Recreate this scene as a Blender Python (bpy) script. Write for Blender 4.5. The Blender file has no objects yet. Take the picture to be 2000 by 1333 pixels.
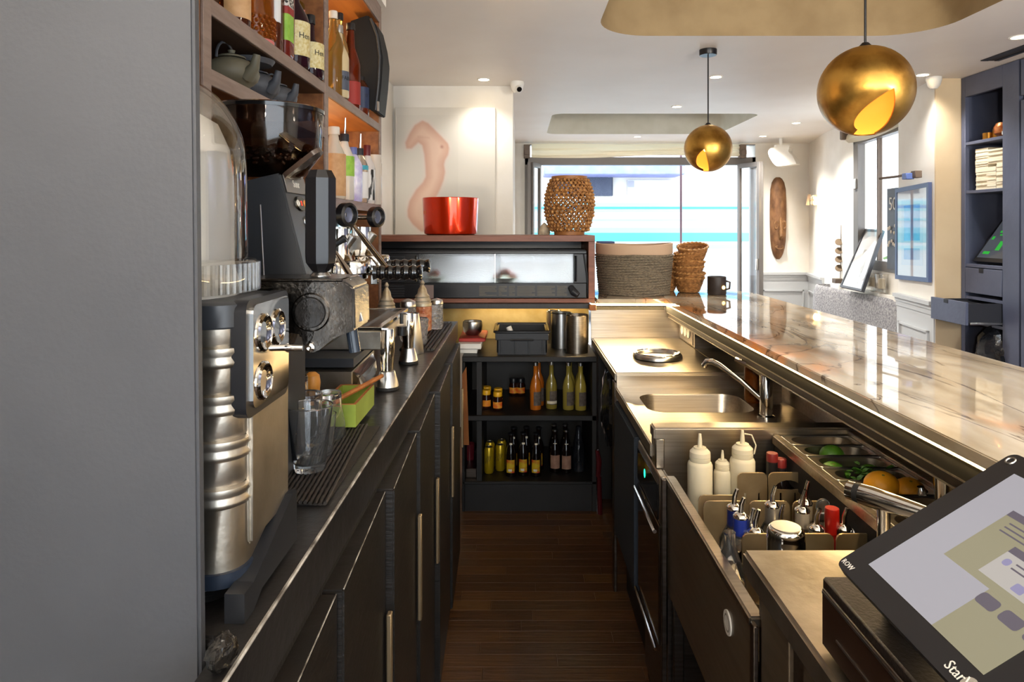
import bpy, bmesh, math, random
from mathutils import Vector, Matrix
random.seed(7)
S = bpy.context.scene
COL = S.collection
PI = math.pi
R = math.radians
# ---------------------------------------------------------------- camera, world, exposure
F, CX, CY, H = 1333.0, 1012.0, 445.0, 1.52      # focal length and vanishing point (2000x1333 frame), eye height
def X_(px, Y): return (px - CX) * Y / F
def Z_(py, Y): return H - (py - CY) * Y / F
def D_(py, z): return (H - z) * F / (py - CY)
cam = bpy.data.cameras.new('camera'); co = bpy.data.objects.new('camera', cam); COL.objects.link(co)
cam.sensor_width = 36; cam.lens = 36 * F / 2000
cam.shift_x = -0.006; cam.shift_y = -(666.5 - CY) / 2000
cam.clip_start = 0.02
co.location = (0, 0, H); co.rotation_euler = (PI / 2, 0, 0)
S.camera = co
w = bpy.data.worlds.new('world'); S.world = w; w.use_nodes = True
wb = w.node_tree.nodes['Background']
wb.inputs[0].default_value = (0.80, 0.90, 1.0, 1); wb.inputs[1].default_value = 3.0
S.view_settings.view_transform = 'Standard'; S.view_settings.look = 'None'
S.view_settings.gamma = 1; S.view_settings.use_curve_mapping = False
S.view_settings.exposure = 1.08
S.cycles.use_denoising = True
S.cycles.max_bounces = 10; S.cycles.diffuse_bounces = 5; S.cycles.glossy_bounces = 5
S.cycles.transmission_bounces = 9; S.cycles.transparent_max_bounces = 12
S.cycles.sample_clamp_indirect = 6.0
S.cycles.caustics_reflective = False; S.cycles.caustics_refractive = False
S.cycles.blur_glossy = 0.3

def lamp(name, kind, loc, energy, col=(1, .8, .55), size=.1, size_y=None, rot=(0, 0, 0), spot=None, blend=.6):
    l = bpy.data.lights.new(name, kind); l.energy = energy; l.color = col
    if kind == 'AREA':
        l.shape = 'RECTANGLE' if size_y else 'SQUARE'; l.size = size
        if size_y: l.size_y = size_y
    elif kind in ('POINT', 'SPOT'):
        l.shadow_soft_size = size
        if kind == 'SPOT': l.spot_size = R(spot); l.spot_blend = blend
    o = bpy.data.objects.new(name, l); COL.objects.link(o); o.location = loc; o.rotation_euler = rot
    return o
WARM = (1.0, .72, .36); SOFT = (1.0, .88, .72); NEUT = (1.0, .96, .90); DAY = (.86, .93, 1.0)
sun = bpy.data.lights.new('sun', 'SUN'); sun.energy = 8.0; sun.angle = R(2); sun.color = (1, .95, .86)
so = bpy.data.objects.new('sun', sun); COL.objects.link(so); so.rotation_euler = Vector((-.38, -.62, -.72)).to_track_quat('-Z', 'Y').to_euler()
def portal(loc, sx, sy, rot):
    o = lamp('window_portal', 'AREA', loc, 1, (1, 1, 1), sx, sy, rot); o.data.cycles.is_portal = True
portal((1.56, 8.86, 1.2), 2.9, 2.3, (R(-90), 0, 0))
portal((3.36, 6.27, 1.75), 1.05, 1.15, (0, R(90), 0))
portal((1.35, -1.74, 1.4), 3.3, 2.2, (R(90), 0, 0))  # portal of the added window behind the camera
# two unseen fill spots added behind the camera to brighten the ceiling
def aim(d): return Vector(d).to_track_quat('-Z', 'Y').to_euler()
lamp('added_ceiling_fill', 'SPOT', (2.5, .2, 1.75), 150, SOFT, .12, rot=aim((-.25, 1, .85)), spot=140, blend=1)
lamp('added_ceiling_fill', 'SPOT', (-.1, -.9, 1.8), 120, SOFT, .12, rot=aim((.1, 1, .7)), spot=140, blend=1)
# the bar's own LED strips (long thin lamps inside their profiles)
lamp('led_bar', 'AREA', (.800, 1.9, 1.098), 3.0, WARM, .010, 3.6, (0, R(40), 0))
lamp('led_return', 'AREA', (.61, 3.722, 1.094), 2.6, WARM, .38, .012, (R(-25), 0, 0))
lamp('led_splash', 'AREA', (.07, 4.12, 1.07), 1.5, WARM, .72, .015, (R(20), 0, 0))
for yy, e in ((1.05, 5.0), (2.2, .5), (3.2, .4)):
    lamp('led_stone', 'AREA', (.89, yy, 1.078), e, WARM, .10, .7, (R(180), 0, 0))
lamp('fridge_light', 'AREA', (.02, 4.0, 1.365), 1.5, (.82, .9, 1), .8, .03, (0, 0, 0))
lamp('led_shelf', 'AREA', (-.86, 2.64, 2.40), .5, (1, .66, .32), .04, .75, (0, R(-35), 0))
lamp('led_shelf', 'AREA', (-.84, 2.64, 1.66), 1.5, (1, .66, .32), .04, .75, (0, R(-150), 0))
lamp('led_shelf', 'AREA', (-.84, 2.64, 2.02), 1.4, (1, .66, .32), .04, .75, (0, R(-150), 0))

# ---------------------------------------------------------------- helpers
def c(h, a=1):
    h = h.lstrip('#'); v = [int(h[i:i + 2], 16) / 255 for i in (0, 2, 4)]
    return tuple(x / 12.92 if x <= .04045 else ((x + .055) / 1.055) ** 2.4 for x in v) + (a,)
MATS = {}
def M(name, col='#808080', rough=.5, metal=0, col2=None, nscale=6, stretch=(1, 1, 1), bump=0, bscale=None, trans=0, ior=1.45,
      emit=None, estr=0, alpha=1, coat=0, spec=.5, wave=None, lo=.35, hi=.65, detail=4, sheen=0):
    if name in MATS: return MATS[name]
    m = bpy.data.materials.new(name); m.use_nodes = True; MATS[name] = m
    nt = m.node_tree; b = nt.nodes['Principled BSDF']; I = b.inputs
    I['Base Color'].default_value = c(col); I['Roughness'].default_value = rough; I['Metallic'].default_value = metal
    I['IOR'].default_value = ior; I['Transmission Weight'].default_value = trans; I['Alpha'].default_value = alpha
    I['Coat Weight'].default_value = coat; I['Specular IOR Level'].default_value = spec
    if sheen: I['Sheen Weight'].default_value = sheen
    if emit: I['Emission Color'].default_value = c(emit); I['Emission Strength'].default_value = estr
    if col2 or bump:
        tc = nt.nodes.new('ShaderNodeTexCoord'); mp = nt.nodes.new('ShaderNodeMapping'); mp.inputs['Scale'].default_value = stretch
        nt.links.new(tc.outputs['Object'], mp.inputs[0])
        if wave:
            n = nt.nodes.new('ShaderNodeTexWave'); n.inputs['Scale'].default_value = nscale; n.inputs['Distortion'].default_value = wave
            n.inputs['Detail'].default_value = detail; out = n.outputs['Fac']
        else:
            n = nt.nodes.new('ShaderNodeTexNoise'); n.inputs['Scale'].default_value = nscale; n.inputs['Detail'].default_value = detail
            out = n.outputs['Fac']
        nt.links.new(mp.outputs[0], n.inputs['Vector'])
        if col2:
            r = nt.nodes.new('ShaderNodeValToRGB'); r.color_ramp.elements[0].position = lo; r.color_ramp.elements[1].position = hi
            r.color_ramp.elements[0].color = c(col); r.color_ramp.elements[1].color = c(col2)
            nt.links.new(out, r.inputs[0]); nt.links.new(r.outputs[0], I['Base Color'])
        if bump:
            src = out
            if bscale:
                n2 = nt.nodes.new('ShaderNodeTexNoise'); n2.inputs['Scale'].default_value = bscale; n2.inputs['Detail'].default_value = 3
                nt.links.new(mp.outputs[0], n2.inputs['Vector']); src = n2.outputs['Fac']
            bp = nt.nodes.new('ShaderNodeBump'); bp.inputs['Strength'].default_value = bump; bp.inputs['Distance'].default_value = .01
            nt.links.new(src, bp.inputs['Height']); nt.links.new(bp.outputs[0], I['Normal'])
    return m
def pane_mat(name, tint=(1, 1, 1, 1), gloss=.03):
    m = bpy.data.materials.new(name); m.use_nodes = True; nt = m.node_tree; nt.nodes.clear()
    o = nt.nodes.new('ShaderNodeOutputMaterial'); mx = nt.nodes.new('ShaderNodeMixShader'); t = nt.nodes.new('ShaderNodeBsdfTransparent')
    g = nt.nodes.new('ShaderNodeBsdfGlossy'); g.inputs['Roughness'].default_value = .02
    t.inputs[0].default_value = tint; lw = nt.nodes.new('ShaderNodeLayerWeight'); lw.inputs[0].default_value = .5
    pw = nt.nodes.new('ShaderNodeMath'); pw.operation = 'POWER'; pw.inputs[1].default_value = 5; nt.links.new(lw.outputs['Facing'], pw.inputs[0])
    ma = nt.nodes.new('ShaderNodeMath'); ma.operation = 'MULTIPLY_ADD'; ma.inputs[1].default_value = .6; ma.inputs[2].default_value = gloss; nt.links.new(pw.outputs[0], ma.inputs[0])
    nt.links.new(ma.outputs[0], mx.inputs[0]); nt.links.new(t.outputs[0], mx.inputs[1]); nt.links.new(g.outputs[0], mx.inputs[2])
    nt.links.new(mx.outputs[0], o.inputs[0]); return m

ABS = {}
class B:
    """collects shapes in world coordinates and links them as ONE mesh object"""
    def __init__(s): s.m = bmesh.new(); s.mi = 0; s.T = None
    def _new(s, vs):
        if s.T is not None:
            for v in vs: v.co = s.T @ v.co
    def _mi(s, fs):
        for f in fs: f.material_index = s.mi
    def box(s, x0, x1, y0, y1, z0, z1, bev=0, seg=1, rz=0):
        r = bmesh.ops.create_cube(s.m, size=1); vs = r['verts']
        cx, cy, cz = (x0 + x1) / 2, (y0 + y1) / 2, (z0 + z1) / 2
        for v in vs: v.co = Vector((v.co.x * (x1 - x0), v.co.y * (y1 - y0), v.co.z * (z1 - z0)))
        if bev:
            es = list({e for v in vs for e in v.link_edges})
            r = bmesh.ops.bevel(s.m, geom=es, offset=bev, segments=seg, affect='EDGES', clamp_overlap=True)
            vs = list({v for v in r['verts']} | {v for v in vs if v.is_valid})
        mt = Matrix.Translation((cx, cy, cz)) @ Matrix.Rotation(rz, 4, 'Z')
        for v in vs: v.co = mt @ v.co
        s._new(vs); s._mi({f for v in vs for f in v.link_faces}); return s
    def mesh(s, verts, faces):
        vs = [s.m.verts.new(v) for v in verts]
        fs = [s.m.faces.new([vs[i] for i in f]) for f in faces]
        s._new(vs); s._mi(fs); return s
    def lathe(s, prof, n=20, at=(0, 0, 0), sx=1, sy=1, a0=0, a1=2 * PI, axis='Z', sq=0):
        full = abs(a1 - a0 - 2 * PI) < 1e-6; k = n if full else n + 1
        vs = []; rows = []
        for r, z in prof:
            row = []
            if r < 1e-6 and full:
                v = (0, 0, z); row = [len(vs)] * k; vs.append(v)
            else:
                for i in range(k):
                    a = a0 + (a1 - a0) * i / n
                    ca, sa = math.cos(a), math.sin(a)
                    q = 1
                    if sq: q = 1 / (abs(ca) ** sq + abs(sa) ** sq) ** (1 / sq)
                    row.append(len(vs)); vs.append((r * ca * sx * q, r * sa * sy * q, z))
            rows.append(row)
        fs = []
        for A, Bq in zip(rows, rows[1:]):
            for i in range(n):
                j = (i + 1) % k if full else i + 1
                f = [A[i], A[j], Bq[j], Bq[i]]; g = []
                for q in f:
                    if q not in g: g.append(q)
                if len(g) > 2: fs.append(g)
        def tr(v):
            x, y, z = v
            if axis == 'X': x, y, z = z, x, y
            elif axis == 'Y': x, y, z = y, z, x
            return (x + at[0], y + at[1], z + at[2])
        return s.mesh([tr(v) for v in vs], fs)
    def sph(s, at, r, n=14, m=9, sc=(1, 1, 1)):
        prof = [(max(0, math.sin(PI * i / m)) * r, -math.cos(PI * i / m) * r * sc[2]) for i in range(m + 1)]
        prof[0] = (0, prof[0][1]); prof[-1] = (0, prof[-1][1])
        return s.lathe(prof, n, at, sc[0], sc[1])
    def tube(s, pts, r, n=8, closed=False, caps=True):
        pts = [Vector(p) for p in pts]; k = len(pts); rr = r if isinstance(r, (list, tuple)) else [r] * k
        vs = []; up = None
        for i, p in enumerate(pts):
            a = pts[(i - 1) % k] if (closed or i) else p; b = pts[(i + 1) % k] if (closed or i < k - 1) else p
            t = (b - a).normalized()
            if up is None:
                up = Vector((0, 0, 1)) if abs(t.z) < .9 else Vector((1, 0, 0))
            u = (up - t * up.dot(t)).normalized(); up = u; v = t.cross(u)
            for j in range(n):
                a_ = 2 * PI * j / n; vs.append(p + (u * math.cos(a_) + v * math.sin(a_)) * rr[i])
        fs = []
        for i in range(k if closed else k - 1):
            i2 = (i + 1) % k
            for j in range(n): j2 = (j + 1) % n; fs.append([i * n + j, i * n + j2, i2 * n + j2, i2 * n + j])
        if caps and not closed: fs.append(list(range(n))[::-1]); fs.append([(k - 1) * n + j for j in range(n)])
        return s.mesh(vs, fs)
    def cyl(s, p0, p1, r0, r1=None, n=16): return s.tube([p0, p1], [r0, r0 if r1 is None else r1], n)
    def ring(s, at, Rr, r, n=24, m=8, axis='Z', sx=1, sy=1):
        vs = []; fs = []
        for i in range(n):
            a = 2 * PI * i / n
            for j in range(m):
                b_ = 2 * PI * j / m; q = Rr + r * math.cos(b_); x, y, z = q * math.cos(a) * sx, q * math.sin(a) * sy, r * math.sin(b_)
                if axis == 'X': x, y, z = z, x, y
                elif axis == 'Y': x, y, z = y, z, x
                vs.append((x + at[0], y + at[1], z + at[2]))
        for i in range(n):
            for j in range(m):
                i2, j2 = (i + 1) % n, (j + 1) % m; fs.append([i * m + j, i2 * m + j, i2 * m + j2, i * m + j2])
        return s.mesh(vs, fs)
    def prism(s, poly, a0, a1, axis='Y'):
        """poly: 2D outline; axis Y: (x,z) extruded along y; X: (y,z); Z: (x,y)"""
        def p3(p, a): return {'Y': (p[0], a, p[1]), 'X': (a, p[0], p[1]), 'Z': (p[0], p[1], a)}[axis]
        n = len(poly); vs = [p3(p, a0) for p in poly] + [p3(p, a1) for p in poly]
        fs = [list(range(n))[::-1], [n + i for i in range(n)]] + [[i, (i + 1) % n, n + (i + 1) % n, n + i] for i in range(n)]
        return s.mesh(vs, fs)
    def text(s, st, size, T, depth=.0006, bendR=None):
        cu = bpy.data.curves.new('t', 'FONT'); cu.body = st; cu.size = size; cu.extrude = depth; cu.align_x = 'CENTER'; cu.align_y = 'CENTER'
        cu.resolution_u = 2
        o = bpy.data.objects.new('t', cu); COL.objects.link(o)
        bpy.context.view_layer.update()
        me = bpy.data.meshes.new_from_object(o.evaluated_get(bpy.context.evaluated_depsgraph_get()))
        vs = []
        for v in me.vertices:
            p = v.co.copy()
            if bendR: a = p.x / bendR; rr = bendR + p.z; p = Vector((rr * math.sin(a), p.y, rr * math.cos(a) - bendR))
            vs.append(T @ p)
        fs = [list(p.vertices) for p in me.polygons]
        bpy.data.objects.remove(o); bpy.data.curves.remove(cu); bpy.data.meshes.remove(me)
        return s.mesh(vs, fs)
    def obj(s, name, mat, parent=None, smooth=38, weld=False, fixn=True):
        if fixn: bmesh.ops.recalc_face_normals(s.m, faces=s.m.faces[:])
        me = bpy.data.meshes.new(name); s.m.to_mesh(me); s.m.free()
        for mm in (mat if isinstance(mat, (list, tuple)) else [mat]): me.materials.append(mm)
        if smooth:
            me.shade_smooth(); me.set_sharp_from_angle(angle=R(smooth))
        o = bpy.data.objects.new(name, me); COL.objects.link(o)
        if parent is not None:
            p = ABS[parent.name]; me.transform(Matrix.Translation(-p)); o.parent = parent; ABS[o.name] = p.copy()
        else:
            n = len(me.vertices); xs = [v.co for v in me.vertices]
            lo = [min(v[i] for v in xs) for i in range(3)]; hi = [max(v[i] for v in xs) for i in range(3)]
            p = Vector(((lo[0] + hi[0]) / 2, (lo[1] + hi[1]) / 2, lo[2])); me.transform(Matrix.Translation(-p)); o.location = p; ABS[o.name] = p
        return o
    def thing(s, name, mat, label, cat, group=None, **k):
        return tag(s.obj(name, mat, **k), label, cat, group)
def tag(o, label, cat, group=None, kind=None):
    o['label'] = label; o['category'] = cat
    if group: o['group'] = group
    if kind: o['kind'] = kind
    return o
def thing(name, label, cat, loc=(0, 0, 0), group=None):
    o = bpy.data.objects.new(name, None); COL.objects.link(o); o.empty_display_size = .05
    o.location = loc; ABS[o.name] = Vector(loc); return tag(o, label, cat, group)
def struct(o):
    o['kind'] = 'structure'; return o
def dup(root, loc, rot=None, label=None, group=None):
    r = root.copy(); COL.objects.link(r); r.location = loc
    if rot: r.rotation_euler = rot
    if label: r['label'] = label
    if group: r['group'] = group
    for ch in list(root.children):
        k = ch.copy(); COL.objects.link(k); k.parent = r
        for g in list(ch.children):
            d = g.copy(); COL.objects.link(d); d.parent = k
    return r
# ---------------------------------------------------------------- materials
m_wall = M('plaster_white', '#e9e4da', .85, col2='#f1ede5', nscale=3, bump=.05, bscale=60)
m_beige = M('paint_beige', '#cdb694', .8, col2='#d6c09e', nscale=3)
m_panel = M('paint_grey_panel', '#c3c5c6', .6)
m_ceil = M('ceiling_paint', '#ece6de', .5, col2='#f0ebe4', nscale=2, bump=.03, bscale=3)
m_plaster = M('raw_plaster', '#937d5b', .8, col2='#a38d69', nscale=5, bump=.25, bscale=14)
m_floor = M('floor_wood_base', '#4a2f19', .5)
m_grey = M('column_grey_paint', '#3a3b3f', .45, col2='#404145', nscale=4, bump=.05, bscale=160)
m_black = M('black_paint_wood', '#1b1816', .38, col2='#231f1c', nscale=4, stretch=(3, 3, .5), bump=.12, bscale=60)
m_door = M('dark_door_wood', '#14110e', .42, col2='#1d1814', nscale=9, stretch=(1, 1, 6), bump=.15, bscale=25)
m_top = M('counter_black', '#1d1b1a', .28, col2='#282523', nscale=5, bump=.1, bscale=40)
m_worn = M('worn_edge', '#a8a094', .6, col2='#50483f', nscale=30)
m_cab = M('dark_cabinet_black', '#0f0c0a', .5, col2='#151210', nscale=6)
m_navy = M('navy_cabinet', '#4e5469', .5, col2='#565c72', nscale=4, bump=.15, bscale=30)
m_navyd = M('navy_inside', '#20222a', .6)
m_walnut = M('shelf_walnut', '#6b3f22', .5, col2='#8a5a34', nscale=4, stretch=(8, 1, 8), bump=.1)
m_walnute = M('shelf_edge_wood', '#8b776c', .5, col2='#7a665b', nscale=10, stretch=(8, 1, 8), bump=.15)
m_oak = M('shelf_wood_light', '#a5672d', .5, col2='#8a5020', nscale=3, stretch=(8, 1, 8), bump=.05)
m_case = M('case_wood', '#6d3f2a', .45, col2='#83503a', nscale=6, stretch=(1, 8, 8))
m_steel = M('brushed_steel', '#b9b0a2', .30, 1, col2='#a79d8e', nscale=4, stretch=(1, 30, 30))
m_divider = M('divider_steel', '#b8a482', .34, .8, col2='#a08a66', nscale=9)
m_prof = M('profile_dark', '#12110e', .7, spec=.15)
m_spk = M('speaker_black', '#0c0c0e', .6, spec=.3)
m_railb = M('rail_brown', '#33281f', .45, .4)
m_steelw = M('worn_steel', '#b8b0a4', .38, 1, col2='#968c7e', nscale=9, bump=.08, bscale=50)
m_steeld = M('dark_steel', '#6a6058', .35, 1, col2='#584e46', nscale=5, stretch=(1, 20, 20))
m_chrome = M('chrome', '#dcd9d4', .09, 1)
m_alum = M('aluminium_satin', '#c9c8c6', .28, 1, col2='#b2b0ad', nscale=7)
m_gun = M('gunmetal_wet', '#5a5652', .22, 1, col2='#3c3937', nscale=30, bump=.12, bscale=150)
m_gold = M('gold_leaf', '#d0a250', .36, .95, col2='#8f6528', nscale=9, bump=.12, bscale=18, lo=.42, hi=.66, detail=8)
m_goldin = M('gold_inside', '#dd9c48', .5, .2, emit='#ff9a1c', estr=.0)
m_goldwall = M('gold_backsplash', '#ab9866', .4, .5, col2='#97824e', nscale=9, bump=.1, bscale=30)
m_blackp = M('black_plastic', '#17171a', .35)
m_blackg = M('black_gloss', '#100f0f', .14, coat=.5)
m_rubber = M('rubber_black', '#131211', .7)
m_char = M('charcoal_plastic', '#2a2c30', .38)
m_white = M('white_plastic', '#e8e6e0', .45)
m_cream = M('cream_paper', '#e6dcc5', .75)
m_frame = M('door_frame_dark', '#6f6a66', .4, .2)
m_brownm = M('brown_metal', '#6a5a4e', .5)
m_blind = M('blind_cream', '#f2ead6', .8)
_n = m_blind.node_tree; _t = _n.nodes.new('ShaderNodeBsdfTranslucent'); _t.inputs[0].default_value = c('#f2e4c4'); _x = _n.nodes.new('ShaderNodeMixShader'); _x.inputs[0].default_value = .5
_n.links.new(_n.nodes['Principled BSDF'].outputs[0], _x.inputs[1]); _n.links.new(_t.outputs[0], _x.inputs[2]); _n.links.new(_x.outputs[0], _n.nodes['Material Output'].inputs[0])
m_red = M('red_metal', '#e0360f', .18, .7, coat=.6)
m_glass = M('clear_glass', '#ffffff', .0, trans=.97, ior=1.4)
m_gdark = pane_mat('smoked_plastic', (.62, .55, .50, 1), .05)
m_dome = pane_mat('clear_plastic_dome', (.93, .92, .90, 1), .14)
m_pane = pane_mat('window_glass')
m_pane2 = pane_mat('picture_glass', gloss=.10)
m_led = M('led_light', '#ffffff', .5, emit='#ffd58a', estr=14)
m_ledw = M('lamp_disc', '#ffffff', .5, emit='#ffe3b0', estr=16)
m_wicker = M('rattan', '#b07a45', .6, col2='#7d5229', nscale=60)
m_wickerl = M('rattan_pale', '#c99558', .6, col2='#9a6836', nscale=50)
m_rope = M('dark_cord', '#94866f', .8, col2='#5f5549', nscale=80, stretch=(1, 1, 3), bump=.4, bscale=120)
m_felt = M('beige_cloth', '#cfb093', .85)
m_fabric = M('grey_boucle', '#a6a4a3', .95, col2='#77757a', nscale=55, bump=.5, bscale=90, detail=2)
m_lime = M('lime_peel', '#4f7d1c', .42, col2='#35631a', nscale=9, bump=.15, bscale=70)
m_lemon = M('lemon_peel', '#e09a1e', .45, col2='#d18a14', nscale=9, bump=.2, bscale=70)
m_leaf = M('mint_leaf', '#3f6b1d', .5, col2='#2c5314', nscale=20)
m_squeeze = M('translucent_plastic', '#e9dfc4', .4, trans=.25, ior=1.3)
m_mask = M('carved_wood', '#5a3a22', .55, col2='#8a6240', nscale=7, stretch=(2, 2, 1), bump=.3, bscale=40)
m_maskp = M('carved_wood_pale', '#9a7148', .55, col2='#6a4828', nscale=14)
m_screen = M('screen_lit', '#101014', .15, emit='#c4c0c6', estr=.36)
m_screeng = M('screen_green', '#101014', .15, emit='#b4ac8c', estr=.34)
m_screend = M('screen_dark_bar', '#101014', .2, emit='#7d7480', estr=.3)
m_screenp = M('screen_pale', '#101014', .2, emit='#cfc8c0', estr=.38)
m_red_led = M('red_digit', '#200000', .4, emit='#ff2a10', estr=2)
m_green_led = M('green_lamp', '#002010', .4, emit='#20e0a0', estr=1.6)
m_lilac = M('screen_icon', '#101014', .2, emit='#a8a2c8', estr=.36)
m_grn_txt = M('green_text', '#001000', .4, emit='#30c040', estr=.38)
m_wht_txt = M('print_white', '#d8d2c8', .6)
m_gry_txt = M('print_grey', '#8d877c', .6)
m_blk_txt = M('print_black', '#1c1a18', .6)
m_greenbox = M('green_box_paint', '#8f9f3c', .55, col2='#808f32', nscale=12)
m_rawwood = M('raw_wood', '#a8642c', .55, col2='#8a4f20', nscale=8, stretch=(1, 6, 6))
m_knob = M('turned_wood', '#c98a3e', .4, col2='#b87a30', nscale=6, stretch=(1, 1, 6))
m_iron = M('cast_iron', '#44464c', .55, bump=.15, bscale=60)
m_irong = M('cast_iron_green', '#6b6655', .55, col2='#5a5546', nscale=8)
m_navyp = M('navy_panel', '#1d2530', .6)
m_bag = M('black_bin_bag', '#121317', .14, col2='#24262b', nscale=10, bump=.6, bscale=18)
m_paperb = M('brown_paper', '#9a5f2c', .7, col2='#80491d', nscale=6)

def plank_mat(i):
    a = ['#553619', '#5d3c1e', '#4c2f16', '#61411f', '#50351c'][i]; b = ['#432911', '#4a2e15', '#3b2410', '#4f3317', '#3f2912'][i]
    return M('plank_wood_%d' % i, a, .38, col2=b, nscale=5, stretch=(1.2, 22, 8), bump=.25, lo=.3, hi=.75)

def stone_mat():
    m = bpy.data.materials.new('onyx_stone'); m.use_nodes = True; nt = m.node_tree; N = nt.nodes; L = nt.links
    b = N['Principled BSDF']; out = N['Material Output']
    tc = N.new('ShaderNodeTexCoord'); mp = N.new('ShaderNodeMapping'); mp.inputs['Scale'].default_value = (2.2, .75, 2.2); mp.inputs['Rotation'].default_value = (0, 0, .35)
    L.new(tc.outputs['Object'], mp.inputs[0])
    n1 = N.new('ShaderNodeTexNoise'); n1.inputs['Scale'].default_value = 1.6; n1.inputs['Detail'].default_value = 6; n1.inputs['Distortion'].default_value = .9
    L.new(mp.outputs[0], n1.inputs['Vector'])
    r1 = N.new('ShaderNodeValToRGB'); e = r1.color_ramp.elements
    e[0].position = .36; e[0].color = c('#a8967a'); e[1].position = .62; e[1].color = c('#e0d4be')
    L.new(n1.outputs['Fac'], r1.inputs[0])
    # veins: thin dark lines where a warped noise crosses its middle
    n2 = N.new('ShaderNodeTexNoise'); n2.inputs['Scale'].default_value = 2.4; n2.inputs['Detail'].default_value = 5; n2.inputs['Distortion'].default_value = 1.6
    mp2 = N.new('ShaderNodeMapping'); mp2.inputs['Scale'].default_value = (1.3, .30, 1); mp2.inputs['Rotation'].default_value = (0, 0, -.9)
    L.new(tc.outputs['Object'], mp2.inputs[0]); L.new(mp2.outputs[0], n2.inputs['Vector'])
    r2 = N.new('ShaderNodeValToRGB'); e = r2.color_ramp.elements
    e[0].position = .490; e[0].color = (0, 0, 0, 1); e[1].position = .510; e[1].color = (0, 0, 0, 1); q = e.new(.5); q.color = (1, 1, 1, 1)
    L.new(n2.outputs['Fac'], r2.inputs[0])
    mx = N.new('ShaderNodeMix'); mx.data_type = 'RGBA'; mx.inputs['B'].default_value = c('#4a3220')
    ml = N.new('ShaderNodeMath'); ml.operation = 'MULTIPLY'; ml.inputs[1].default_value = .8
    L.new(r2.outputs[0], ml.inputs[0]); L.new(ml.outputs[0], mx.inputs['Factor']); L.new(r1.outputs[0], mx.inputs['A'])
    L.new(mx.outputs['Result'], b.inputs['Base Color']); b.inputs['Roughness'].default_value = .025; b.inputs['IOR'].default_value = 1.85
    t = N.new('ShaderNodeBsdfTranslucent'); tm = N.new('ShaderNodeMix'); tm.data_type = 'RGBA'; tm.blend_type = 'MULTIPLY'; tm.inputs['Factor'].default_value = 1
    tm.inputs['B'].default_value = (1, .72, .38, 1); L.new(mx.outputs['Result'], tm.inputs['A']); L.new(tm.outputs['Result'], t.inputs[0])
    r3 = N.new('ShaderNodeValToRGB'); e = r3.color_ramp.elements; e[0].position = .46; e[0].color = (.03, .03, .03, 1); e[1].position = .58; e[1].color = (.40, .40, .40, 1)
    n3 = N.new('ShaderNodeTexNoise'); n3.inputs['Scale'].default_value = 2.6; n3.inputs['Detail'].default_value = 4; n3.inputs['Distortion'].default_value = .6
    L.new(mp.outputs[0], n3.inputs['Vector']); L.new(n3.outputs['Fac'], r3.inputs[0])
    sh = N.new('ShaderNodeMixShader'); L.new(r3.outputs[0], sh.inputs[0]); L.new(b.outputs[0], sh.inputs[1]); L.new(t.outputs[0], sh.inputs[2])
    L.new(sh.outputs[0], out.inputs[0]); return m
m_stone = stone_mat()

# ---------------------------------------------------------------- the room shell
ZC = 2.60
def rrect(x0, x1, y0, y1, r, n=8):
    pts = []
    for cx, cy, a in ((x1 - r, y1 - r, 0), (x0 + r, y1 - r, 90), (x0 + r, y0 + r, 180), (x1 - r, y0 + r, 270)):
        for i in range(n + 1):
            t = R(a + 90 * i / n); pts.append((cx + r * math.cos(t), cy + r * math.sin(t)))
    return pts
REC = [rrect(.43, 2.30, 1.3, 3.84, .30, 10), rrect(.325, 2.30, 6.46, 7.87, .12, 8)]
b = B()
outer = [(-1.0, -1.75), (4.6, -1.75), (4.6, 9.0), (-1.0, 9.0)]
es = []
for loop in [outer] + REC:
    vs = [b.m.verts.new((x, y, ZC)) for x, y in loop]
    es += [b.m.edges.new((vs[i], vs[(i + 1) % len(vs)])) for i in range(len(vs))]
bmesh.ops.triangle_fill(b.m, edges=es, use_beauty=True)
ceil = struct(b.obj('ceiling', m_ceil, smooth=0))
for k, loop in enumerate(REC):
    b = B(); n = len(loop); zt = ZC + (.50, .42)[k]
    b.mesh([(x, y, ZC) for x, y in loop] + [(x, y, zt) for x, y in loop], [[i, (i + 1) % n, n + (i + 1) % n, n + i] for i in range(n)] + [list(range(n, 2 * n))])
    struct(b.obj('ceiling_recess', (m_plaster, M('plaster_daylit', '#c8c6b8', .8, col2='#d2d0c4', nscale=5, bump=.2, bscale=14))[k], smooth=50))  # far recess: same plaster, with its daylight tint put into the colour

b = B(); b.box(-1.0, 4.6, -1.75, 8.9, -.06, -.004); floor = struct(b.obj('floor', m_floor, smooth=0)); 
pl = [B() for _ in range(1)]
planks = {}
random.seed(3)
y = 1.45
while y < 3.70:
    x = -.62 + random.uniform(0, .35) - .35
    while x < .62:
        ln = random.choice((.42, .55, .7)); x1 = min(x + ln, .66); x0 = max(x, -.45)
        if x1 - x0 > .05:
            b = B(); b.box(x0 + .0004, x1 - .0004, y + .0004, y + .0696, -.004, .0, .0007)
            b.obj('plank', plank_mat(random.randrange(5)), floor, smooth=0)
        x += ln
    y += .07

b = B(); b.box(-1.15, -.95, -1.75, 5.2, 0, ZC); struct(b.obj('wall_left', m_wall, smooth=0))
b = B(); b.box(-1.15, -.04, 5.2, 8.75, 0, ZC); struct(b.obj('wall_picture', m_wall, smooth=0))
# far wall with the folding-door opening
b = B(); b.box(-.04, .085, 8.72, 8.95, 0, ZC); b.box(3.03, 3.9, 8.72, 8.95, 0, ZC); b.box(.085, 3.03, 8.72, 8.95, 2.585, ZC)
struct(b.obj('wall_far', m_wall, smooth=0))
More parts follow.
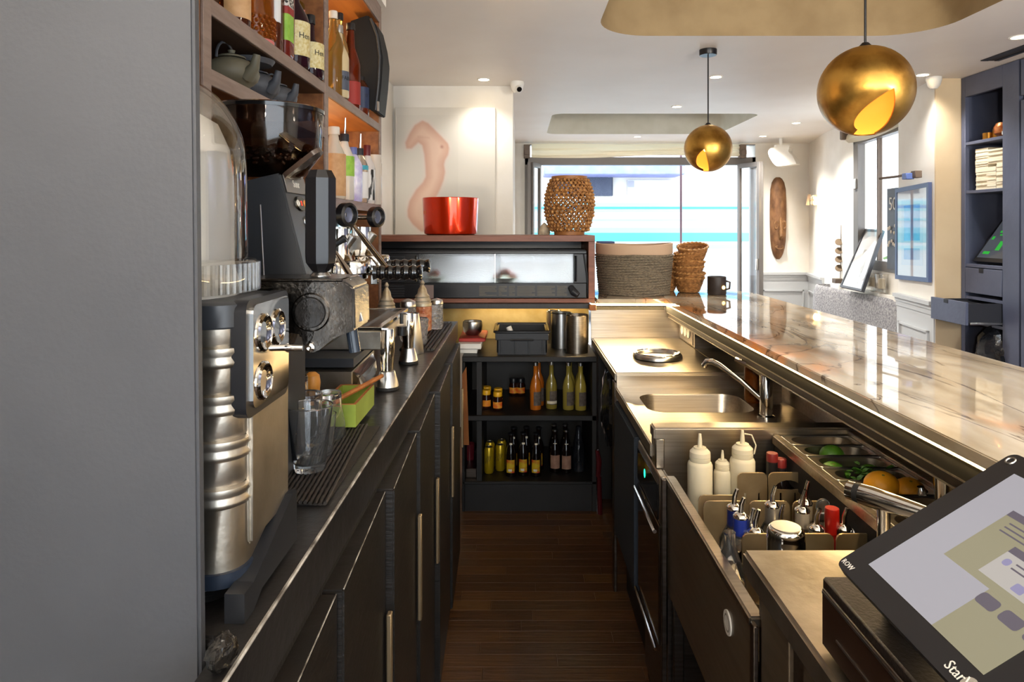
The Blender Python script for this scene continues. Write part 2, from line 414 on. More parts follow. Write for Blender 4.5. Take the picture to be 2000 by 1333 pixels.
# right wall: slanting stretches, a window bay, then the pier and the cabinets
def wallseg(name, pts, z0, z1, th=.12, mat=m_wall):
    b = B()
    for (xa, ya), (xb, yb) in zip(pts, pts[1:]):
        dx, dy = xb - xa, yb - ya; l = math.hypot(dx, dy); nx, ny = -dy / l * th, dx / l * th
        if nx < 0: nx, ny = -nx, -ny
        b.mesh([(xa, ya, z0), (xb, yb, z0), (xb + nx, yb + ny, z0), (xa + nx, ya + ny, z0), (xa, ya, z1), (xb, yb, z1), (xb + nx, yb + ny, z1), (xa + nx, ya + ny, z1)],
               [[3, 2, 1, 0], [4, 5, 6, 7], [0, 1, 5, 4], [1, 2, 6, 5], [2, 3, 7, 6], [3, 0, 4, 7]])
    return struct(b.obj(name, mat, smooth=0))
WP = [(3.72, 8.74), (3.50, 7.80), (3.35, 6.80), (3.20, 5.60)]
wallseg('wall_right', WP[:3], 0, ZC)
wallseg('wall_right', WP[2:], 0, 1.13); wallseg('wall_right', WP[2:], 2.42, ZC)
b = B(); b.mesh([(3.13, 5.62, 0), (3.02, 4.95, 0), (3.45, 4.95, 0), (3.45, 5.62, 0), (3.13, 5.62, ZC), (3.02, 4.95, ZC), (3.45, 4.95, ZC), (3.45, 5.62, ZC)],
             [[3, 2, 1, 0], [4, 5, 6, 7], [0, 1, 5, 4], [2, 3, 7, 6], [3, 0, 4, 7]])
struct(b.obj('wall_pier', m_wall, smooth=0))
b = B(); b.box(3.02, 4.0, 4.935, 4.95, 0, ZC); struct(b.obj('wall_pier', m_beige, smooth=0))
b = B(); b.box(3.66, 3.8, -1.75, 4.93, 0, ZC); struct(b.obj('wall_right', m_wall, smooth=0))
# wall behind the camera; its wide window is added to let daylight in
b = B(); b.box(-1.0, 3.8, -1.9, -1.75, 0, .3); b.box(-1.0, 3.8, -1.9, -1.75, 2.5, ZC); b.box(-1.0, -.3, -1.9, -1.75, .3, 2.5); b.box(3.0, 3.8, -1.9, -1.75, .3, 2.5)
struct(b.obj('wall_back', m_wall, smooth=0))
b = B(); b.box(-.3, 3.0, -1.83, -1.82, .3, 2.5); struct(b.obj('added_window', m_pane, smooth=0))

# wainscot rails and panels
def rail(name, xa, ya, xb, yb, z, out=-1):
    b = B(); dx, dy = xb - xa, yb - ya; l = math.hypot(dx, dy); nx, ny = dy / l, -dx / l
    if nx > 0.02 or (abs(nx) <= .02 and ny > 0): nx, ny = -nx, -ny
    def strip(z0, z1, d):
        q = [(xa, ya), (xb, yb), (xb + nx * d, yb + ny * d), (xa + nx * d, ya + ny * d)]
        b.mesh([(p[0], p[1], z0) for p in q] + [(p[0], p[1], z1) for p in q], [[0, 1, 2, 3], [4, 5, 6, 7], [0, 1, 5, 4], [1, 2, 6, 5], [2, 3, 7, 6], [3, 0, 4, 7]])
    strip(0, z - .10, .012); strip(z - .10, z - .06, .02); strip(z - .06, z - .03, .028); strip(z - .03, z, .045)
    # raised moulding frame of the panel
    ux, uy = dx / l, dy / l
    def bar(s0, s1, z0, z1):
        q = [(xa + ux * s0, ya + uy * s0), (xa + ux * s1, ya + uy * s1)]
        q = q + [(q[1][0] + nx * .03, q[1][1] + ny * .03), (q[0][0] + nx * .03, q[0][1] + ny * .03)]
        b.mesh([(p[0], p[1], z0) for p in q] + [(p[0], p[1], z1) for p in q], [[0, 1, 2, 3], [4, 5, 6, 7], [0, 1, 5, 4], [1, 2, 6, 5], [2, 3, 7, 6], [3, 0, 4, 7]])
    s0, s1 = .07, l - .07
    bar(s0, s1, z - .24, z - .225); bar(s0, s1, .2, .215); bar(s0, s0 + .018, .2, z - .225); bar(s1 - .018, s1, .2, z - .225)
    return struct(b.obj(name, m_panel, smooth=0))
rail('trim_1', 3.05, 8.72, 3.71, 8.72, .95); rail('trim_2', 3.71, 8.70, 3.50, 7.80, .95); rail('trim_3', 3.13, 5.62, 3.02, 4.94, .985)

# right window: frame, mullion, two panes, sill
def along(s, d=0):
    (xa, ya), (xb, yb) = WP[2], WP[3]; t = (6.80 - s) / (6.80 - 5.60); return xa + (xb - xa) * t + d, s
wn = B()
def wbar(b, ya, yb, z0, z1, d0, d1):
    p, q = along(ya), along(yb)
    P = [(p[0] + d0, p[1]), (q[0] + d0, q[1]), (q[0] + d1, q[1]), (p[0] + d1, p[1])]
    b.mesh([(x, y, z0) for x, y in P] + [(x, y, z1) for x, y in P], [[0, 1, 2, 3], [4, 5, 6, 7], [0, 1, 5, 4], [1, 2, 6, 5], [2, 3, 7, 6], [3, 0, 4, 7]])
win = B()
wbar(win, 6.80, 6.68, 1.13, 2.42, -.01, .06); wbar(win, 5.64, 5.60, 1.13, 2.42, -.01, .06); wbar(win, 6.8, 5.6, 2.34, 2.42, -.01, .06); wbar(win, 6.8, 5.6, 1.13, 1.22, -.01, .06)
win = struct(win.obj('window_2', m_frame, smooth=0))
b = B(); wbar(b, 6.27, 6.24, 1.22, 2.34, .01, .05); b.obj('mullion', m_brownm, win, smooth=0)
for a0, a1 in ((6.68, 6.27), (6.24, 5.64)):
    b = B(); wbar(b, a0, a1, 1.22, 2.34, .028, .034); b.obj('pane', m_pane, win, smooth=0)
b = B(); b.box(along(6.72)[0] - .03, along(6.72)[0] + .0, 6.70, 6.76, 1.9, 2.0, .004); b.obj('hinge', m_alum, win)
b = B(); wbar(b, 6.8, 5.6, .90, .94, -.06, .02); struct(b.obj('trim_4', m_wall, smooth=0))

# folding glass doors of the street front
fr = B(); fr.box(.085, 3.03, 8.70, 8.80, 2.32, 2.42, .004); fr.box(.085, 3.03, 8.72, 8.80, 2.575, 2.585, 0)
fr.box(.085, .13, 8.70, 8.80, 0, 2.42, .003); fr.box(2.985, 3.03, 8.70, 8.80, 0, 2.42, .003)
d1 = struct(fr.obj('door_1', m_frame, smooth=0))
b = B(); b.box(.085, 3.03, 8.755, 8.761, 2.42, 2.575); b.obj('pane', m_pane, d1, smooth=0)
def leaf(name, p, q):
    (xa, ya), (xb, yb) = p, q; dx, dy = xb - xa, yb - ya; l = math.hypot(dx, dy); a = math.atan2(dy, dx)
    T = Matrix.Translation((xa, ya, 0)) @ Matrix.Rotation(a, 4, 'Z')
    b = B(); b.T = T
    for x0, x1, z0, z1 in ((0, .045, .02, 2.33), (l - .045, l, .02, 2.33), (.045, l - .045, 2.27, 2.33), (.045, l - .045, .02, .14)): b.box(x0, x1, -.02, .02, z0, z1, .003)
    o = b.obj('leaf_frame', m_frame, d1, smooth=0)
    b = B(); b.T = T; b.box(.045, l - .045, -.004, .004, .14, 2.27); b.obj('pane', m_pane, o, smooth=0)
    b = B(); b.T = T; b.box(l - .034, l - .012, -.05, -.02, 1.0, 1.14, .004); b.obj('handle', m_alum, o)
leaf('a', (2.96, 8.68), (2.985, 8.36)); leaf('b', (2.80, 8.68), (2.96, 8.34)); leaf('c', (.16, 8.68), (.135, 8.4)); leaf('d', (.28, 8.68), (.17, 8.42))

# street outside
b = B(); b.box(-12, 20, 8.95, 40, -.2, -.12); struct(b.obj('street', M('asphalt', '#b4b4b8', .9, col2='#a4a4aa', nscale=3), smooth=0))
b = B(); b.box(-8, 14, 16, 17, -.12, 9); struct(b.obj('wall_street', M('facade_stone', '#e6e2da', .9, col2='#dcd7ce', nscale=2), smooth=0))
# ---------------------------------------------------------------- back counter on the left
ZK = 1.085
kc = thing('back_counter', 'long black back bar counter along the left with lapped dark doors', 'counter', (-.6, 1.8, 0))
b = B(); b.prism([(-.95, .725), (-.312, .725), (-.312, .45), (-.28, .45), (-.28, 3.17), (-.95, 3.17)], 1.005, ZK, 'Z'); bmesh.ops.recalc_face_normals(b.m, faces=b.m.faces[:]); bmesh.ops.bevel(b.m, geom=b.m.edges[:], offset=.003, segments=2, affect='EDGES'); b.obj('counter_top', m_top, kc)
b = B(); b.box(-.95, -.30, .725, 3.165, 0, 1.005); b.obj('carcass', m_black, kc, smooth=0)
b = B(); b.box(-.2845, -.2792, .45, 3.17, 1.0815, 1.0858, .0015); b.obj('worn_edge', m_worn, kc)
b = B(); b.box(-.30, -.288, .45, 3.165, .955, 1.004, .002); b.obj('rail', m_black, kc)
ys = [.62, 1.0, 1.385, 1.78, 2.20, 2.66, 3.16]
for i, (a, e) in enumerate(zip(ys, ys[1:])):
    b = B(); th = .042
    xo = -.252 - .004 * (i % 2)
    # every door sits a little proud at its near edge and tucks behind the next one at its far edge
    b.mesh([(xo - th, a + .003, .03), (xo, a + .003, .03), (xo - .012, e - .003, .03), (xo - th, e - .003, .03),
            (xo - th, a + .003, .985 + .006 * i / 5), (xo, a + .003, .985 + .006 * i / 5), (xo - .012, e - .003, .985), (xo - th, e - .003, .985)],
           [[3, 2, 1, 0], [4, 5, 6, 7], [0, 1, 5, 4], [1, 2, 6, 5], [2, 3, 7, 6], [3, 0, 4, 7]])
    bmesh.ops.recalc_face_normals(b.m, faces=b.m.faces[:])
    bmesh.ops.bevel(b.m, geom=b.m.edges[:], offset=.003, segments=2, affect='EDGES')
    d = b.obj('cabinet_door', m_door, kc)
    b = B(); b.tube([(xo - .001, a + .006, .986 + .006 * i / 5), (xo - .013, e - .006, .9855)], .0012, 5); b.obj('edge_wear', m_worn, d)
    b = B(); z0 = .45 + .03 * (i % 3); b.box(xo - .006, xo + .004, e - .03, e - .012, z0, z0 + .27, .002); b.obj('pull_strip', M('worn_brass', '#8f7c60', .4, .7), d)

# foreground column, leaning a hair
b = B(); b.mesh([(-1.6, .70, 0), (-.3105 + .0082 * -.55, .70, 0), (-.3105 + .0082 * -.55, .715, 0), (-1.6, .715, 0),
                 (-1.6, .70, ZC), (-.342, .70, ZC), (-.342, .715, ZC), (-1.6, .715, ZC)],
               [[3, 2, 1, 0], [4, 5, 6, 7], [0, 1, 5, 4], [1, 2, 6, 5], [2, 3, 7, 6], [3, 0, 4, 7]])
bmesh.ops.recalc_face_normals(b.m, faces=b.m.faces[:])
bmesh.ops.bevel(b.m, geom=[e for e in b.m.edges if abs(e.verts[0].co.z - e.verts[1].co.z) > 1], offset=.003, segments=2, affect='EDGES')
struct(b.obj('wall_near', m_grey))

# ---------------------------------------------------------------- bottle shelving on the left wall
sh = thing('bottle_shelving', 'wall shelving of dark wood boards above the back bar counter', 'shelving', (-.79, 2.2, 1.3))
XF, XB = -.62, -.935
def shelf(name, y0, y1, z, t=.034, m=m_walnut):
    b = B(); b.box(XB, XF - .006, y0, y1, z - t, z, .002); o = b.obj(name, m, sh)
    b = B(); b.box(XF - .006, XF, y0, y1, z - t, z, .0015); b.obj('edge_band', m_walnute, o); return o
def post(y, z0, z1, t=.036, m=m_walnut):
    b = B(); b.box(XB, XF - .006, y - t / 2, y + t / 2, z0, z1, .002); o = b.obj('upright', m, sh)
    b = B(); b.box(XF - .006, XF + .001, y - t / 2, y + t / 2, z0, z1, .0015); b.obj('edge_band', m_walnute, o)
post(1.361, 1.30, 2.5); post(2.21, 1.55, 2.5); post(3.075, ZK, 2.5, .03)
shelf('shelf', 1.379, 2.192, 1.985, m=M('shelf_dark', '#3a2a20', .5, col2='#4a3526', nscale=4, stretch=(8, 1, 8))); shelf('shelf', 2.228, 3.06, 1.985, m=m_oak)
shelf('shelf', 1.379, 2.192, 1.842, m=m_walnut); shelf('shelf', 2.228, 3.06, 1.622, m=m_oak)
shelf('top_board', .8, 3.09, 2.52, .08, m_oak)
b = B(); b.box(-.948, XB, 1.34, 3.09, ZK, 2.5); b.obj('back_panel', M('shelf_back', '#4a2f1e', .55, col2='#5c3c26', nscale=4, stretch=(8, 1, 2)), sh, smooth=0)
b = B(); b.box(-.95, XF + .02, .8, 3.10, 2.52, ZC - .001); struct(b.obj('trim_5', m_wall, smooth=0))

# ---------------------------------------------------------------- L-shaped bar
bar = thing('bar_counter', 'L-shaped bar with polished veined onyx top lit from below', 'bar', (1.1, 2.2, 0))
ZB, ZU = 1.13, 1.105
r = .26
pl = [(.80, -.3), (1.41, -.3)] + [(1.41 - r + r * math.cos(R(a)), 4.30 - r + r * math.sin(R(a))) for a in range(0, 91, 9)] + [(.43, 4.30), (.43, 3.725), (.80, 3.725)]
b = B(); b.prism(pl, ZU, ZB, 'Z'); bmesh.ops.recalc_face_normals(b.m, faces=b.m.faces[:])
bmesh.ops.bevel(b.m, geom=[e for e in b.m.edges if abs(e.verts[0].co.z - e.verts[1].co.z) < .001], offset=.0025, segments=2, affect='EDGES')
b.obj('stone_top', m_stone, bar)
b = B(); b.box(1.06, 1.30, -.3, 4.2, .0, 1.06); b.box(.45, 1.06, 3.82, 4.2, 0, 1.06); b.obj('bar_body', m_cab, bar, smooth=0)
b = B(); b.box(.84, 1.34, -.3, 3.7, 1.058, 1.066); b.obj('support_board', m_cab, bar, smooth=0)
b = B(); b.box(.807, .813, -.3, 3.73, 1.062, 1.099); b.box(.40, .80, 3.735, 3.741, 1.07, 1.099); b.obj('dark_profile', m_prof, bar, smooth=0)
b = B(); b.box(.8035, .812, -.3, 3.735, 1.0995, 1.1045); b.box(.40, .81, 3.727, 3.735, 1.094, 1.1045); b.obj('led_strip', m_led, bar, smooth=0)
b = B(); b.box(.815, .84, -.3, 3.70, 1.035, 1.088, .002); b.obj('steel_rail', m_railb, bar)
b = B(); b.box(.84, 1.058, -.3, 3.70, 1.028, 1.036); b.obj('steel_ledge', m_railb, bar, smooth=0)
b = B(); b.box(.806, .814, -.3, 3.70, 1.058, 1.0615); b.box(.812, .8155, -.3, 3.7, 1.032, 1.0365); b.obj('rail_lip', m_steel, bar, smooth=0)
b = B(); b.box(.385, .425, 3.70, 3.74, 1.07, 1.10, .003); b.obj('end_block', m_rawwood, bar)

# steel splash around the working side
sp = thing('steel_splash', 'brushed steel upstand under the bar edge behind the sinks', 'splashback', (.9, 3, .8))
b = B(); b.box(.40, .885, 3.745, 3.76, .90, 1.085); b.obj('rear_panel', m_steel, sp, smooth=0)
b = B(); b.box(.885, 1.05, 3.42, 3.745, .90, 1.027); b.obj('corner_panel', m_steel, sp, smooth=0)
b = B(); b.box(1.045, 1.058, -.2, 3.42, .66, 1.027); b.obj('side_panel', m_steeld, sp, smooth=0)
b = B(); b.box(1.02, 1.045, -.2, 3.42, .66, .922, .003); b.obj('upstand', m_steel, sp)
so_ = thing('socket_plate', 'steel plate with three round wall sockets under the bar corner', 'socket', (.884, 3.58, .93))
b = B(); b.box(.881, .8845, 3.45, 3.72, .925, 1.02, .001); b.obj('plate', m_steel, so_)
for i, yy in enumerate((3.655, 3.59, 3.525)):
    b = B(); b.lathe([(0, 0), (.026, 0), (.028, .002), (.024, .005), (.018, .003), (0, .003)], 18, (yy, .974, 0)); 
    for v in b.m.verts: v.co = Vector((.881 - v.co.z, v.co.x, v.co.y))
    b.obj('socket', m_white, so_)

# steel drainer level and its cabinet
dr = thing('steel_worktop', 'raised steel worktop left of the bar corner holding a round lid', 'worktop', (.65, 3.3, 0))
b = B(); b.box(.405, .885, 2.85, 3.745, .875, .915, .006, 2); b.box(.885, 1.02, 2.85, 3.42, .875, .915); b.obj('top', m_steel, dr)
b = B(); b.box(.41, 1.02, 2.835, 2.85, .80, .905); b.obj('step_face', m_steel, dr, smooth=0)
b = B(); b.box(.51, 1.02, 2.86, 3.74, .04, .86); b.obj('carcass', m_cab, dr, smooth=0)
b = B(); b.box(.4, .412, 2.845, 2.90, 0, .875, .002); b.obj('leg', m_steeld, dr)
lid = thing('round_platter', 'round steel lid with raised rim lying on the steel worktop', 'lid', (X_(1284, 3.17), 3.17, .915))
b = B(); b.lathe([(0, .012), (.085, .010), (.092, .022), (.104, .026), (.112, .018), (.114, .004), (.108, 0), (0, 0)], 36, tuple(lid.location)); b.obj('disc', m_alum, lid)
b = B(); b.ring((lid.location.x, 3.17, .937), .101, .006, 36, 8); b.obj('rim', m_chrome, lid)

# sink
sk = thing('sink', 'stainless steel sink with one deep rounded basin', 'sink', (.7, 2.45, 0))
ZS = .853
def basin(b, x0, x1, y0, y1, z, dep, r, fx0, fx1, fy0, fy1):
    top = rrect(x0, x1, y0, y1, r, 6); n = len(top)
    out = rrect(fx0, fx1, fy0, fy1, .004, 6)
    V = [(x, y, z) for x, y in out] + [(x, y, z) for x, y in top]
    cx, cy = (x0 + x1) / 2, (y0 + y1) / 2
    def sc(k, zz): return [(cx + (x - cx) * k, cy + (y - cy) * k, zz) for x, y in top]
    V += sc(.985, z - .008) + sc(.93, z - dep * .85) + sc(.86, z - dep)
    Fs = []
    for l in range(4):
        for i in range(n): j = (i + 1) % n; Fs.append([l * n + i, l * n + j, (l + 1) * n + j, (l + 1) * n + i])
    Fs.append([4 * n + i for i in range(n)][::-1])
    b.mesh(V, Fs)
b = B(); basin(b, .475, .87, 2.46, 2.735, ZS, .16, .07, .43, 1.02, 2.10, 2.835); b.obj('basin', m_steel, sk)
b = B(); b.box(.405, .432, 2.09, 2.85, .815, .8575, .004, 2); b.obj('front_rim', m_steel, sk)
b = B(); b.box(.405, 1.02, 2.035, 2.10, .885, .922, .005, 2); b.box(.41, .437, 2.035, 2.10, .80, .89, .003); b.box(.43, 1.02, 2.06, 2.075, .66, .89); b.obj('raised_board', m_steel, sk)
b = B(); b.box(.44, 1.02, 2.07, 2.09, .66, .86); b.obj('apron', m_steeld, sk, smooth=0)
b = B(); b.box(.45, 1.0, 2.34, 2.83, .02, .66); b.obj('carcass', m_cab, sk, smooth=0)
b = B(); b.lathe([(0, 0), (.03, 0), (.034, .002), (.0, .004)], 16, (.67, 2.6, ZS - .158)); b.obj('drain', m_chrome, sk)
# mixer tap
tp = thing('mixer_tap', 'chrome single-lever mixer tap with long straight spout at the sink', 'tap', (.872, 2.40, ZS))
tx, ty = .872, 2.40
b = B(); b.lathe([(0, 0), (.030, 0), (.030, .006), (.022, .010), (.022, .145), (.018, .152), (0, .152)], 20, (tx, ty, ZS)); b.obj('body', m_chrome, tp)
b = B(); b.tube([(tx - .012, ty + .01, ZS + .062), (tx - .07, ty + .055, ZS + .116), (tx - .13, ty + .105, ZS + .160), (tx - .152, ty + .125, ZS + .170), (tx - .170, ty + .14, ZS + .168), (tx - .178, ty + .148, ZS + .150)], [.010, .010, .010, .011, .012, .012], 10); b.obj('spout', m_chrome, tp)
b = B(); b.tube([(tx, ty, ZS + .15), (tx - .03, ty + .03, ZS + .168), (tx - .085, ty + .075, ZS + .19)], [.020, .014, .008], 8); b.obj('lever', m_chrome, tp)
sb = thing('soap_bottle', 'amber glass bottle standing behind the mixer tap', 'bottle', (.905, 2.62, ZS))
b = B(); b.lathe([(0, 0), (.032, 0), (.036, .006), (.036, .12), (.028, .15), (.014, .17), (.013, .19), (0, .19)], 18, (.905, 2.62, ZS)); b.obj('body', M('amber_glass', '#a5561c', .08, trans=.6, ior=1.3), sb)
sd = thing('steel_canister', 'dark steel canister beside the amber bottle at the sink', 'canister', (.965, 2.60, ZS))
b = B(); b.box(.935, .995, 2.57, 2.63, ZS, ZS + .15, .006, 2); b.obj('body', m_steeld, sd)
b = B(); b.box(.93, 1.0, 2.565, 2.635, ZS + .15, ZS + .16, .003); b.obj('lid', m_blackp, sd)

# dark navy panel and glass washer under the sink
b = B(); b.box(.398, .418, 2.34, 2.83, .27, .80, .004, 2); b.thing('cabinet_door', m_navyp, 'plain dark navy panel hanging under the steel sink edge', 'door')
wa = thing('glass_washer', 'black fronted under-counter glass washer with green pilot light', 'dishwasher', (.6, 2.13, 0))
b = B(); b.box(.432, .98, 2.075, 2.325, .04, .80, .003); b.box(.432, .98, 1.968, 2.075, .04, .685); b.obj('body', m_steeld, wa)
b = B(); b.box(.408, .431, 1.97, 2.32, .66, .80, .004); b.obj('control_panel', m_steelw, wa)
b = B(); b.box(.404, .408, 1.98, 2.31, .672, .775, .001); pn = b.obj('display_panel', m_blackg, wa)
b = B(); b.sph((.404, 2.18, .735), .008, 10, 6, (.3, 1.1, 1.8)); b.obj('pilot_light', m_green_led, pn)
b = B(); b.box(.405, .431, 1.97, 2.32, .31, .655, .004); dd = b.obj('door', M('dark_glass_door', '#1c130d', .12, coat=.5), wa)
b = B(); b.tube([(.395, 1.975, .64), (.395, 2.315, .64)], .006, 8); b.obj('handle', m_chrome, dd); b = B(); b.tube([(.398, 1.975, .30), (.398, 2.315, .30)], .005, 8); b.obj('bottom_trim', m_chrome, dd)
b = B(); b.box(.44, .47, 1.975, 2.31, .0, .30); b.obj('plinth', M('dark_brown_panel', '#241710', .4), wa, smooth=0)
b = B(); b.box(.41, .424, 1.945, 1.965, 0, .80, .002); b.obj('leg', m_steeld, wa)
# ---------------------------------------------------------------- speed station (sunken bottle well with garnish tray)
st = thing('bottle_well', 'steel cocktail station with sunken bottle well and slotted dividers', 'cocktail station', (.6, 1.65, 0))
b = B(); b.mesh([(.428, 1.96, .48), (.432, 1.96, .48), (.432, 1.96, .80), (.428, 1.96, .80), (.428, 1.26, .48), (.432, 1.26, .48), (.432, 1.26, .80), (.428, 1.26, .80)],
                [[0, 1, 2, 3], [7, 6, 5, 4], [0, 3, 7, 4], [1, 5, 6, 2], [3, 2, 6, 7], [0, 4, 5, 1]]); b.obj('front_panel', M('steel_brown', '#6e5f4e', .32, .45, col2='#5e5040', nscale=4, stretch=(1, 1, 20)), st, smooth=0)
b = B(); b.box(.424, .452, 1.25, 1.965, .785, .806, .004, 2); b.obj('front_rail', m_steel, st)
b = B(); b.box(.435, 1.02, 1.29, 2.055, .69, .70); b.box(.435, .44, 1.29, 2.055, .70, .79); b.obj('well_floor', m_steeld, st, smooth=0)
b = B(); b.lathe([(0, 0), (.024, 0), (.024, .003), (0, .003)], 24, (1.39, .715, 0))
for v in b.m.verts: v.co = Vector((.428 - v.co.z, v.co.x, v.co.y))
em = b.obj('round_badge', m_wht_txt, st)
b = B(); b.ring((0, 0, 0), .016, .002, 20, 6)
for v in b.m.verts: v.co = Vector((.4248 - v.co.z * .3, 1.39 + v.co.x, .715 + v.co.y))
b.obj('badge_ring', m_gry_txt, em)
b = B(); b.box(.424, .434, 1.23, 1.25, 0, .80, .002); b.obj('leg', m_steeld, st); b = B(); b.box(.44, .47, 1.93, 1.95, 0, .5, .003); b.obj('leg', m_steeld, st)
def divider(y, x0, x1, z0, z1, r=.014, slots=(), hole=None):
    th = .0025; T = Matrix.Translation((0, y, 0))
    def rr(x0, x1, z0, z1, r): return [(x0, z0), (x1, z0)] + [(x1 - r + r * math.cos(R(a)), z1 - r + r * math.sin(R(a))) for a in (0, 30, 60, 90)] + [(x0 + r + r * math.cos(R(a)), z1 - r + r * math.sin(R(a))) for a in (90, 120, 150, 180)]
    b = B(); loops = [rr(x0, x1, z0, z1, r)]
    for s in slots: loops.append([(s - .003, z0 + .01), (s + .003, z0 + .01), (s + .003, z1 - .055), (s - .003, z1 - .055)])
    if hole:
        hx, hz = hole; loops.append([(hx + .036 * math.cos(t) , hz + .0135 * math.sin(t) - .006 * math.cos(t * 1) ** 2) for t in [2 * PI * i / 18 for i in range(18)]])
    es = []
    for lp in loops:
        vs = [b.m.verts.new((x, y - th, z)) for x, z in lp]; es += [b.m.edges.new((vs[i], vs[(i + 1) % len(vs)])) for i in range(len(vs))]
    g = bmesh.ops.triangle_fill(b.m, edges=es, use_beauty=True)
    fs = [f for f in g['geom'] if isinstance(f, bmesh.types.BMFace)]
    ex = bmesh.ops.extrude_face_region(b.m, geom=fs)
    for v in ex['geom']:
        if isinstance(v, bmesh.types.BMVert): v.co.y += 2 * th
    return b.obj('divider', m_divider, st, smooth=0)
divider(1.865, X_(1440, 1.865), X_(1498, 1.865), .70, .85, slots=(X_(1455, 1.865), X_(1482, 1.865)))
divider(1.862, X_(1501, 1.862), X_(1592, 1.862), .70, .852, slots=(X_(1525, 1.86), X_(1553, 1.86), X_(1580, 1.86)), hole=(X_(1539, 1.862), .818))
divider(1.74, X_(1364, 1.74), X_(1442, 1.74), .70, .838)
for a, e in ((1374, 1458), (1463, 1542), (1548, 1640)): divider(1.685, X_(a, 1.685), X_(e, 1.685), .70, .845)
for a, e in ((1449, 1628), (1633, 1740)): divider(1.494, X_(a, 1.494), X_(e, 1.494), .70, .85)
# garnish tray
gt = thing('garnish_tray', 'steel garnish rail with a row of small pans for fruit and mint', 'tray', (.86, 1.7, .88))
GX0, GX1, GY0, GY1, GZ = .775, .985, 1.30, 2.03, .90
N_ = 8; gy = [GY1 - (GY1 - GY0) * i / N_ for i in range(N_ + 1)]
b = B(); b.box(GX0 - .018, GX0 + .004, GY0 - .01, GY1 + .005, .874, .904, .004, 2); b.box(GX1 - .004, 1.02, GY0 - .01, GY1 + .005, .885, .915, .003); b.obj('frame', m_steel, gt)
b = B(); b.box(GX0 - .012, GX0 + .0, GY0 - .01, GY1, .80, .874); b.box(GX1 + .0, GX1 + .012, GY0 - .01, GY1, .70, .885); b.obj('side_rail', m_rubber, gt, smooth=0)
for i in range(N_):
    b = B(); y1, y0 = gy[i], gy[i + 1]
    basin(b, GX0 + .022, GX1 - .018, y0 + .011, y1 - .011, GZ, .075, .034, GX0 + .002, GX1 - .002, y0 + .002, y1 - .002); o = b.obj('pan', m_steel, gt)
    b = B(); q = rrect(GX0 + .004, GX1 - .004, y0 + .004, y1 - .004, .008, 3); b.tube([(x, y, GZ + .001) for x, y in q], .002, 6, True); b.obj('pan_rim', m_alum, o)
def pc(i): return (gy[i] + gy[i + 1]) / 2
def fruit(name, mat, label, cat, px, i, r, z, sc=(1.12, 1, .95), dy=0, group=None):
    Y = pc(i) + dy; x = X_(px, Y); f = thing(name, label, cat, (x, Y, z - r), group)
    b = B(); b.sph((x, Y, z), r, 20, 12, sc); b.obj('peel', mat, f)
    b = B(); b.sph((x - r * .1, Y - r * .35, z + r * sc[2] * .86), r * .14, 8, 5, (1, 1, .5)); b.obj('stem_end', M(name + '_tip', '#6c6a2a', .6), f)
fruit('lime', m_lime, 'whole green lime alone in the second pan of the garnish tray', 'lime', 1625, 1, .030, GZ - .012)
fruit('lime', m_lime, 'green lime low at the left end of the third garnish pan', 'lime', 1627, 2, .029, GZ - .026)
fruit('lime', m_lime, 'green lime low at the right end of the third garnish pan', 'lime', 1699, 2, .028, GZ - .032)
fruit('lemon', m_lemon, 'larger orange-yellow lemon right behind the chrome spray handle', 'lemon', 1722, 4, .036, GZ + .004, (1.15, 1, .95), .008)
fruit('lemon', m_lemon, 'second orange-yellow lemon, to the right beside a steel scoop', 'lemon', 1776, 4, .033, GZ - .004, (1.1, 1, .95), -.004)
# bunch of mint
Ym = pc(3) - .01; xm = X_(1700, Ym)
mt = thing('mint_bunch', 'bunch of fresh green mint leaves in the garnish tray behind the lemons', 'herb', (xm, Ym, GZ - .06))
random.seed(5)
for k in range(46):
    a = random.uniform(0, 2 * PI); rr = random.uniform(0, .062); p = Vector((xm + rr * math.cos(a) * 1.35, Ym + rr * math.sin(a) * .7, GZ - .015 + random.uniform(0, .05) * (1.1 - rr / .07)))
    l = random.uniform(.016, .028); wd = l * .6; rz = random.uniform(0, 2 * PI); tl = random.uniform(-.7, .5)
    T = Matrix.Translation(p) @ Matrix.Rotation(rz, 4, 'Z') @ Matrix.Rotation(tl, 4, 'Y')
    b = B(); b.T = T
    b.mesh([(0, 0, 0), (l * .35, wd / 2, .002), (l * .75, wd * .4, .003), (l, 0, -.002), (l * .75, -wd * .4, .003), (l * .35, -wd / 2, .002), (l * .4, 0, -.003), (l * .75, 0, -.003)],
           [[0, 6, 1], [1, 6, 7, 2], [2, 7, 3], [3, 7, 4], [4, 7, 6, 5], [5, 6, 0]]); b.obj('leaf', m_leaf, mt, fixn=False, smooth=0)
b = B()
for k in range(6): b.tube([(xm - .05 + k * .02, Ym, GZ - .065), (xm - .06 + k * .022, Ym + .01, GZ - .01)], .0018, 5)
b.obj('stalk', m_leaf, mt)

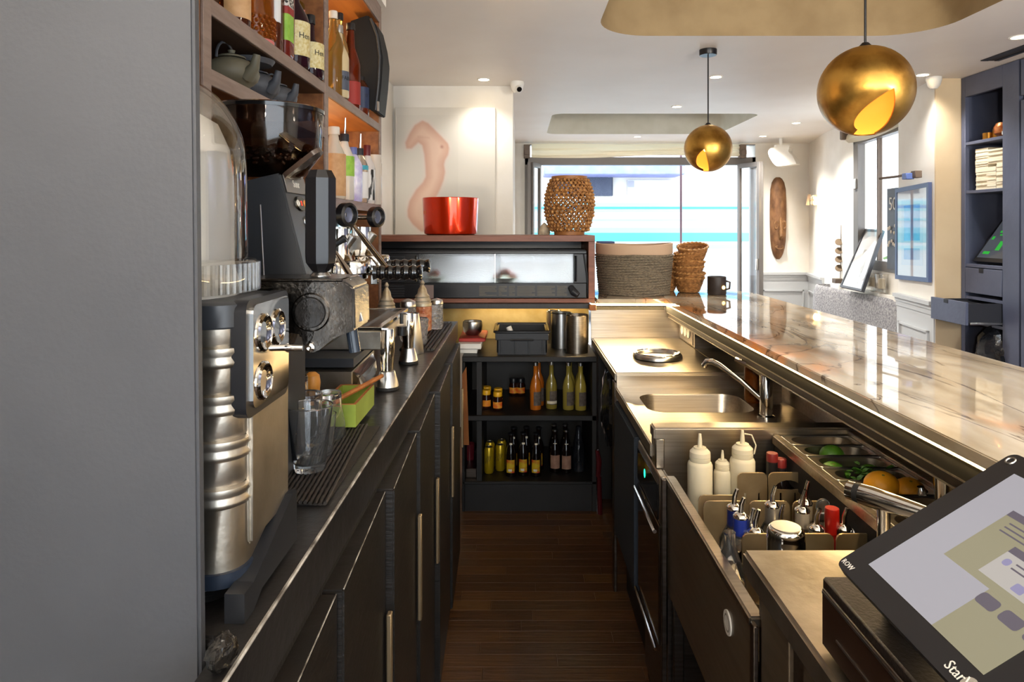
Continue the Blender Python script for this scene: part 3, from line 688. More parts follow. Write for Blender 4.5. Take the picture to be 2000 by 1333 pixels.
# squeeze bottles
def squeeze(px, Y, ytop, wpx, label, hair=False):
    x = X_(px, Y); zt = Z_(ytop, Y); r = wpx * Y / F / 2; z0 = .70; h = zt - z0
    t = thing('squeeze_bottle', label, 'bottle', (x, Y, z0), 'squeeze bottles in the well')
    nz = r * 1.15; sh_ = h - nz - r * 1.15
    b = B(); b.lathe([(0, 0), (r * .92, 0), (r, .006), (r, sh_ - .006), (r * .93, sh_), (r * .80, sh_ + .004), (0, sh_ + .004)], 22, (x, Y, z0)); b.obj('body', m_squeeze, t)
    b = B(); zc = z0 + sh_ + .004; b.lathe([(r * .80, 0), (r * .84, .003), (r * .84, r * .34), (r * .80, r * .36), (r * .84, r * .4), (r * .82, r * .75), (r * .6, r * .98), (r * .5, r * 1.0), (r * .5, r * 1.12), (0, r * 1.12)], 22, (x, Y, zc)); cp = b.obj('cap', m_squeeze, t)
    b = B(); b.lathe([(r * .2, 0), (r * .17, nz * .5), (r * .11, nz * .95), (0, nz * .95)], 12, (x, Y, zc + r * 1.1)); b.obj('nozzle', m_squeeze, cp)
    if hair:
        b = B(); b.tube([(x + .006, Y, zt - .01), (x + r * .7, Y - .005, zt - .012), (x + r * 1.0, Y - .01, zt - .04), (x + r * .85, Y - .01, zt - .065)], .0022, 6); b.obj('cap_strap', m_squeeze, t)
squeeze(1367, 1.95, 848, 48, 'tall pale squeeze bottle, the left one in the steel well')
squeeze(1411, 1.97, 881, 34, 'short pale squeeze bottle standing between two tall ones')
squeeze(1450, 1.96, 841, 48, 'tall pale squeeze bottle with a strap on its nozzle cap', True)

# liquor bottles in the well with pour spouts
def wellbottle(px, Y, ytip, ycap, label, neck, spout=True, ncol=None, r=.034, body=None):
    x = X_(px, Y); zt = Z_(ytip, Y); zc = Z_(ycap, Y); z0 = .701
    t = thing('liquor_bottle', label, 'bottle', (x, Y, z0), 'bottles in the speed well')
    hb = zc - z0; rn = .0145
    b = B(); b.lathe([(0, 0), (r, 0), (r, hb * .55), (rn * 1.1, hb * .78), (rn, hb * .97), (0, hb * .97)], 16, (x, Y, z0)); b.obj('body', body or m_glass, t)
    b = B(); b.lathe([(rn * 1.15, 0), (rn * 1.12, hb * .26), (0, hb * .26)], 16, (x, Y, z0 + hb * .74)); b.obj('neck_sleeve', (ncol if (spout or 'bright red' in label) else None) or m_blackp, t)
    if spout:
        b = B(); b.lathe([(.0165, 0), (.0175, .004), (.014, .009), (.0075, .013), (0, .013)], 16, (x, Y, zc)); cp = b.obj('pourer_collar', m_chrome, t)
        b = B(); b.tube([(x, Y, zc + .01), (x + .001, Y, zc + .03), (x + .006, Y - .003, zt)], [.0062, .0055, .0042], 10); b.obj('pourer_tube', m_chrome, cp)
    else:
        b = B(); b.lathe([(.0155, 0), (.016, .002), (.016, .03), (.015, .033), (0, .033)], 18, (x, Y, zc - .01)); b.obj('screw_cap', ncol, t)
blue = M('blue_sleeve', '#1c2f86', .4); silver = M('silver_sleeve', '#b5afa5', .3, .8); clr = M('clear_sleeve', '#b8ab98', .2, trans=.5)
wellbottle(1434, 1.60, 955, 995, 'bottle with dark blue neck and steel pourer, far left of the well', blue, ncol=M('navy_sleeve', '#18225c', .4))
wellbottle(1447, 1.545, 972, 1012, 'bottle with bright blue neck sleeve and steel pourer', blue, ncol=blue)
wellbottle(1466, 1.53, 993, 1045, 'pourer bottle with black neck left of the steel shaker tin', 0)
wellbottle(1476, 1.515, 995, 1042, 'pourer bottle just right of the bright blue necked one', 0, ncol=clr)
wellbottle(1508, 1.63, 949, 990, 'bottle with clear ribbed neck and upright pourer above the shaker', 0, ncol=silver)
wellbottle(1524, 1.59, 985, 1030, 'bottle with thin pourer tucked behind the shaker tin', 0, ncol=clr)
wellbottle(1567, 1.60, 957, 1000, 'clear necked bottle with pourer right of the shaker', 0, ncol=clr)
wellbottle(1573, 1.655, 938, 985, 'bottle with the tallest pourer at the back of the well', 0, ncol=clr)
wellbottle(1595, 1.56, 993, 1035, 'pourer bottle left of the red capped one', 0, ncol=silver)
wellbottle(1612, 1.58, 1007, 1050, 'pourer bottle touching the red capped one', 0, ncol=clr)
wellbottle(1625, 1.575, 1005, 1012, 'bottle with bright red screw cap in the well', 0, False, M('red_cap', '#9c160e', .35), body=M('red_bottle', '#8a1410', .2, trans=.4))
wellbottle(1648, 1.56, 992, 1035, 'first pourer bottle right of the red capped one', 0)
wellbottle(1671, 1.56, 998, 1042, 'last pourer bottle at the right end of the well', 0)
for px, yy, lab in ((1508, 897, 'left of two dark red capped bottles behind the dividers'), (1525, 908, 'right of two dark red capped bottles behind the dividers')):
    wellbottle(px, 1.93, yy, yy + 4, lab, 0, False, M('dark_red_cap', '#7a2422', .4), body=M('dark_bottle', '#1a1210', .15))
t = thing('clear_bottle', 'clear bottle lying low against the steel front rail', 'bottle', (X_(1425, 1.5), 1.5, .701))
b = B(); b.lathe([(0, 0), (.033, 0), (.036, .01), (.034, .06), (.014, .12), (.013, .15), (0, .15)], 16, tuple(t.location)); b.obj('body', m_glass, t)
t = thing('glass_stopper_bottle', 'squat bottle with round clear stopper behind the red cap', 'bottle', (X_(1607, 1.66), 1.66, .701))
b = B(); b.lathe([(0, 0), (.03, 0), (.03, .09), (.012, .105), (.012, .125), (0, .125)], 16, tuple(t.location)); b.obj('body', m_glass, t)
b = B(); b.sph((t.location.x, 1.66, .843), .018, 14, 8, (1, .5, 1)); b.obj('stopper', m_glass, t)
b = B(); b.lathe([(.022, 0), (.026, .002), (.024, .012), (0, .012)], 16, (X_(1668, 1.40), 1.40, .80)); b.lathe([(0, 0), (.033, 0), (.033, .05), (.022, .10)], 16, (X_(1668, 1.40), 1.40, .70))
b.thing('jar', M('green_black', '#20301e', .3), 'dark jar with black top in front of the last divider', 'jar')
# boston shaker tin, upside down
x = X_(1535, 1.40)
t = thing('shaker_tin', 'steel shaker tin standing upside down behind the steel table', 'shaker', (x, 1.40, .701))
b = B(); b.lathe([(0, .205), (.030, .205), (.033, .203), (.036, .199), (.0375, .19), (.0365, .186), (.038, .182), (.041, .03), (.043, .0)], 30, tuple(t.location)); b.obj('body', m_chrome, t)
b = B(); b.lathe([(0, .002), (.029, .002), (.029, 0)], 30, (x, 1.40, .9055)); b.obj('base_disc', m_alum, t)
# chrome spray handle on a post
t = thing('spray_handle', 'chrome glass-rinse spray handle with black ring on a short post', 'spray', (X_(1735, 1.3), 1.30, .90))
p0 = Vector((X_(1657, 1.36), 1.36, Z_(957, 1.36))); p1 = Vector((X_(1800, 1.25), 1.25, Z_(1002, 1.25))); d = p1 - p0
b = B(); b.tube([p0, p0 + d * .11], [.0175, .0185], 20); b.tube([p0 + d * .19, p0 + d * .35, p0 + d * .75, p1 + d * .3], [.0195, .0205, .018, .013], 20); b.obj('barrel', m_chrome, t)
b = B(); b.tube([p0 + d * .105, p0 + d * .195], [.0187, .0192], 20); b.obj('grip_ring', m_rubber, t)
q = p0 + d * .5; b = B(); b.cyl((q.x, q.y, .905), (q.x, q.y, q.z - .008), .011, .013, 16); b.cyl((q.x, q.y, .90), (q.x, q.y, .91), .017, None, 16); b.obj('post', m_chrome, t)
b = B(); Yc = 1.42; b.lathe([(0, 0), (.024, 0), (.031, .085), (.033, .088), (.030, .086), (.023, .003), (0, .003)], 24, (X_(1855, Yc), Yc, .915)); b.thing('jigger_cup', m_chrome, 'small open steel cup behind the touch screen', 'cup')
b = B(); q = Vector((X_(1797, 1.58), 1.58, .875)); b.tube([q, q + Vector((.005, .0, .02)), q + Vector((.0, .0, .045))], [.012, .013, .007], 10); b.thing('scoop', m_chrome, 'steel scoop tip between second lemon and steel cup', 'scoop')

# ---------------------------------------------------------------- steel table and till
tb = thing('steel_table', 'stainless steel table in front at right carrying the cash drawer', 'table', (.7, .8, 0))
b = B(); b.box(.4215, 1.015, -.2, 1.285, .868, .915, .006, 2); b.obj('top', m_steelw, tb)
b = B(); b.box(.445, 1.0, -.2, 1.26, 0, .868)
b.obj('carcass', m_steeld, tb, smooth=0)
for k, yy in enumerate((1.05, .80, .55)):
    b = B(); b.box(.436, .4455, yy - .235, yy - .005, .05, .855, .002); pn = b.obj('panel', MATS['steel_brown'], tb)
    b = B(); b.box(.4345, .437, yy - .06, yy - .053, .70, .76); b.box(.4345, .437, yy - .10, yy - .093, .70, .76); b.obj('slot', m_rubber, pn, smooth=0)
b = B(); b.box(.436, .4455, 1.10, 1.225, .05, .862, .002); b.obj('panel', MATS['steel_brown'], tb)
cd = thing('cash_drawer', 'black steel cash drawer on the steel table under the touch screen', 'cash drawer', (.62, .72, .915))
m_bm = M('black_metal', '#241d18', .38, .2, bump=.1, bscale=200)
b = B(); b.box(.438, .86, .30, .983, .922, 1.018, .003); b.obj('case', m_bm, cd)
b = B(); b.box(.434, .4385, .31, .975, .925, 1.006, .0015); fr_ = b.obj('drawer_front', M('drawer_front_brown', '#2b1c14', .32, .1), cd)
b = B(); b.box(.4325, .4345, .31, .972, .9995, 1.003); b.box(.4325, .4345, .31, .93, .955, .958); b.obj('bright_trim', m_alum, fr_, smooth=0)
b = B(); b.lathe([(0, 0), (.011, 0), (.013, .008)], 12, (.46, .95, .9145))
for yy in (.35,): b.lathe([(0, 0), (.011, 0), (.013, .008)], 12, (.46, yy, .9145))
b.obj('foot', m_rubber, cd)
# touch screen: bottom edge parallel to the table edge, leaning back to the right
tsn = thing('touch_screen', 'black bordered touch screen till tilted back on the cash drawer', 'till screen', (.55, .77, 1.018))
U = Vector((0, -1, 0)); Vv = Vector((.848, 0, .527)).normalized(); Nn = Vector((-.527, 0, .848)).normalized()   # along the screen, up the screen, out of it
O = Vector((.437, .925, 1.07))
T = Matrix(((U.x, Vv.x, Nn.x, O.x), (U.y, Vv.y, Nn.y, O.y), (U.z, Vv.z, Nn.z, O.z), (0, 0, 0, 1)))
SW, SHh = .295, .275
b = B(); b.T = T; q = rrect(0, SW, -.008, SHh, .012, 5); b.prism(q, -.012, 0, 'Z')
b.T = T @ Matrix.Translation((SW / 2, SHh / 2, 0)) ; q = rrect(-SW * .46, SW * .46, -SHh * .44, SHh * .44, .02, 4); b.prism(q, -.035, -.012, 'Z'); b.obj('housing', m_blackp, tsn)
A0, A1, V0, V1 = .038, .257, .022, .245
def plate(name, x0, x1, y0, y1, z, mat, par, rad=0):
    b = B(); b.T = T; b.prism(rrect(x0, x1, y0, y1, rad, 3) if rad else [(x0, y0), (x1, y0), (x1, y1), (x0, y1)], z, z + .0003, 'Z'); return b.obj(name, mat, par, smooth=0)
dp = plate('display', A0, A1, V0, V1, .0002, m_screeng, tsn)
plate('window_panel', A0, A0 + .135, V0, V0 + .113, .0005, m_screen, dp); plate('window_panel', A0, A1, V0 + .113, V1, .0005, m_screen, dp)
plate('dialog', A0 + .055, A1, V0 + .075, V0 + .165, .0009, m_screeng, dp)
plate('title_bar', A0 + .055, A1, V0 + .165, V0 + .175, .0009, m_screend, dp)
plate('dialog', A0 + .105, A1, V0 + .085, V0 + .125, .0013, m_screenp, dp); plate('title_bar', A0 + .105, A1, V0 + .125, V0 + .135, .0013, m_screend, dp)
for k in range(3): plate('button', A0 + .135 + k * .035, A0 + .163 + k * .035, V0 + .054, V0 + .070, .0009, m_screend, dp, .005)
for k in range(2): plate('button', A0 + .12 + k * .05, A0 + .165 + k * .05, V0 + .204, V0 + .218, .0009, m_screend, dp, .005)
plate('icon', A0 + .113, A0 + .123, V0 + .108, V0 + .118, .0017, m_lilac, dp, .004); plate('icon', A0 + .15, A0 + .165, V0 + .089, V0 + .100, .0017, m_lilac, dp, .002)
plate('title_bar', A0 + .10, A1, V0 + .193, V0 + .20, .0009, m_screend, dp)
for k, (v_, x0_, x1_) in enumerate(((.157, .07, .17), (.150, .07, .15), (.143, .07, .12))): plate('text_line', A0 + x0_, A0 + x1_, V0 + v_ - .001, V0 + v_ + .001, .0012, m_screend, dp)
for k, (v_, x0_, x1_) in enumerate(((.117, .128, .215), (.110, .128, .20))): plate('text_line', A0 + x0_, A0 + x1_, V0 + v_ - .001, V0 + v_ + .001, .0016, m_screend, dp)
b = B(); b.text('StarVision', .0165, T @ Matrix.Translation((.2575, .0045, .0006)), .0002); b.obj('lettering', m_wht_txt, tsn, smooth=0)
b = B(); b.T = T; b.lathe([(0, 0), (.009, 0), (.009, .0003), (0, .0003)], 20, (.2575, .0045, .0001)); b.obj('round_mark', m_gry_txt, tsn, smooth=0)
b = B(); b.text('ROW', .0105, T @ Matrix.Translation((.017, .002, .0004)), .0002); b.obj('lettering', m_wht_txt, tsn, smooth=0)
b = B(); b.T = T; b.ring((.012, SHh - .014, .0002), .006, .0014, 18, 6); b.obj('camera_ring', m_alum, tsn)
b = B(); b.box(.475, .53, .86, .90, 1.019, 1.085, .006, 2); b.box(.56, .78, .68, .88, 1.0185, 1.032, .004); b.box(.60, .66, .72, .84, 1.03, 1.16, .006); b.obj('stand', m_blackp, tsn)
# ---------------------------------------------------------------- open shelf unit at the end of the aisle
un = thing('open_shelf_unit', 'black open shelf unit with drinks at the end of the aisle', 'shelf unit', (.07, 3.9, 0))
b = B(); b.box(-.30, .42, 3.66, 4.25, .0, .145); b.obj('plinth', m_cab, un, smooth=0)
for z0, z1, nm in ((.80, .83, 'top_board'), (.485, .515, 'shelf_board'), (.145, .162, 'shelf_board')):
    b = B(); b.box(-.30, .42, 3.65, 4.25, z0, z1, .003); b.obj(nm, m_cab, un)
b = B(); b.box(-.222, -.195, 3.66, 4.24, .162, .80); b.obj('divider', m_cab, un, smooth=0)
for x0, x1 in ((-.30, -.285), (.395, .42)):
    b = B(); b.box(x0, x1, 3.65, 4.25, .0, .80, .002); b.obj('side', m_cab, un)
b = B(); b.box(-.30, .42, 4.24, 4.25, .162, .80); b.obj('back', m_cab, un, smooth=0)
b = B(); b.box(-.95, .44, 4.255, 4.28, .80, 1.10); b.thing('gold_splashback', m_goldwall, 'brushed gold splashback glowing under the display case shelf', 'splashback', smooth=0)
b = B(); b.box(-.95, .395, 3.745, 4.26, 1.075, 1.103, .002); b.thing('case_shelf', m_black, 'black board carrying the wooden display case', 'shelf', smooth=0)

def bottle(name, label, cat, x, y, z, prof, mat, n=16, group=None, parts=()):
    t = thing(name, label, cat, (x, y, z), group)
    b = B(); b.lathe(prof, n, (x, y, z)); b.obj('body', mat, t)
    for pn, pr, pm in parts:
        b = B(); b.lathe(pr, n, (x, y, z)); b.obj(pn, pm, t)
    return t
def wrap(t, name, r, z0, z1, mat, a0=-150, a1=-30, n=10):
    b = B(); b.lathe([(r, z0), (r, z1)], n, tuple(t.location), a0=R(a0), a1=R(a1)); return b.obj(name, mat, t, fixn=False)
ZM, ZL = .516, .163
jarp = [(0, 0), (.026, 0), (.028, .004), (.028, .055), (.022, .072), (.022, .078), (0, .078)]
jcap = [(.024, .076), (.024, .098), (.022, .101), (0, .101)]
m_jar = M('dark_sauce', '#2a120a', .12); m_yel = M('yellow_cap', '#e8ad1c', .4); m_lab1 = M('orange_label', '#e89a28', .5, col2='#dd7a1c', nscale=40); m_lab2 = M('red_orange_label', '#d8461c', .5, col2='#eaa030', nscale=45)
for px, Y, lab, ml in ((950, 3.80, 'yellow capped dark jar, left front in the pair', m_lab1), (951, 3.88, 'yellow capped jar directly behind the left one', m_lab1), (972, 3.76, 'yellow capped jar with red and orange label, right front', m_lab2), (973, 3.84, 'yellow capped jar behind the red labelled one', m_lab2)):
    t = bottle('sauce_jar', lab, 'jar', X_(px, Y), Y, ZM, jarp, m_jar, group='yellow capped jars on the middle shelf', parts=[('cap', jcap, m_yel)])
    wrap(t, 'paper_label', .0286, .014, .048, ml)
for px, lab in ((1003, 'dim yellow labelled jar deep in the middle shelf, left'), (1017, 'dim red labelled jar deep in the middle shelf, right')):
    t = bottle('sauce_jar', lab, 'jar', X_(px, 4.1), 4.1, ZM, jarp, m_jar, group='dim jars on the middle shelf', parts=[('cap', jcap, m_blackp)])
    wrap(t, 'paper_label', .0286, .014, .048, m_lab2)
jb = [(0, 0), (.030, 0), (.032, .004), (.032, .125), (.026, .155), (.013, .185), (.012, .235), (.014, .238), (.014, .246), (0, .246)]
jc_ = [(.0145, .240), (.0145, .258), (0, .258)]
for px, Y, lab, cc in ((1046, 3.78, 'orange juice bottle in front, left of the juices', '#c06a1e'), (1052, 3.87, 'orange juice bottle behind the front one', '#a8581a'), (1077, 3.80, 'olive juice bottle with white band on its label', '#8a7a34'), (1110, 3.78, 'pale yellow juice bottle, left of the right pair', '#9a8a3e'), (1113, 3.88, 'pale yellow juice bottle behind the right pair', '#8c7c36'), (1134, 3.77, 'pale yellow juice bottle, rightmost on the middle shelf', '#a5933f'), (1133, 3.88, 'juice bottle behind the rightmost one', '#8c7c36')):
    t = bottle('juice_bottle', lab, 'bottle', X_(px, Y), Y, ZM, jb, M('juice' + cc, cc, .12, coat=.5), group='juice bottles on the middle shelf', parts=[('cap', jc_, m_alum)])
    wrap(t, 'paper_label', .0326, .025, .10, M('grey_label', '#4a4038', .6, col2='#6a6058', nscale=50), -110, -20)
    if 'white band' in lab: wrap(t, 'label_band', .0329, .03, .045, m_cream, -140, -30)
canp = [(0, 0), (.022, 0), (.027, .008), (.027, .130), (.022, .140), (.021, .143), (0, .141)]
m_can = M('yellow_can', '#b89a1a', .3, .5)
for px, Y, lab in ((955, 3.78, 'yellow drinks can in front on the lowest shelf'), (957, 3.87, 'yellow drinks can behind the front one'), (977, 3.82, 'yellow drinks can beside the dark bottles'), (980, 3.90, 'yellow drinks can half hidden at the back')):
    t = bottle('drinks_can', lab, 'can', X_(px, Y), Y, ZL, canp, m_can, group='yellow cans on the lowest shelf', parts=[('lid', [(0, .1425), (.0205, .1425), (.0205, .144)], m_alum)])
    b = B()
    for k in range(3): b.tube([(t.location.x - .018 + k * .008, t.location.y - .0255 + .002 * k * 0, ZL + .06), (t.location.x - .004 + k * .008, t.location.y - .0272, ZL + .10)], .0012, 5)
    b.obj('print', m_blk_txt, t)
bb = [(0, 0), (.029, 0), (.030, .004), (.030, .115), (.024, .145), (.013, .175), (.0125, .215), (.0145, .22), (.0145, .226), (0, .226)]
m_bb = M('brown_black_glass', '#120a08', .08, coat=.5)
m_lab3 = M('rainbow_label', '#c8a820', .5, col2='#b83a20', nscale=22, lo=.42, hi=.58)
for k, (px, Y, lab) in enumerate(((998, 3.74, 'dark bottle with colourful label, left of three in front'), (1022, 3.75, 'dark bottle with colourful label, middle of three in front'), (1047, 3.74, 'dark bottle with colourful label, right of three in front'), (1003, 3.85, 'dark bottle behind the left colourful label'), (1028, 3.86, 'dark bottle behind the middle colourful label'), (1052, 3.85, 'dark bottle behind the right colourful label'))):
    t = bottle('soda_bottle', lab, 'bottle', X_(px, Y), Y, ZL, bb, m_bb, group='dark bottles with colourful labels', parts=[('crown_cap', [(.015, .222), (.0155, .232), (0, .234)], m_blackp)])
    wrap(t, 'paper_label', .0306, .022, .092, m_lab3, -140, -50); wrap(t, 'neck_label', .0150, .155, .18, m_cream, -120, -60, 4)
    if k < 3: wrap(t, 'label_print', .0309, .03, .042, m_wht_txt, -120, -80, 4)
for px, Y, lab in ((1084, 3.80, 'brown bottle with pink-beige label, left of two'), (1106, 3.79, 'brown bottle with pink-beige label, right of two'), (1082, 3.90, 'brown bottle behind the left pink-beige label'), (1104, 3.90, 'brown bottle behind the right pink-beige label')):
    t = bottle('beer_bottle', lab, 'bottle', X_(px, Y), Y, ZL + .002, bb, m_bb, group='brown bottles with pink-beige labels', parts=[('crown_cap', [(.015, .222), (.0155, .232), (0, .234)], m_alum)])
    wrap(t, 'paper_label', .0306, .022, .095, M('pink_beige_label', '#8d6a58', .5, col2='#a98570', nscale=30), -145, -35); wrap(t, 'neck_label', .020, .145, .16, m_cream, -120, -60, 4)
t = bottle('bottle_bag', 'black plastic wrapped bottle, last at right of the lowest shelf', 'bottle', X_(1130, 3.82), 3.82, ZL, [(0, 0), (.034, 0), (.036, .08), (.030, .15), (.016, .21), (.014, .245), (0, .25)], m_bag)
t = bottle('candle_glass', 'dark red votive glass in the narrow left compartment', 'candle', X_(917, 3.85), 3.85, ZL + .05, [(0, 0), (.026, 0), (.03, .09), (.028, .09), (.024, .005), (0, .005)], M('red_glass', '#5a1a22', .1))
b = B(); b.box(-.283, -.226, 3.70, 4.0, ZL, ZL + .05, .002); b.thing('flat_box', m_steeld, 'flat grey box under the red votive glass', 'box')
b = B(); b.mesh([(-.292, 3.64, .36), (-.262, 3.64, .36), (-.262, 3.66, .36), (-.292, 3.66, .36), (-.298, 3.62, .74), (-.275, 3.62, .78), (-.275, 3.64, .78), (-.298, 3.64, .74)], [[0, 1, 2, 3], [4, 5, 6, 7], [0, 1, 5, 4], [1, 2, 6, 5], [2, 3, 7, 6], [3, 0, 4, 7]])
b.thing('paper_bag', m_paperb, 'folded brown paper bag wedged beside the back counter end', 'bag', smooth=0)
# crumpled bin bags and red hose handle in the gap at the right
def crumple(name, label, cat, at, sx, sy, sz, mat, seed=1, parent=None):
    random.seed(seed); b = B(); b.sph((0, 0, 0), 1, 18, 14)
    for v in b.m.verts:
        k = 1 + random.uniform(-.16, .10); v.co = Vector((v.co.x * sx * k, v.co.y * sy * k, v.co.z * sz * (1 + random.uniform(-.05, .05))))
    for v in b.m.verts: v.co += Vector(at)
    return b.thing(name, mat, label, cat, smooth=25)
crumple('bin_bag', 'black plastic bag stuffed between shelf unit and steel worktop', 'bag', (.465, 3.5, .60), .036, .17, .20, m_bag, 4)
b = B(); Y = 3.62; b.tube([(X_(1168, Y), Y, .20), (X_(1170, Y), Y, .28), (X_(1166, Y), Y, .34)], [.012, .015, .010], 8); b.tube([(X_(1172, Y), Y, .0), (X_(1170, Y), Y, .2)], [.013, .012], 8); b.thing('bottle_tube', M('red_plastic', '#4a0c12', .4), 'slim red tube standing in the dark gap', 'tube')

# things on top of the unit
ZT = .831
t = thing('storage_crate', 'black plastic crate with rim and ribs holding a white roll', 'crate', (X_(1018, 3.84), 3.86, ZT))
Yf, Yb = 3.69, 4.0; x0, x1 = X_(968, Yf), X_(1071, Yf)
b = B(); tp_ = ZT + .125
b.box(x0 + .008, x1 - .008, Yf + .006, Yf + .014, ZT + .012, tp_); b.box(x0 + .008, x1 - .008, Yb - .014, Yb - .006, ZT + .012, tp_)
b.box(x0 + .006, x0 + .014, Yf + .006, Yb - .006, ZT + .012, tp_); b.box(x1 - .014, x1 - .006, Yf + .006, Yb - .006, ZT + .012, tp_); b.box(x0 + .01, x1 - .01, Yf + .01, Yb - .01, ZT, ZT + .012); b.obj('tub', m_blackp, t, smooth=0)
b = B(); q = rrect(x0 - .006, x1 + .006, Yf - .006, Yb + .006, .012, 3); b.tube([(x, y, tp_) for x, y in q], .008, 6, True); b.obj('rim', m_blackp, t)
b = B(); b.box(x0 - .002, x1 + .002, Yf - .002, Yf + .006, tp_ - .045, tp_ - .006, .002); b.obj('collar', m_blackp, t)
for k in range(4):
    xx = x0 + .03 + (x1 - x0 - .06) * k / 3; b = B(); b.box(xx - .004, xx + .004, Yf - .001, Yf + .008, ZT + .006, tp_ - .045, .001); b.obj('rib', m_blackp, t)
b = B(); b.tube([(x0 + .08, Yf - .008, ZT + .082), (x1 - .08, Yf - .008, ZT + .082)], .005, 8); b.obj('handle_bar', m_blackp, t)
b = B(); q = (X_(1000, 3.8), 3.80, ZT + .09); b.tube([q, (q[0] - .02, q[1] + .01, q[2] + .045)], .016, 14); b.thing('paper_roll', m_white, 'small white roll standing up in the black crate', 'roll')
for px, Y, yt, wpx, lab in ((1082, 4.08, 608, 30, 'steel container at the back against the gold splashback'), (1096, 3.93, 611, 40, 'steel container in the middle of the three'), (1127, 3.78, 615, 43, 'largest steel container in front at the right')):
    x = X_(px, Y); r = wpx * Y / F / 2; h = Z_(yt, Y) - ZT
    t = thing('steel_container', lab, 'container', (x, Y, ZT), 'cylindrical steel containers')
    b = B(); b.lathe([(0, 0), (r, 0), (r, h), (r * .95, h), (r * .95, .006), (0, .006)], 28, (x, Y, ZT)); b.obj('wall', m_alum if 'largest' not in lab else m_steel, t)
    b = B(); b.ring((x, Y, ZT + h), r, .0025, 28, 6); b.obj('rim', m_chrome, t)
t = thing('white_tray', 'white plastic tray at left under the red board', 'tray', (X_(918, 3.85), 3.85, ZT))
b = B(); b.box(-.33, X_(940, 3.72), 3.72, 4.05, ZT + .025, ZT + .055, .004); b.box(-.33, X_(932, 3.74), 3.74, 4.03, ZT, ZT + .026, .002); b.obj('tray_body', m_white, t)
b = B(); b.box(-.33, X_(948, 3.78), 3.78, 4.08, ZT + .056, ZT + .076, .004); b.thing('red_board', M('red_board', '#a8342c', .5), 'red cutting board under the steel bowl', 'board')
x = X_(923, 3.9); t = thing('steel_bowl', 'small double-walled steel bowl on the red board', 'bowl', (x, 3.9, ZT + .077))
b = B(); b.lathe([(0, 0), (.035, 0), (.052, .018), (.058, .05), (.055, .078), (.052, .078), (.052, .05), (.045, .02), (0, .006)], 28, tuple(t.location)); b.obj('shell', m_alum, t)
b = B(); b.ring((x, 3.9, ZT + .155), .0535, .002, 28, 6); b.obj('rim', m_chrome, t)

# ---------------------------------------------------------------- refrigerated display case in its wooden surround
CY0 = 3.78; cz0, cz1 = 1.104, 1.478; cx1 = X_(1162, CY0); cx0 = -.93
cs = thing('wooden_case', 'reddish wood surround of the cold display case on the bar', 'case', (-.2, 4.0, cz0))
for nm, a in (('top_board', (cx0, cx1, cz1 - .035, cz1)), ('bottom_board', (cx0, cx1, cz0, cz0 + .022)), ('side_board', (cx1 - .036, cx1, cz0 + .022, cz1 - .035))):
    b = B(); b.box(a[0], a[1], CY0, 4.24, a[2], a[3], .0015); b.obj(nm, m_case, cs)
b = B(); b.box(cx0, cx1 - .036, 4.22, 4.24, cz0 + .022, cz1 - .035); b.obj('back_board', m_blackp, cs, smooth=0)
fd = thing('cold_display', 'black framed refrigerated counter display with frosted sliding panes', 'display fridge', (-.2, 4.0, cz0 + .03))
fz0, fz1 = Z_(582, CY0 + .02), Z_(490, CY0 + .02)
gx0, gx1 = X_(818, CY0 + .03), X_(1120, CY0 + .03); gz0, gz1 = Z_(553, CY0 + .03), Z_(496, CY0 + .03)
dx1 = X_(1146, CY0 + .02)
b = B(); Y0, Y1 = CY0 + .02, 4.20
b.box(cx0 + .01, dx1, Y0, Y0 + .05, gz1, fz1, .003); b.box(cx0 + .01, dx1, Y0, Y0 + .06, cz0 + .023, gz0, .003); b.box(gx1, dx1, Y0, Y0 + .05, gz0, gz1, .002); b.box(cx0 + .01, gx0, Y0 + .012, Y0 + .05, gz0, gz1)
b.box(cx0 + .01, dx1, Y0 + .05, Y1, gz1 + .0, gz1 + .02); b.box(dx1 - .012, dx1, Y0 + .05, Y1, cz0 + .03, gz1)
b.obj('housing', m_blackp, fd)
b = B(); b.box(gx0 - .02, gx1 + .02, Y0 + .06, Y1, cz0 + .08, gz0 - .001); b.box(gx0 - .02, gx1 + .02, Y1 - .02, Y1, gz0, gz1 + .001); b.box(gx1 + .005, gx1 + .015, Y0 + .06, Y1, gz0, gz1); b.obj('inner_lining', m_white, fd, smooth=0)
frost = M('frosted_pane', '#eef0f2', .26, trans=.92, ior=1.25, bump=.5, bscale=260)
mid = X_(970, CY0 + .03)
b = B(); b.box(gx0, mid + .02, Y0 + .028, Y0 + .033, gz0, gz1); b.obj('pane', frost, fd, smooth=0)
b = B(); b.box(mid - .012, gx1, Y0 + .018, Y0 + .023, gz0, gz1); pn = b.obj('pane', frost, fd, smooth=0)
b = B(); b.box(mid - .012, mid - .006, Y0 + .014, Y0 + .018, gz0, gz1, .001); b.obj('pane_edge', m_alum, pn)
for px in (814, 1124):
    b = B(); xx = X_(px, Y0); b.tube([(xx, Y0 - .012, gz0 + .01), (xx, Y0 - .012, gz1 - .01)], .007, 8); b.obj('pull_bar', m_blackg, fd)
for k in range(11):
    z = gz0 + .006 + k * .0135; b = B(); b.box(X_(746, Y0), X_(790, Y0), Y0 + .002, Y0 + .012, z, z + .008, .001); b.obj('louvre', m_char, fd)
for k in range(5):
    z = cz0 + .03 + k * .014; b = B(); b.box(X_(746, Y0), X_(790, Y0), Y0 - .006, Y0 + .002, z, z + .008, .001); b.obj('louvre', m_char, fd)
b = B(); b.tube([(X_(1115, Y0), Y0, Z_(562, Y0)), (X_(1120, Y0), Y0 - .03, Z_(570, Y0)), (X_(1128, Y0), Y0 - .04, Z_(576, Y0))], [.018, .022, .016], 14); b.obj('drain_knob', m_char, fd)
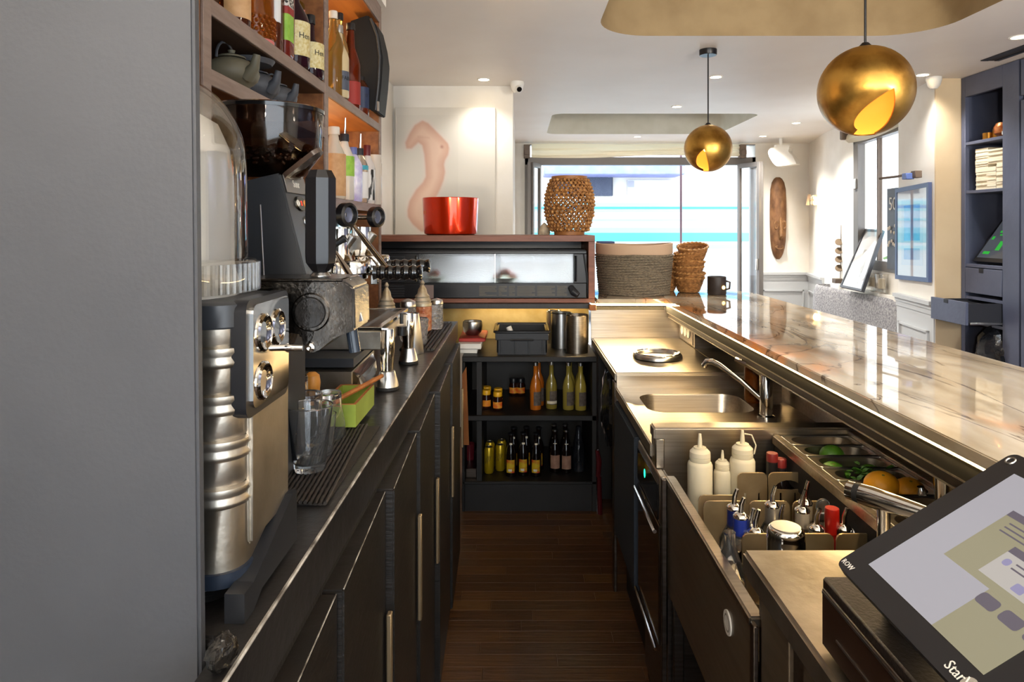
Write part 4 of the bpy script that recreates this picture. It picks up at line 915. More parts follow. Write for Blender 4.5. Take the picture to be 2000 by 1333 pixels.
b = B(); b.tube([(X_(1140, Y0), Y0 - .004, gz1 + .0), (X_(1146, Y0), Y0 - .008, gz0 + .05), (X_(1149, Y0), Y0 - .008, cz0 + .03)], .005, 8); b.obj('corner_trim', m_char, fd)
# printed instruction blocks
for px0, px1 in ((936, 970), (974, 990), (994, 1006), (1010, 1045), (1049, 1084), (1088, 1108)):
    b = B(); z = Z_(559, Y0)
    for r_ in range(8):
        zz = z - r_ * .0072; xa, xb = X_(px0, Y0), X_(px1, Y0) - random.uniform(0, .02) * (r_ % 3 == 2)
        if r_ in (5, 6) and px0 in (936, 974): xb = xa + (xb - xa) * .4
        b.box(xa, xb, Y0 - .0008, Y0 + .0003, zz - .0034, zz)
    b.obj('printed_text', M('print_dim', '#6a6558', .6), fd, smooth=0)
b = B(); b.box(X_(820, Y0), X_(847, Y0), Y0 - .0015, Y0, Z_(588, Y0) + .012, Z_(557, Y0)); b.obj('grey_sticker', M('sticker_mauve', '#8a7872', .5), fd, smooth=0)
m_shr = M('shellfish_orange', '#c8502a', .45, col2='#dd7a50', nscale=30); m_dish = M('dish_green', '#b9c6a8', .3)
for px, lab, s in ((850, 'pale green dish with orange shellfish blurred behind left pane', .8), (986, 'white green dish with orange shellfish heaped behind the pane joint', 1.0)):
    Y = 3.90; x = X_(px, Y); z = gz0 - .001
    t = thing('dish', lab, 'dish', (x, Y, z), 'dishes in the cold display')
    b = B(); b.lathe([(0, 0), (.03 * s, 0), (.075 * s, .022), (.078 * s, .024), (.07 * s, .020), (.03 * s, .005), (0, .005)], 24, (x, Y, z)); b.obj('plate', m_dish, t)
    random.seed(int(px))
    for k in range(9):
        b = B(); a = random.uniform(0, 6.28); r = random.uniform(0, .045) * s; zz = z + .03 + (.05 * s - r) * .7
        b.sph((x + r * math.cos(a), Y + r * math.sin(a), zz), .019 * s, 9, 6, (1.4, .9, .8)); b.obj('shellfish', m_shr, t)

# on top of the case
YB = 3.96; zt = cz1 + .001
x = X_(880, YB); r = 109 * YB / F / 2; h = Z_(388, YB) - zt
t = thing('ice_bucket', 'shiny red metal ice bucket on top of the display case', 'bucket', (x, YB, zt))
b = B(); b.lathe([(0, .004), (r * .82, 0), (r * .93, .006), (r * .955, .025), (r, h - .004), (r * 1.0, h), (r * .97, h), (r * .92, .02), (0, .014)], 48, (x, YB, zt)); b.obj('shell', m_red, t)
b = B(); b.ring((x, YB, zt + h), r * .985, .003, 48, 6); b.obj('rim', m_red, t)
b = B(); b.text('PER', .030, Matrix.Translation((x, YB, zt + h * .60)) @ Matrix.Rotation(R(-62), 4, 'Z') @ Matrix.Rotation(R(90), 4, 'X') @ Matrix.Translation((0, 0, r * .985)), .0006, r * .985); b.obj('lettering', M('print_on_red', '#e0784c', .4), t, smooth=0)
# woven rattan lantern
YL = 3.97; x = X_(1112, YL); z = zt
t = thing('rattan_lantern', 'barrel-shaped open-weave rattan lantern with wooden rings', 'lantern', (x, YL, z))
hh = Z_(345, YL) - zt
b = B(); b.lathe([(.075, 0), (.088, 0), (.090, .022), (.08, .024), (.075, .02)], 32, (x, YL, z)); b.obj('base_ring', M('lantern_wood', '#a06a3a', .5), t)
b = B(); b.lathe([(.085, -.012), (.103, -.012), (.104, .012), (.09, .013), (.085, .0)], 32, (x, YL, z + hh - .012)); b.obj('top_ring', M('lantern_wood', '#a06a3a', .5), t)
def lr(u): return .088 + .050 * math.sin(PI * min(1, max(0, u * .96 + .02))) ** .55
b = B(); hb = hh - .034; random.seed(9)
rows = 15
for k in range(36):
    for sgn in (1, -1):
        pts = []
        for i in range(rows * 2 + 1):
            u = i / (rows * 2); a = 2 * PI * k / 30 + sgn * u * 2.2 + .03 * math.sin(i * 2.1 + k); rr_ = lr(u) + .0035 * (1 if i % 2 else -1) * sgn
            pts.append((x + rr_ * math.cos(a), YL + rr_ * math.sin(a), z + .02 + u * hb))
        b.tube(pts, .0044, 5)
b.obj('cane_weave', m_wicker, t, smooth=60)
b = B()
for i in range(rows):
    u = (i + .5) / rows; n = 30
    for k in range(n):
        if random.random() < .25: continue
        a = 2 * PI * k / n + (i % 2) * PI / n; rr_ = lr(u) + .004; b.sph((x + rr_ * math.cos(a), YL + rr_ * math.sin(a), z + .02 + u * hb), random.uniform(.0075, .0115), 6, 4, (1, 1, .9))
o = b.obj('knots', m_wickerl, t, smooth=60); o['kind'] = 'stuff'
YS = 4.0; x = X_(1063, YS)
b = B(); b.lathe([(0, 0), (.032, 0), (.036, .012), (.030, .035), (.016, .058), (.004, .07), (0, .071)], 14, (x, YS, zt), 1, .7)
b.thing('stone_cone', M('stone_figure', '#c9b79a', .5, col2='#8d7d66', nscale=25), 'small pointed beige stone ornament left of the rattan lantern', 'ornament')
# ---------------------------------------------------------------- machines on the back counter
ZK0 = ZK + .0005
# lever juicer with clear dome, steel body and wet swing arm
jx, jy = -.443, .855
ju = thing('bar_blender', 'tall steel machine with clear dome and black lever beside the grey column', 'machine', (jx, jy, ZK0))
b = B(); q = rrect(-.57, -.315, .765, .925, .035, 6)
def loft(b, poly, levels):
    cx = sum(p[0] for p in poly) / len(poly); cy = sum(p[1] for p in poly) / len(poly); n = len(poly); V = []; Fs = []
    for z, k in levels: V += [(cx + (x - cx) * k, cy + (y - cy) * k, z) for x, y in poly]
    for l in range(len(levels) - 1):
        for i in range(n): j = (i + 1) % n; Fs.append([l * n + i, l * n + j, (l + 1) * n + j, (l + 1) * n + i])
    Fs += [list(range(n))[::-1], [(len(levels) - 1) * n + i for i in range(n)]]
    b.mesh(V, Fs)
lev = [(1.128, .99)]
for zr in (1.212, 1.266, 1.318, 1.372)[::1]:
    lev += [(zr - .012, .985), (zr - .010, 1.01), (zr - .005, 1.02), (zr, 1.0), (zr + .002, 1.0), (zr + .006, 1.02), (zr + .011, 1.015), (zr + .013, .97), (zr + .016, .985)]
lev += [(1.405, .985), (1.408, .99)]
loft(b, q, lev); b.obj('steel_body', m_steelw, ju, smooth=50)
b = B(); loft(b, q, [(1.405, 1.0), (1.407, 1.015), (1.432, 1.015), (1.435, .97)]); b.obj('upper_collar', m_char, ju)
b = B(); loft(b, q, [(1.112, 1.0), (1.113, 1.02), (1.129, 1.02), (1.13, 1.0)]); b.obj('lower_collar', M('dark_blue_band', '#1d2430', .3), ju)
b = B(); loft(b, rrect(-.56, -.33, .775, .94, .03, 5), [(1.088, .9)] + [(1.088 + .003 * i, .93 if i % 2 else .88) for i in range(1, 8)] + [(1.112, .9)]); b.obj('spring_boot', m_rubber, ju)
b = B(); b.prism([(.748, ZK0), (.775, ZK0), (.80, ZK0 + .012), (.925, ZK0 + .012), (.925, 1.165), (.91, 1.165), (.775, 1.118), (.748, 1.118)], -.322, -.300, 'X')
b.box(-.56, -.322, .88, .925, ZK0, 1.115); b.obj('base_plate', M('base_black', '#1b1c1f', .4), ju, smooth=0)
b = B(); b.box(-.318, -.3105, .796, .924, 1.15, 1.404, .003, 2); b.obj('side_cover', m_steelw, ju)
# front plate facing the aisle with three round dimples
b = B(); b.prism(rrect(.775, .918, 1.300, 1.437, .014, 4), -.326, -.309, 'X'); b.obj('front_bezel', m_blackp, ju)
b = B(); b.prism(rrect(.790, .912, 1.309, 1.430, .010, 4), -.3095, -.3065, 'X'); fp = b.obj('front_plate', m_chrome, ju, smooth=0)
for yy, zz in ((.822, 1.394), (.868, 1.394), (.822, 1.336)):
    b = B(); b.lathe([(.0225, 0), (.0232, .002), (.0205, .004), (.0175, .001), (.0, -.0025)], 28, (yy, zz, -.3065))
    for v in b.m.verts: v.co = Vector((v.co.z, v.co.x, v.co.y))
    b.obj('dimple', m_chrome, fp)
b = B(); b.tube([(-.307, .90, 1.362), (-.285, .903, 1.361)], .0045, 10); b.obj('pin', m_chrome, fp)
# dome
b = B(); dr_ = .098
pr = [(.108, 1.438), (.110, 1.442), (.110, 1.476), (.106, 1.480), (dr_, 1.482), (dr_ * .985, 1.60)] + [(dr_ * .985 * math.cos(R(a)), 1.60 + dr_ * 1.16 * math.sin(R(a))) for a in range(10, 91, 10)]
pr[-1] = (0, pr[-1][1]); inn = [(0, pr[-1][1] - .005)] + [(max(0, dr_ * .93 * math.cos(R(a))), 1.60 + dr_ * 1.10 * math.sin(R(a))) for a in range(80, -1, -10)] + [(dr_ * .93, 1.445), (.09, 1.438)]
b.lathe(pr + inn, 48, (jx, jy, 0)); b.obj('dome', m_dome, ju)
b = B()
for k in range(70):
    a = 2 * PI * k / 70; b.cyl((jx + .1105 * math.cos(a), jy + .1105 * math.sin(a), 1.441), (jx + .1105 * math.cos(a), jy + .1105 * math.sin(a), 1.476), .0028, None, 5)
b.obj('ribbed_collar', m_dome, ju)
b = B(); b.lathe([(0, 1.434), (.088, 1.434), (.088, 1.45), (.082, 1.47), (.081, 1.58), (.076, 1.62), (.062, 1.652), (.035, 1.668), (0, 1.672)], 24, (jx, jy, 0)); b.obj('added_bright_core', M('reflection_white', '#d8d6d0', .4), ju)  # white core added to imitate the bright reflection in the dome
# swing arm
Ya = .985; ax = lambda p: X_(p, Ya); az = lambda p: Z_(p, Ya)
def smoothpoly(pts): return [(ax(x), az(y)) for x, y in pts]
b = B(); b.prism(smoothpoly([(492, 548), (676, 543), (700, 560), (702, 640), (662, 655), (628, 682), (614, 684), (602, 672), (598, 650), (575, 645), (556, 655), (545, 690), (520, 694), (498, 640)]), Ya - .025, Ya + .07, 'Y')
bmesh.ops.recalc_face_normals(b.m, faces=b.m.faces[:]); bmesh.ops.bevel(b.m, geom=b.m.edges[:], offset=.003, segments=2, affect='EDGES'); arm = b.obj('swing_arm', m_gun, ju)
b = B(); b.box(ax(490), ax(678), Ya - .028, Ya + .072, az(548), az(542), .0015); b.obj('arm_cover', m_gun, arm)
for nm, rr_, d, mm in (('cap_ring', 37, .004, m_gun), ('round_cap', 30, .007, M('cap_black_wet', '#2a2827', .2, .6, bump=.12, bscale=160))):
    b = B(); r = rr_ * Ya / F; b.lathe([(0, d), (r * .93, d), (r, d * .5), (r, 0)], 32, (0, 0, 0))
    for v in b.m.verts: v.co = Vector((ax(618) + v.co.x, Ya - .025 - v.co.z, az(606) + v.co.y))
    b.obj(nm, mm, arm)
b = B(); r = 9 * Ya / F; b.lathe([(0, .004), (r * .5, .006), (r, .004), (r, 0)], 14, (0, 0, 0))
for v in b.m.verts: v.co = Vector((ax(617) + v.co.x, Ya - .026 - v.co.z, az(673) + v.co.y))
b.obj('screw', m_chrome, arm)
b = B(); b.cyl((ax(662), Ya + .01, az(552)), (ax(686), Ya + .01, az(634)), .0155, .0155, 24); b.obj('chrome_sleeve', m_chrome, ju)
b = B(); b.cyl((ax(682), Ya + .01, az(636)), (ax(690), Ya + .01, az(690)), .0085, .0085, 16); b.obj('outlet_tube', M('dark_blue_tube', '#232a34', .2), ju)
# lever handle
Yh = 1.02; hx = X_(626, Yh)
b = B(); n6 = 8; zb_, zt_ = Z_(530, Yh), Z_(333, Yh); rr = 30 * Yh / F
b.lathe([(0, zb_), (rr * .55, zb_), (rr * .95, zb_ + .012), (rr, zb_ + .02), (rr, zt_ - .012), (rr * .72, zt_), (0, zt_ + .001)], 8, (hx, Yh, 0)); b.obj('lever_grip', M('lever_black', '#141315', .3), ju, smooth=25)
b = B(); b.lathe([(.012, az(546)), (.015, az(546)), (.015, zb_ - .006), (.010, zb_), (0, zb_)], 18, (hx, Yh, 0)); b.obj('lever_socket', m_alum, ju)

# coffee grinder with smoked hopper
gx, gy_ = -.437, 1.20
gr = thing('coffee_grinder', 'black coffee grinder with smoked hopper of beans', 'grinder', (gx, gy_, ZK0))
zt_ = 1.727; zb_ = Z_(350, gy_)
b = B(); b.lathe([(.0915, zt_), (.092, zt_ - .004), (.088, Z_(300, gy_)), (.06, zb_ + .006), (.052, zb_), (.048, zb_), (.057, zb_ + .008), (.085, Z_(300, gy_)), (.0885, zt_ - .004)], 40, (gx, gy_, 0)); b.obj('hopper', m_gdark, gr)
b = B(); b.lathe([(0, zt_ + .004), (.088, zt_ + .003), (.0935, zt_), (.0935, zt_ - .006), (0, zt_ - .006)], 40, (gx, gy_, 0)); b.obj('hopper_lid', m_blackg, gr)
b = B(); b.lathe([(0, zb_ + .004), (.045, zb_ + .006), (.083, Z_(302, gy_)), (.0, Z_(296, gy_))], 30, (gx, gy_, 0)); 
random.seed(2)
b.obj('bean_mass', M('coffee_dark', '#170c06', .5), gr)
b = B()
for k in range(240):
    a = random.uniform(0, 2 * PI); u = random.uniform(0, 1)
    if k < 150: z = zb_ + .02 + u * (Z_(300, gy_) - zb_ - .02); r = .052 + (.0835 - .052) * ((z - zb_) / (Z_(300, gy_) - zb_)) - .002
    else: r = .08 * math.sqrt(u); z = Z_(298, gy_) + .001
    b.T = Matrix.Translation((gx + r * math.cos(a), gy_ + r * math.sin(a), z)) @ Matrix.Rotation(random.uniform(0, 3), 4, random.choice('XYZ')); b.sph((0, 0, 0), .0042, 6, 4, (1.4, 1, .7))
o = b.obj('coffee_beans', M('bean', '#2a150a', .35), gr); o['kind'] = 'stuff'
xs = lambda p: X_(p, 1.15); zs = lambda p: Z_(p, 1.15)
b = B(); b.prism([(xs(478), ZK0), (xs(552), ZK0), (xs(552), zs(650)), (xs(598), zs(575)), (xs(600), zs(540)), (xs(548), zs(338)), (xs(520), zs(344)), (xs(478), zs(355))], 1.145, 1.275, 'Y')
bmesh.ops.recalc_face_normals(b.m, faces=b.m.faces[:]); bmesh.ops.bevel(b.m, geom=b.m.edges[:], offset=.003, segments=2, affect='EDGES'); b.obj('body', m_char, gr)
b = B(); b.tube([(xs(511), 1.144, zs(400)), (xs(518), 1.144, zs(540))], .0012, 5); b.obj('seam', m_alum, gr)
# sloped front facing the aisle: name plate, readout, button
a = Vector((xs(548), 0, zs(338))); e = Vector((xs(600), 0, zs(540))); dn = (e - a).normalized(); nrm = Vector((-dn.z, 0, dn.x)); 
if nrm.x < 0: nrm = -nrm
def slope(u, w_, o=0): p = a + dn * u; return Vector((p.x, 1.21 + w_, p.z)) + nrm * o
def sl_T(u, w_, o): 
    p = slope(u, w_, o); return Matrix(((0, -dn.x, nrm.x, p.x), (1, 0, 0, p.y), (0, -dn.z, nrm.z, p.z), (0, 0, 0, 1)))
b = B(); b.T = sl_T(.018, 0, .0005); b.box(-.055, .055, -.016, .016, 0, .002, .0008); npl = b.obj('name_plate', M('plate_grey', '#7f7b78', .35, .7), gr)
b = B(); b.text('Sunr', .019, sl_T(.017, 0, .0028), .0002); b.obj('lettering', m_wht_txt, npl, smooth=0)
b = B(); b.T = sl_T(.052, 0, .0005); b.lathe([(0, .003), (.013, .003), (.0145, 0)], 20, (0, 0, 0), 1.9, 1); rd = b.obj('readout', m_blackg, gr)
b = B(); b.text('2', .012, sl_T(.052, .0, .004), .0002); b.obj('digit', m_red_led, rd, smooth=0)
b = B(); b.T = sl_T(.052, .020, .001); b.lathe([(0, .003), (.007, .003), (.008, 0)], 14); b.obj('orange_button', M('orange_button', '#e08a1c', .4), rd)
b = B(); b.T = sl_T(.052, -.02, .001); b.ring((0, 0, .003), .005, .0012, 14, 5); b.obj('stop_ring', m_wht_txt, rd)
b = B(); b.T = sl_T(.085, .01, .0005); b.lathe([(0, .003), (.009, .003), (.0105, 0)], 20); b.obj('start_button', m_alum, gr)
# hopper gate tongue
b = B(); Yg = 1.17; b.T = Matrix.Translation((X_(590, Yg), Yg, Z_(322, Yg))) @ Matrix.Rotation(R(-38), 4, 'Y'); b.prism(rrect(-.04, .042, -.018, .018, .017, 5), -.004, .004, 'Z'); b.obj('gate_tongue', M('smoked_dark', '#3a2d26', .12, coat=.5), gr)

# lever espresso machine
em_ = thing('espresso_machine', 'chrome lever espresso machine with two groups and tall flared feet', 'espresso machine', (-.55, 2.02, ZK0))
b = B(); b.box(-.86, -.535, 1.74, 2.20, 1.26, 1.56, .01, 2); b.obj('body', m_chrome, em_)
tz = 1.256
b = B(); b.box(-.86, -.362, 1.81, 2.245, 1.195, 1.246, .003); b.obj('tray_box', m_steelw, em_)
b = B()
for s in ((-.86, -.362, 1.81, 1.822), (-.86, -.362, 2.233, 2.245), (-.378, -.362, 1.822, 2.233)): b.box(s[0], s[1], s[2], s[3], 1.246, tz, .001)
b.obj('tray_rim', m_chrome, em_)
b = B(); b.box(-.86, -.378, 1.822, 2.233, 1.246, 1.249); b.obj('tray_bed', m_steeld, em_, smooth=0)
for k in range(22):
    y0 = 1.83 + k * .0182; b = B(); b.mesh([(-.56, y0 + .03, 1.254), (-.56, y0 + .036, 1.254), (-.42, y0 - .004, 1.254), (-.42, y0 - .010, 1.254)], [[0, 1, 2, 3]])
    r_ = bmesh.ops.extrude_face_region(b.m, geom=b.m.faces[:]); 
    for v in r_['geom']:
        if isinstance(v, bmesh.types.BMVert): v.co.z -= .003
    b.obj('tray_bar', m_chrome, em_, smooth=0)
for yy in (1.838, 2.19):
    x = -.352; b = B(); b.lathe([(0, 1.247), (.017, 1.247), (.0195, 1.22), (.0195, 1.175), (.017, 1.155), (.0165, 1.14), (.016, 1.133)], 20, (x, yy, 0)); ft = b.obj('foot', m_chrome, em_)
    b = B(); b.lathe([(.0165, 1.136), (.020, 1.134), (.030, 1.097), (.0305, 1.093), (0, 1.093)], 24, (x, yy, 0)); b.obj('foot_skirt', m_alum, ft)
    b = B(); b.lathe([(.0305, 1.094), (.0315, 1.086), (0, 1.0856)], 24, (x, yy, 0)); b.obj('rubber_pad', m_rubber, ft)
b = B(); b.tube([(-.352, 2.06, 1.262), (-.352, 2.06, 1.23)], .006, 8); b.lathe([(0, 1.195), (.014, 1.195), (.016, 1.222), (0, 1.222)], 12, (-.350, 2.06, 0)); b.obj('tap_knob', m_blackp, em_)
for k, (yy, px, pyh) in enumerate(((1.93, 686, 530), (2.18, 727, 517))):
    x = X_(px, yy); zp = Z_(pyh, yy)
    b = B(); b.lathe([(0, zp + .028), (.052, zp + .03), (.055, zp + .026), (.055, zp - .004), (.046, zp - .008), (.046, zp - .02), (.03, zp - .03), (0, zp - .03)], 30, (x, yy, 0)); g = b.obj('group_head', m_chrome, em_)
    b = B(); b.lathe([(.030, zp + .12), (.030, zp + .05), (.040, zp + .03)], 18, (x - .035, yy, 0)); b.box(x - .15, x - .02, yy - .03, yy + .03, zp + .04, zp + .10, .008, 2); b.obj('group_body', m_chrome, g)
    b = B(); b.cyl((x - .03, yy, zp + .05), (x + .004, yy - .0, zp + .10), .014, .014, 16); b.obj('spring_tube', m_alum, g)
    # portafilter with ribbed black grip pointing at the aisle
    hx0, hx1 = X_(730 if k == 0 else 742, yy), X_(822 if k == 0 else 838, yy); zh = zp - .004
    b = B(); b.tube([(x + .045, yy, zh), (hx0, yy, zh - .001)], .008, 10); b.box(x - .005, x + .02, yy - .006, yy + .006, zh - .06, zh - .02, .003); b.obj('portafilter_neck', m_chrome, em_)
    pr = []; n_ = 30; L_ = hx1 - hx0
    for i in range(n_ + 1):
        u = i / n_; pr.append((.0185 + .0022 * math.cos(u * 2 * PI * 6) + .002 * u, hx0 + u * L_))
    b = B(); b.lathe([(0, hx0)] + pr + [(.017, hx1 + .004), (0, hx1 + .004)], 20, (0, yy, zh), axis='X'); b.obj('portafilter_grip', m_blackg, em_)
for px, py, yy, px2, py2, Y2 in ((690, 440, 2.0, 760, 530, 2.12), (655, 493, 1.80, 714, 586, 1.74)):
    b = B(); p, q = Vector((X_(px, yy), yy, Z_(py, yy))), Vector((X_(px2, Y2), Y2, Z_(py2, Y2)))
    b.tube([p, p.lerp(q, .3), p.lerp(q, .92)], [.0055, .0085, .0085], 10); b.tube([p.lerp(q, .92), q], [.010, .004], 10); b.obj('steam_wand', M('steam_pipe', '#a5988a', .2, 1), em_)
for px, py, yy in ((678, 420, 1.90), (735, 424, 2.24)):
    x, z = X_(px, yy), Z_(py, yy); rr = .034
    b = B(); b.lathe([(.020, -.012), (rr, -.012), (rr, .010), (.026, .014), (.021, .004)], 24, (0, 0, 0))
    for v in b.m.verts: v.co = Vector((x + v.co.z * .88 + v.co.x * .47, yy + v.co.x * .88 - v.co.z * .47, z + v.co.y))
    kn = b.obj('steam_knob', m_blackp, em_)
    b = B(); b.lathe([(0, .002), (.022, .004), (.022, -.01), (0, -.012)], 20, (0, 0, 0))
    for v in b.m.verts: v.co = Vector((x + v.co.z * .88 + v.co.x * .47, yy + v.co.x * .88 - v.co.z * .47, z + v.co.y))
    b.obj('knob_face', m_chrome, kn)
    b = B(); b.tube([(x, yy, z), (x - .16, yy, z)], .009, 10); b.obj('valve_stem', m_chrome, em_)
b = B(); b.tube([(-.54, 1.86, 1.50), (-.52, 1.90, 1.47), (X_(675, 1.9), 1.9, Z_(465, 1.9))], [.010, .011, .011], 10); b.obj('lever_grip', m_blackp, em_)
b = B(); b.tube([(X_(690, 2.2), 2.2, Z_(440, 2.2)), (X_(702, 2.2), 2.2, Z_(475, 2.2)), (X_(720, 2.2), 2.2, Z_(515, 2.2))], .006, 8); b.obj('water_pipe', m_chrome, em_)

# knock box drawer in front
kb = thing('knock_box', 'low steel knock-box drawer with black tray under the espresso machine', 'knock box', (-.5, 1.8, ZK0))
b = B(); b.prism([(1.685, ZK0), (1.95, ZK0), (1.95, ZK0 + .085), (1.685, ZK0 + .078)], -.72, -.412, 'X'); b.obj('drawer', m_steelw, kb, smooth=0)
b = B(); b.mesh([(-.412, 1.70, ZK0 + .008), (-.412, 1.935, ZK0 + .008), (-.395, 1.915, ZK0 + .03), (-.395, 1.72, ZK0 + .03), (-.412, 1.70, ZK0 + .074), (-.412, 1.935, ZK0 + .078), (-.400, 1.92, ZK0 + .06), (-.400, 1.715, ZK0 + .056)],
                [[0, 1, 2, 3], [3, 2, 6, 7], [7, 6, 5, 4], [0, 3, 7, 4], [1, 5, 6, 2]]); b.obj('front_pull', m_chrome, kb, smooth=0)
b = B(); b.prism([(1.70, ZK0 + .086), (1.96, ZK0 + .092), (1.96, ZK0 + .108), (1.70, ZK0 + .108)], -.72, -.41, 'X'); b.box(-.70, -.43, 1.72, 1.94, ZK0 + .082, ZK0 + .092); b.obj('black_tray', m_char, kb, smooth=0)

# woven mats
def mat_(name, label, x0, x1, y0, y1, n, sk=0):
    b = B(); random.seed(1)
    for i in range(n):
        u = (i + .5) / n; k = 26; pts = []
        for j in range(k + 1):
            v = j / k; pts.append((x0 + (x1 - x0) * u + sk * v, y0 + (y1 - y0) * v, ZK0 + .0045 + .0014 * math.sin(j * PI + i)))
        b.tube(pts, [(x1 - x0) / n * (.47 if j % 2 else .40) for j in range(k + 1)], 6)
    b.box(x0 + .004, x1 - .004 , y0 + .003, y1 - .003, ZK0, ZK0 + .002)
    return b.thing(name, M('mat_fibre', '#191411', .6, col2='#2e261f', nscale=150), label, 'mat', smooth=70)
mat_('bar_mat', 'dark ribbed woven mat under the drinking glasses', -.50, -.297, 1.064, 1.49, 26, -.03)
mat_('bar_mat', 'dark bar mat at the far end of the back counter', -.42, -.295, 2.40, 3.06, 9)

# drinking glasses
def glassprof(r0, r1, h, t=.0022, base=.012): return [(0, 0), (r0, 0), (r0 + (r1 - r0) * .12, h * .12), (r1, h), (r1 - t, h), (r0 + (r1 - r0) * .14 - t, h * .16), (r0 * .8, base), (0, base)]
x, y = -.368, 1.205
t = thing('drinking_glass', 'clear tapered tumbler standing upright nearest on the ribbed mat', 'glass', (x, y, ZK0 + .008))
b = B(); b.lathe(glassprof(.026, .0405, .113), 32, tuple(t.location)); b.obj('bowl', m_glass, t)
b = B(); b.ring((x, y, ZK0 + .121), .0395, .0012, 36, 6); b.obj('rim', m_glass, t)
def inv(px, Y, ytop, rt, rb, label, n=24, fac=0):
    x = X_(px, Y); z0 = ZK0 + .006; h = Z_(ytop, Y) - z0
    t = thing('drinking_glass', label, 'glass', (x, Y, z0), 'upside-down glasses on the mat')
    b = B(); b.lathe([(0, h), (rt, h), (rt * 1.04, h - .006), (rt * 1.03, h * .72), (rb * .98, h * .30), (rb, 0), (rb - .0025, 0), (rb * .95, h * .3), (rt * .98, h * .72), (rt * .9, h - .012), (0, h - .012)], n, (x, Y, z0), sq=fac); b.obj('bowl', m_glass, t)
inv(598, 1.335, 768, .030, .036, 'upside-down tumbler right behind the upright one')
inv(643, 1.40, 766, .024, .033, 'upside-down faceted glass leaning near the green box')
inv(580, 1.475, 735, .022, .031, 'small upside-down glass left of the turned wooden knob')
t = thing('drinking_glass', 'small upright glass low behind the upright tumbler', 'glass', (-.375, 1.29, ZK0 + .007)); b = B(); b.lathe(glassprof(.024, .031, .075), 24, tuple(t.location)); b.obj('bowl', m_glass, t)
x, y = X_(610, 1.56), 1.56
t = thing('tamper', 'coffee tamper with rounded turned wooden knob', 'tamper', (x, y, ZK0))
b = B(); b.lathe([(0, 0), (.026, 0), (.026, .022), (.010, .03), (.010, .04), (0, .04)], 20, (x, y, ZK0)); b.obj('steel_foot', m_chrome, t)
b = B(); b.lathe([(.010, .04), (.016, .055), (.0185, .08), (.016, .097), (.008, .104), (0, .105)], 20, (x, y, ZK0)); b.obj('knob', m_knob, t)
# green wooden box with a stick across it
t = thing('green_box', 'small open lime green painted wooden box with worn edges', 'box', (-.385, 1.54, ZK0 + .007))
z0, z1 = ZK0 + .010, ZK0 + .058
b = B()
for s in ((-.425, -.345, 1.45, 1.456), (-.425, -.345, 1.629, 1.635), (-.425, -.419, 1.456, 1.629), (-.351, -.345, 1.456, 1.629)): b.box(*s, z0, z1)
b.box(-.424, -.346, 1.451, 1.634, z0, z0 + .005); b.obj('tub', m_greenbox, t, smooth=0)
b = B()
for s in ((-.425, -.345, 1.45, 1.456), (-.425, -.345, 1.629, 1.635), (-.425, -.419, 1.456, 1.629), (-.351, -.345, 1.456, 1.629)): b.box(*s, z1, z1 + .0012)
b.obj('worn_rim', m_rawwood, t, smooth=0)
b = B(); Y0 = 1.50; b.tube([(X_(655, 1.46), 1.46, z1 + .006), (X_(700, 1.55), 1.55, z1 + .011), (X_(746, 1.66), 1.66, z1 + .016)], [.005, .0058, .0052], 8); b.thing('wooden_stick', m_rawwood, 'thin wooden muddler stick lying across the green box', 'stick')

# glasses and pots at the far end of the counter
def jar(name, label, cat, px, Y, ztopy, r, matb, lidm, pagoda=True, gx_=None):
    x = X_(px, Y); z0 = ZK0 + .01; h = Z_(ztopy, Y) - z0
    t = thing(name, label, cat, (x, Y, z0))
    hb = h * (.5 if pagoda else .8)
    b = B(); pr = [(0, 0), (r * .8, 0), (r, .006)]
    for i in range(9): pr.append((r * (1.0 + (.04 if i % 2 else 0)), .01 + (hb - .012) * i / 8))
    pr += [(r * .9, hb), (0, hb)]
    b.lathe(pr, 26, (x, Y, z0)); b.obj('jar_body', matb, t)
    b = B()
    if pagoda:
        hl = h - hb; b.lathe([(r * 1.0, 0), (r * 1.02, hl * .1), (r * .9, hl * .16), (r * .96, hl * .22), (r * .74, hl * .32), (r * .80, hl * .38), (r * .55, hl * .48), (r * .44, hl * .66), (r * .26, hl * .76), (r * .16, hl * .82), (r * .26, hl * .90), (r * .1, hl), (0, hl)], 24, (x, Y, z0 + hb))
    else: b.lathe([(r * 1.02, 0), (r * 1.05, h * .05), (r * .95, h * .13), (r * .5, h * .17), (0, h * .2)], 20, (x, Y, z0 + hb))
    b.obj('lid', lidm, t); return t
m_copg = M('copper_glass', '#c0643a', .12, trans=.35, bump=.6, bscale=70, col2='#e09a70', nscale=60)
m_silv = M('aged_silver', '#ece4d0', .34, .6, col2='#c4b08a', nscale=20)
m_tglass = M('textured_glass', '#ffffff', .05, trans=.9, bump=.8, bscale=80)
jar('sugar_pot', 'jar with silver pagoda lid behind the tray, left one', 'jar', 755, 2.62, 552, .034, m_tglass, m_silv)
jar('sugar_pot', 'copper dimpled jar with silver pagoda lid at the counter end', 'jar', 825, 2.80, 548, .038, m_copg, m_silv)
jar('glass_jar', 'clear dimpled jar with dented steel lid, rightmost at counter end', 'jar', 853, 2.86, 582, .026, m_tglass, m_alum, False)
jar('glass_jar', 'clear jar with domed steel lid between the pagoda pots', 'jar', 797, 2.55, 583, .029, m_tglass, m_alum, False)
x, Y = X_(819, 2.5), 2.5
t = thing('cut_tumbler', 'cut crystal tumbler beside the white-steel jug', 'glass', (x, Y, ZK0 + .009)); b = B()
pr = [(0, 0), (.026, 0)]
for i in range(8): pr.append((.027 + .0008 * i + (.0022 if i % 2 else 0), .005 + .012 * i))
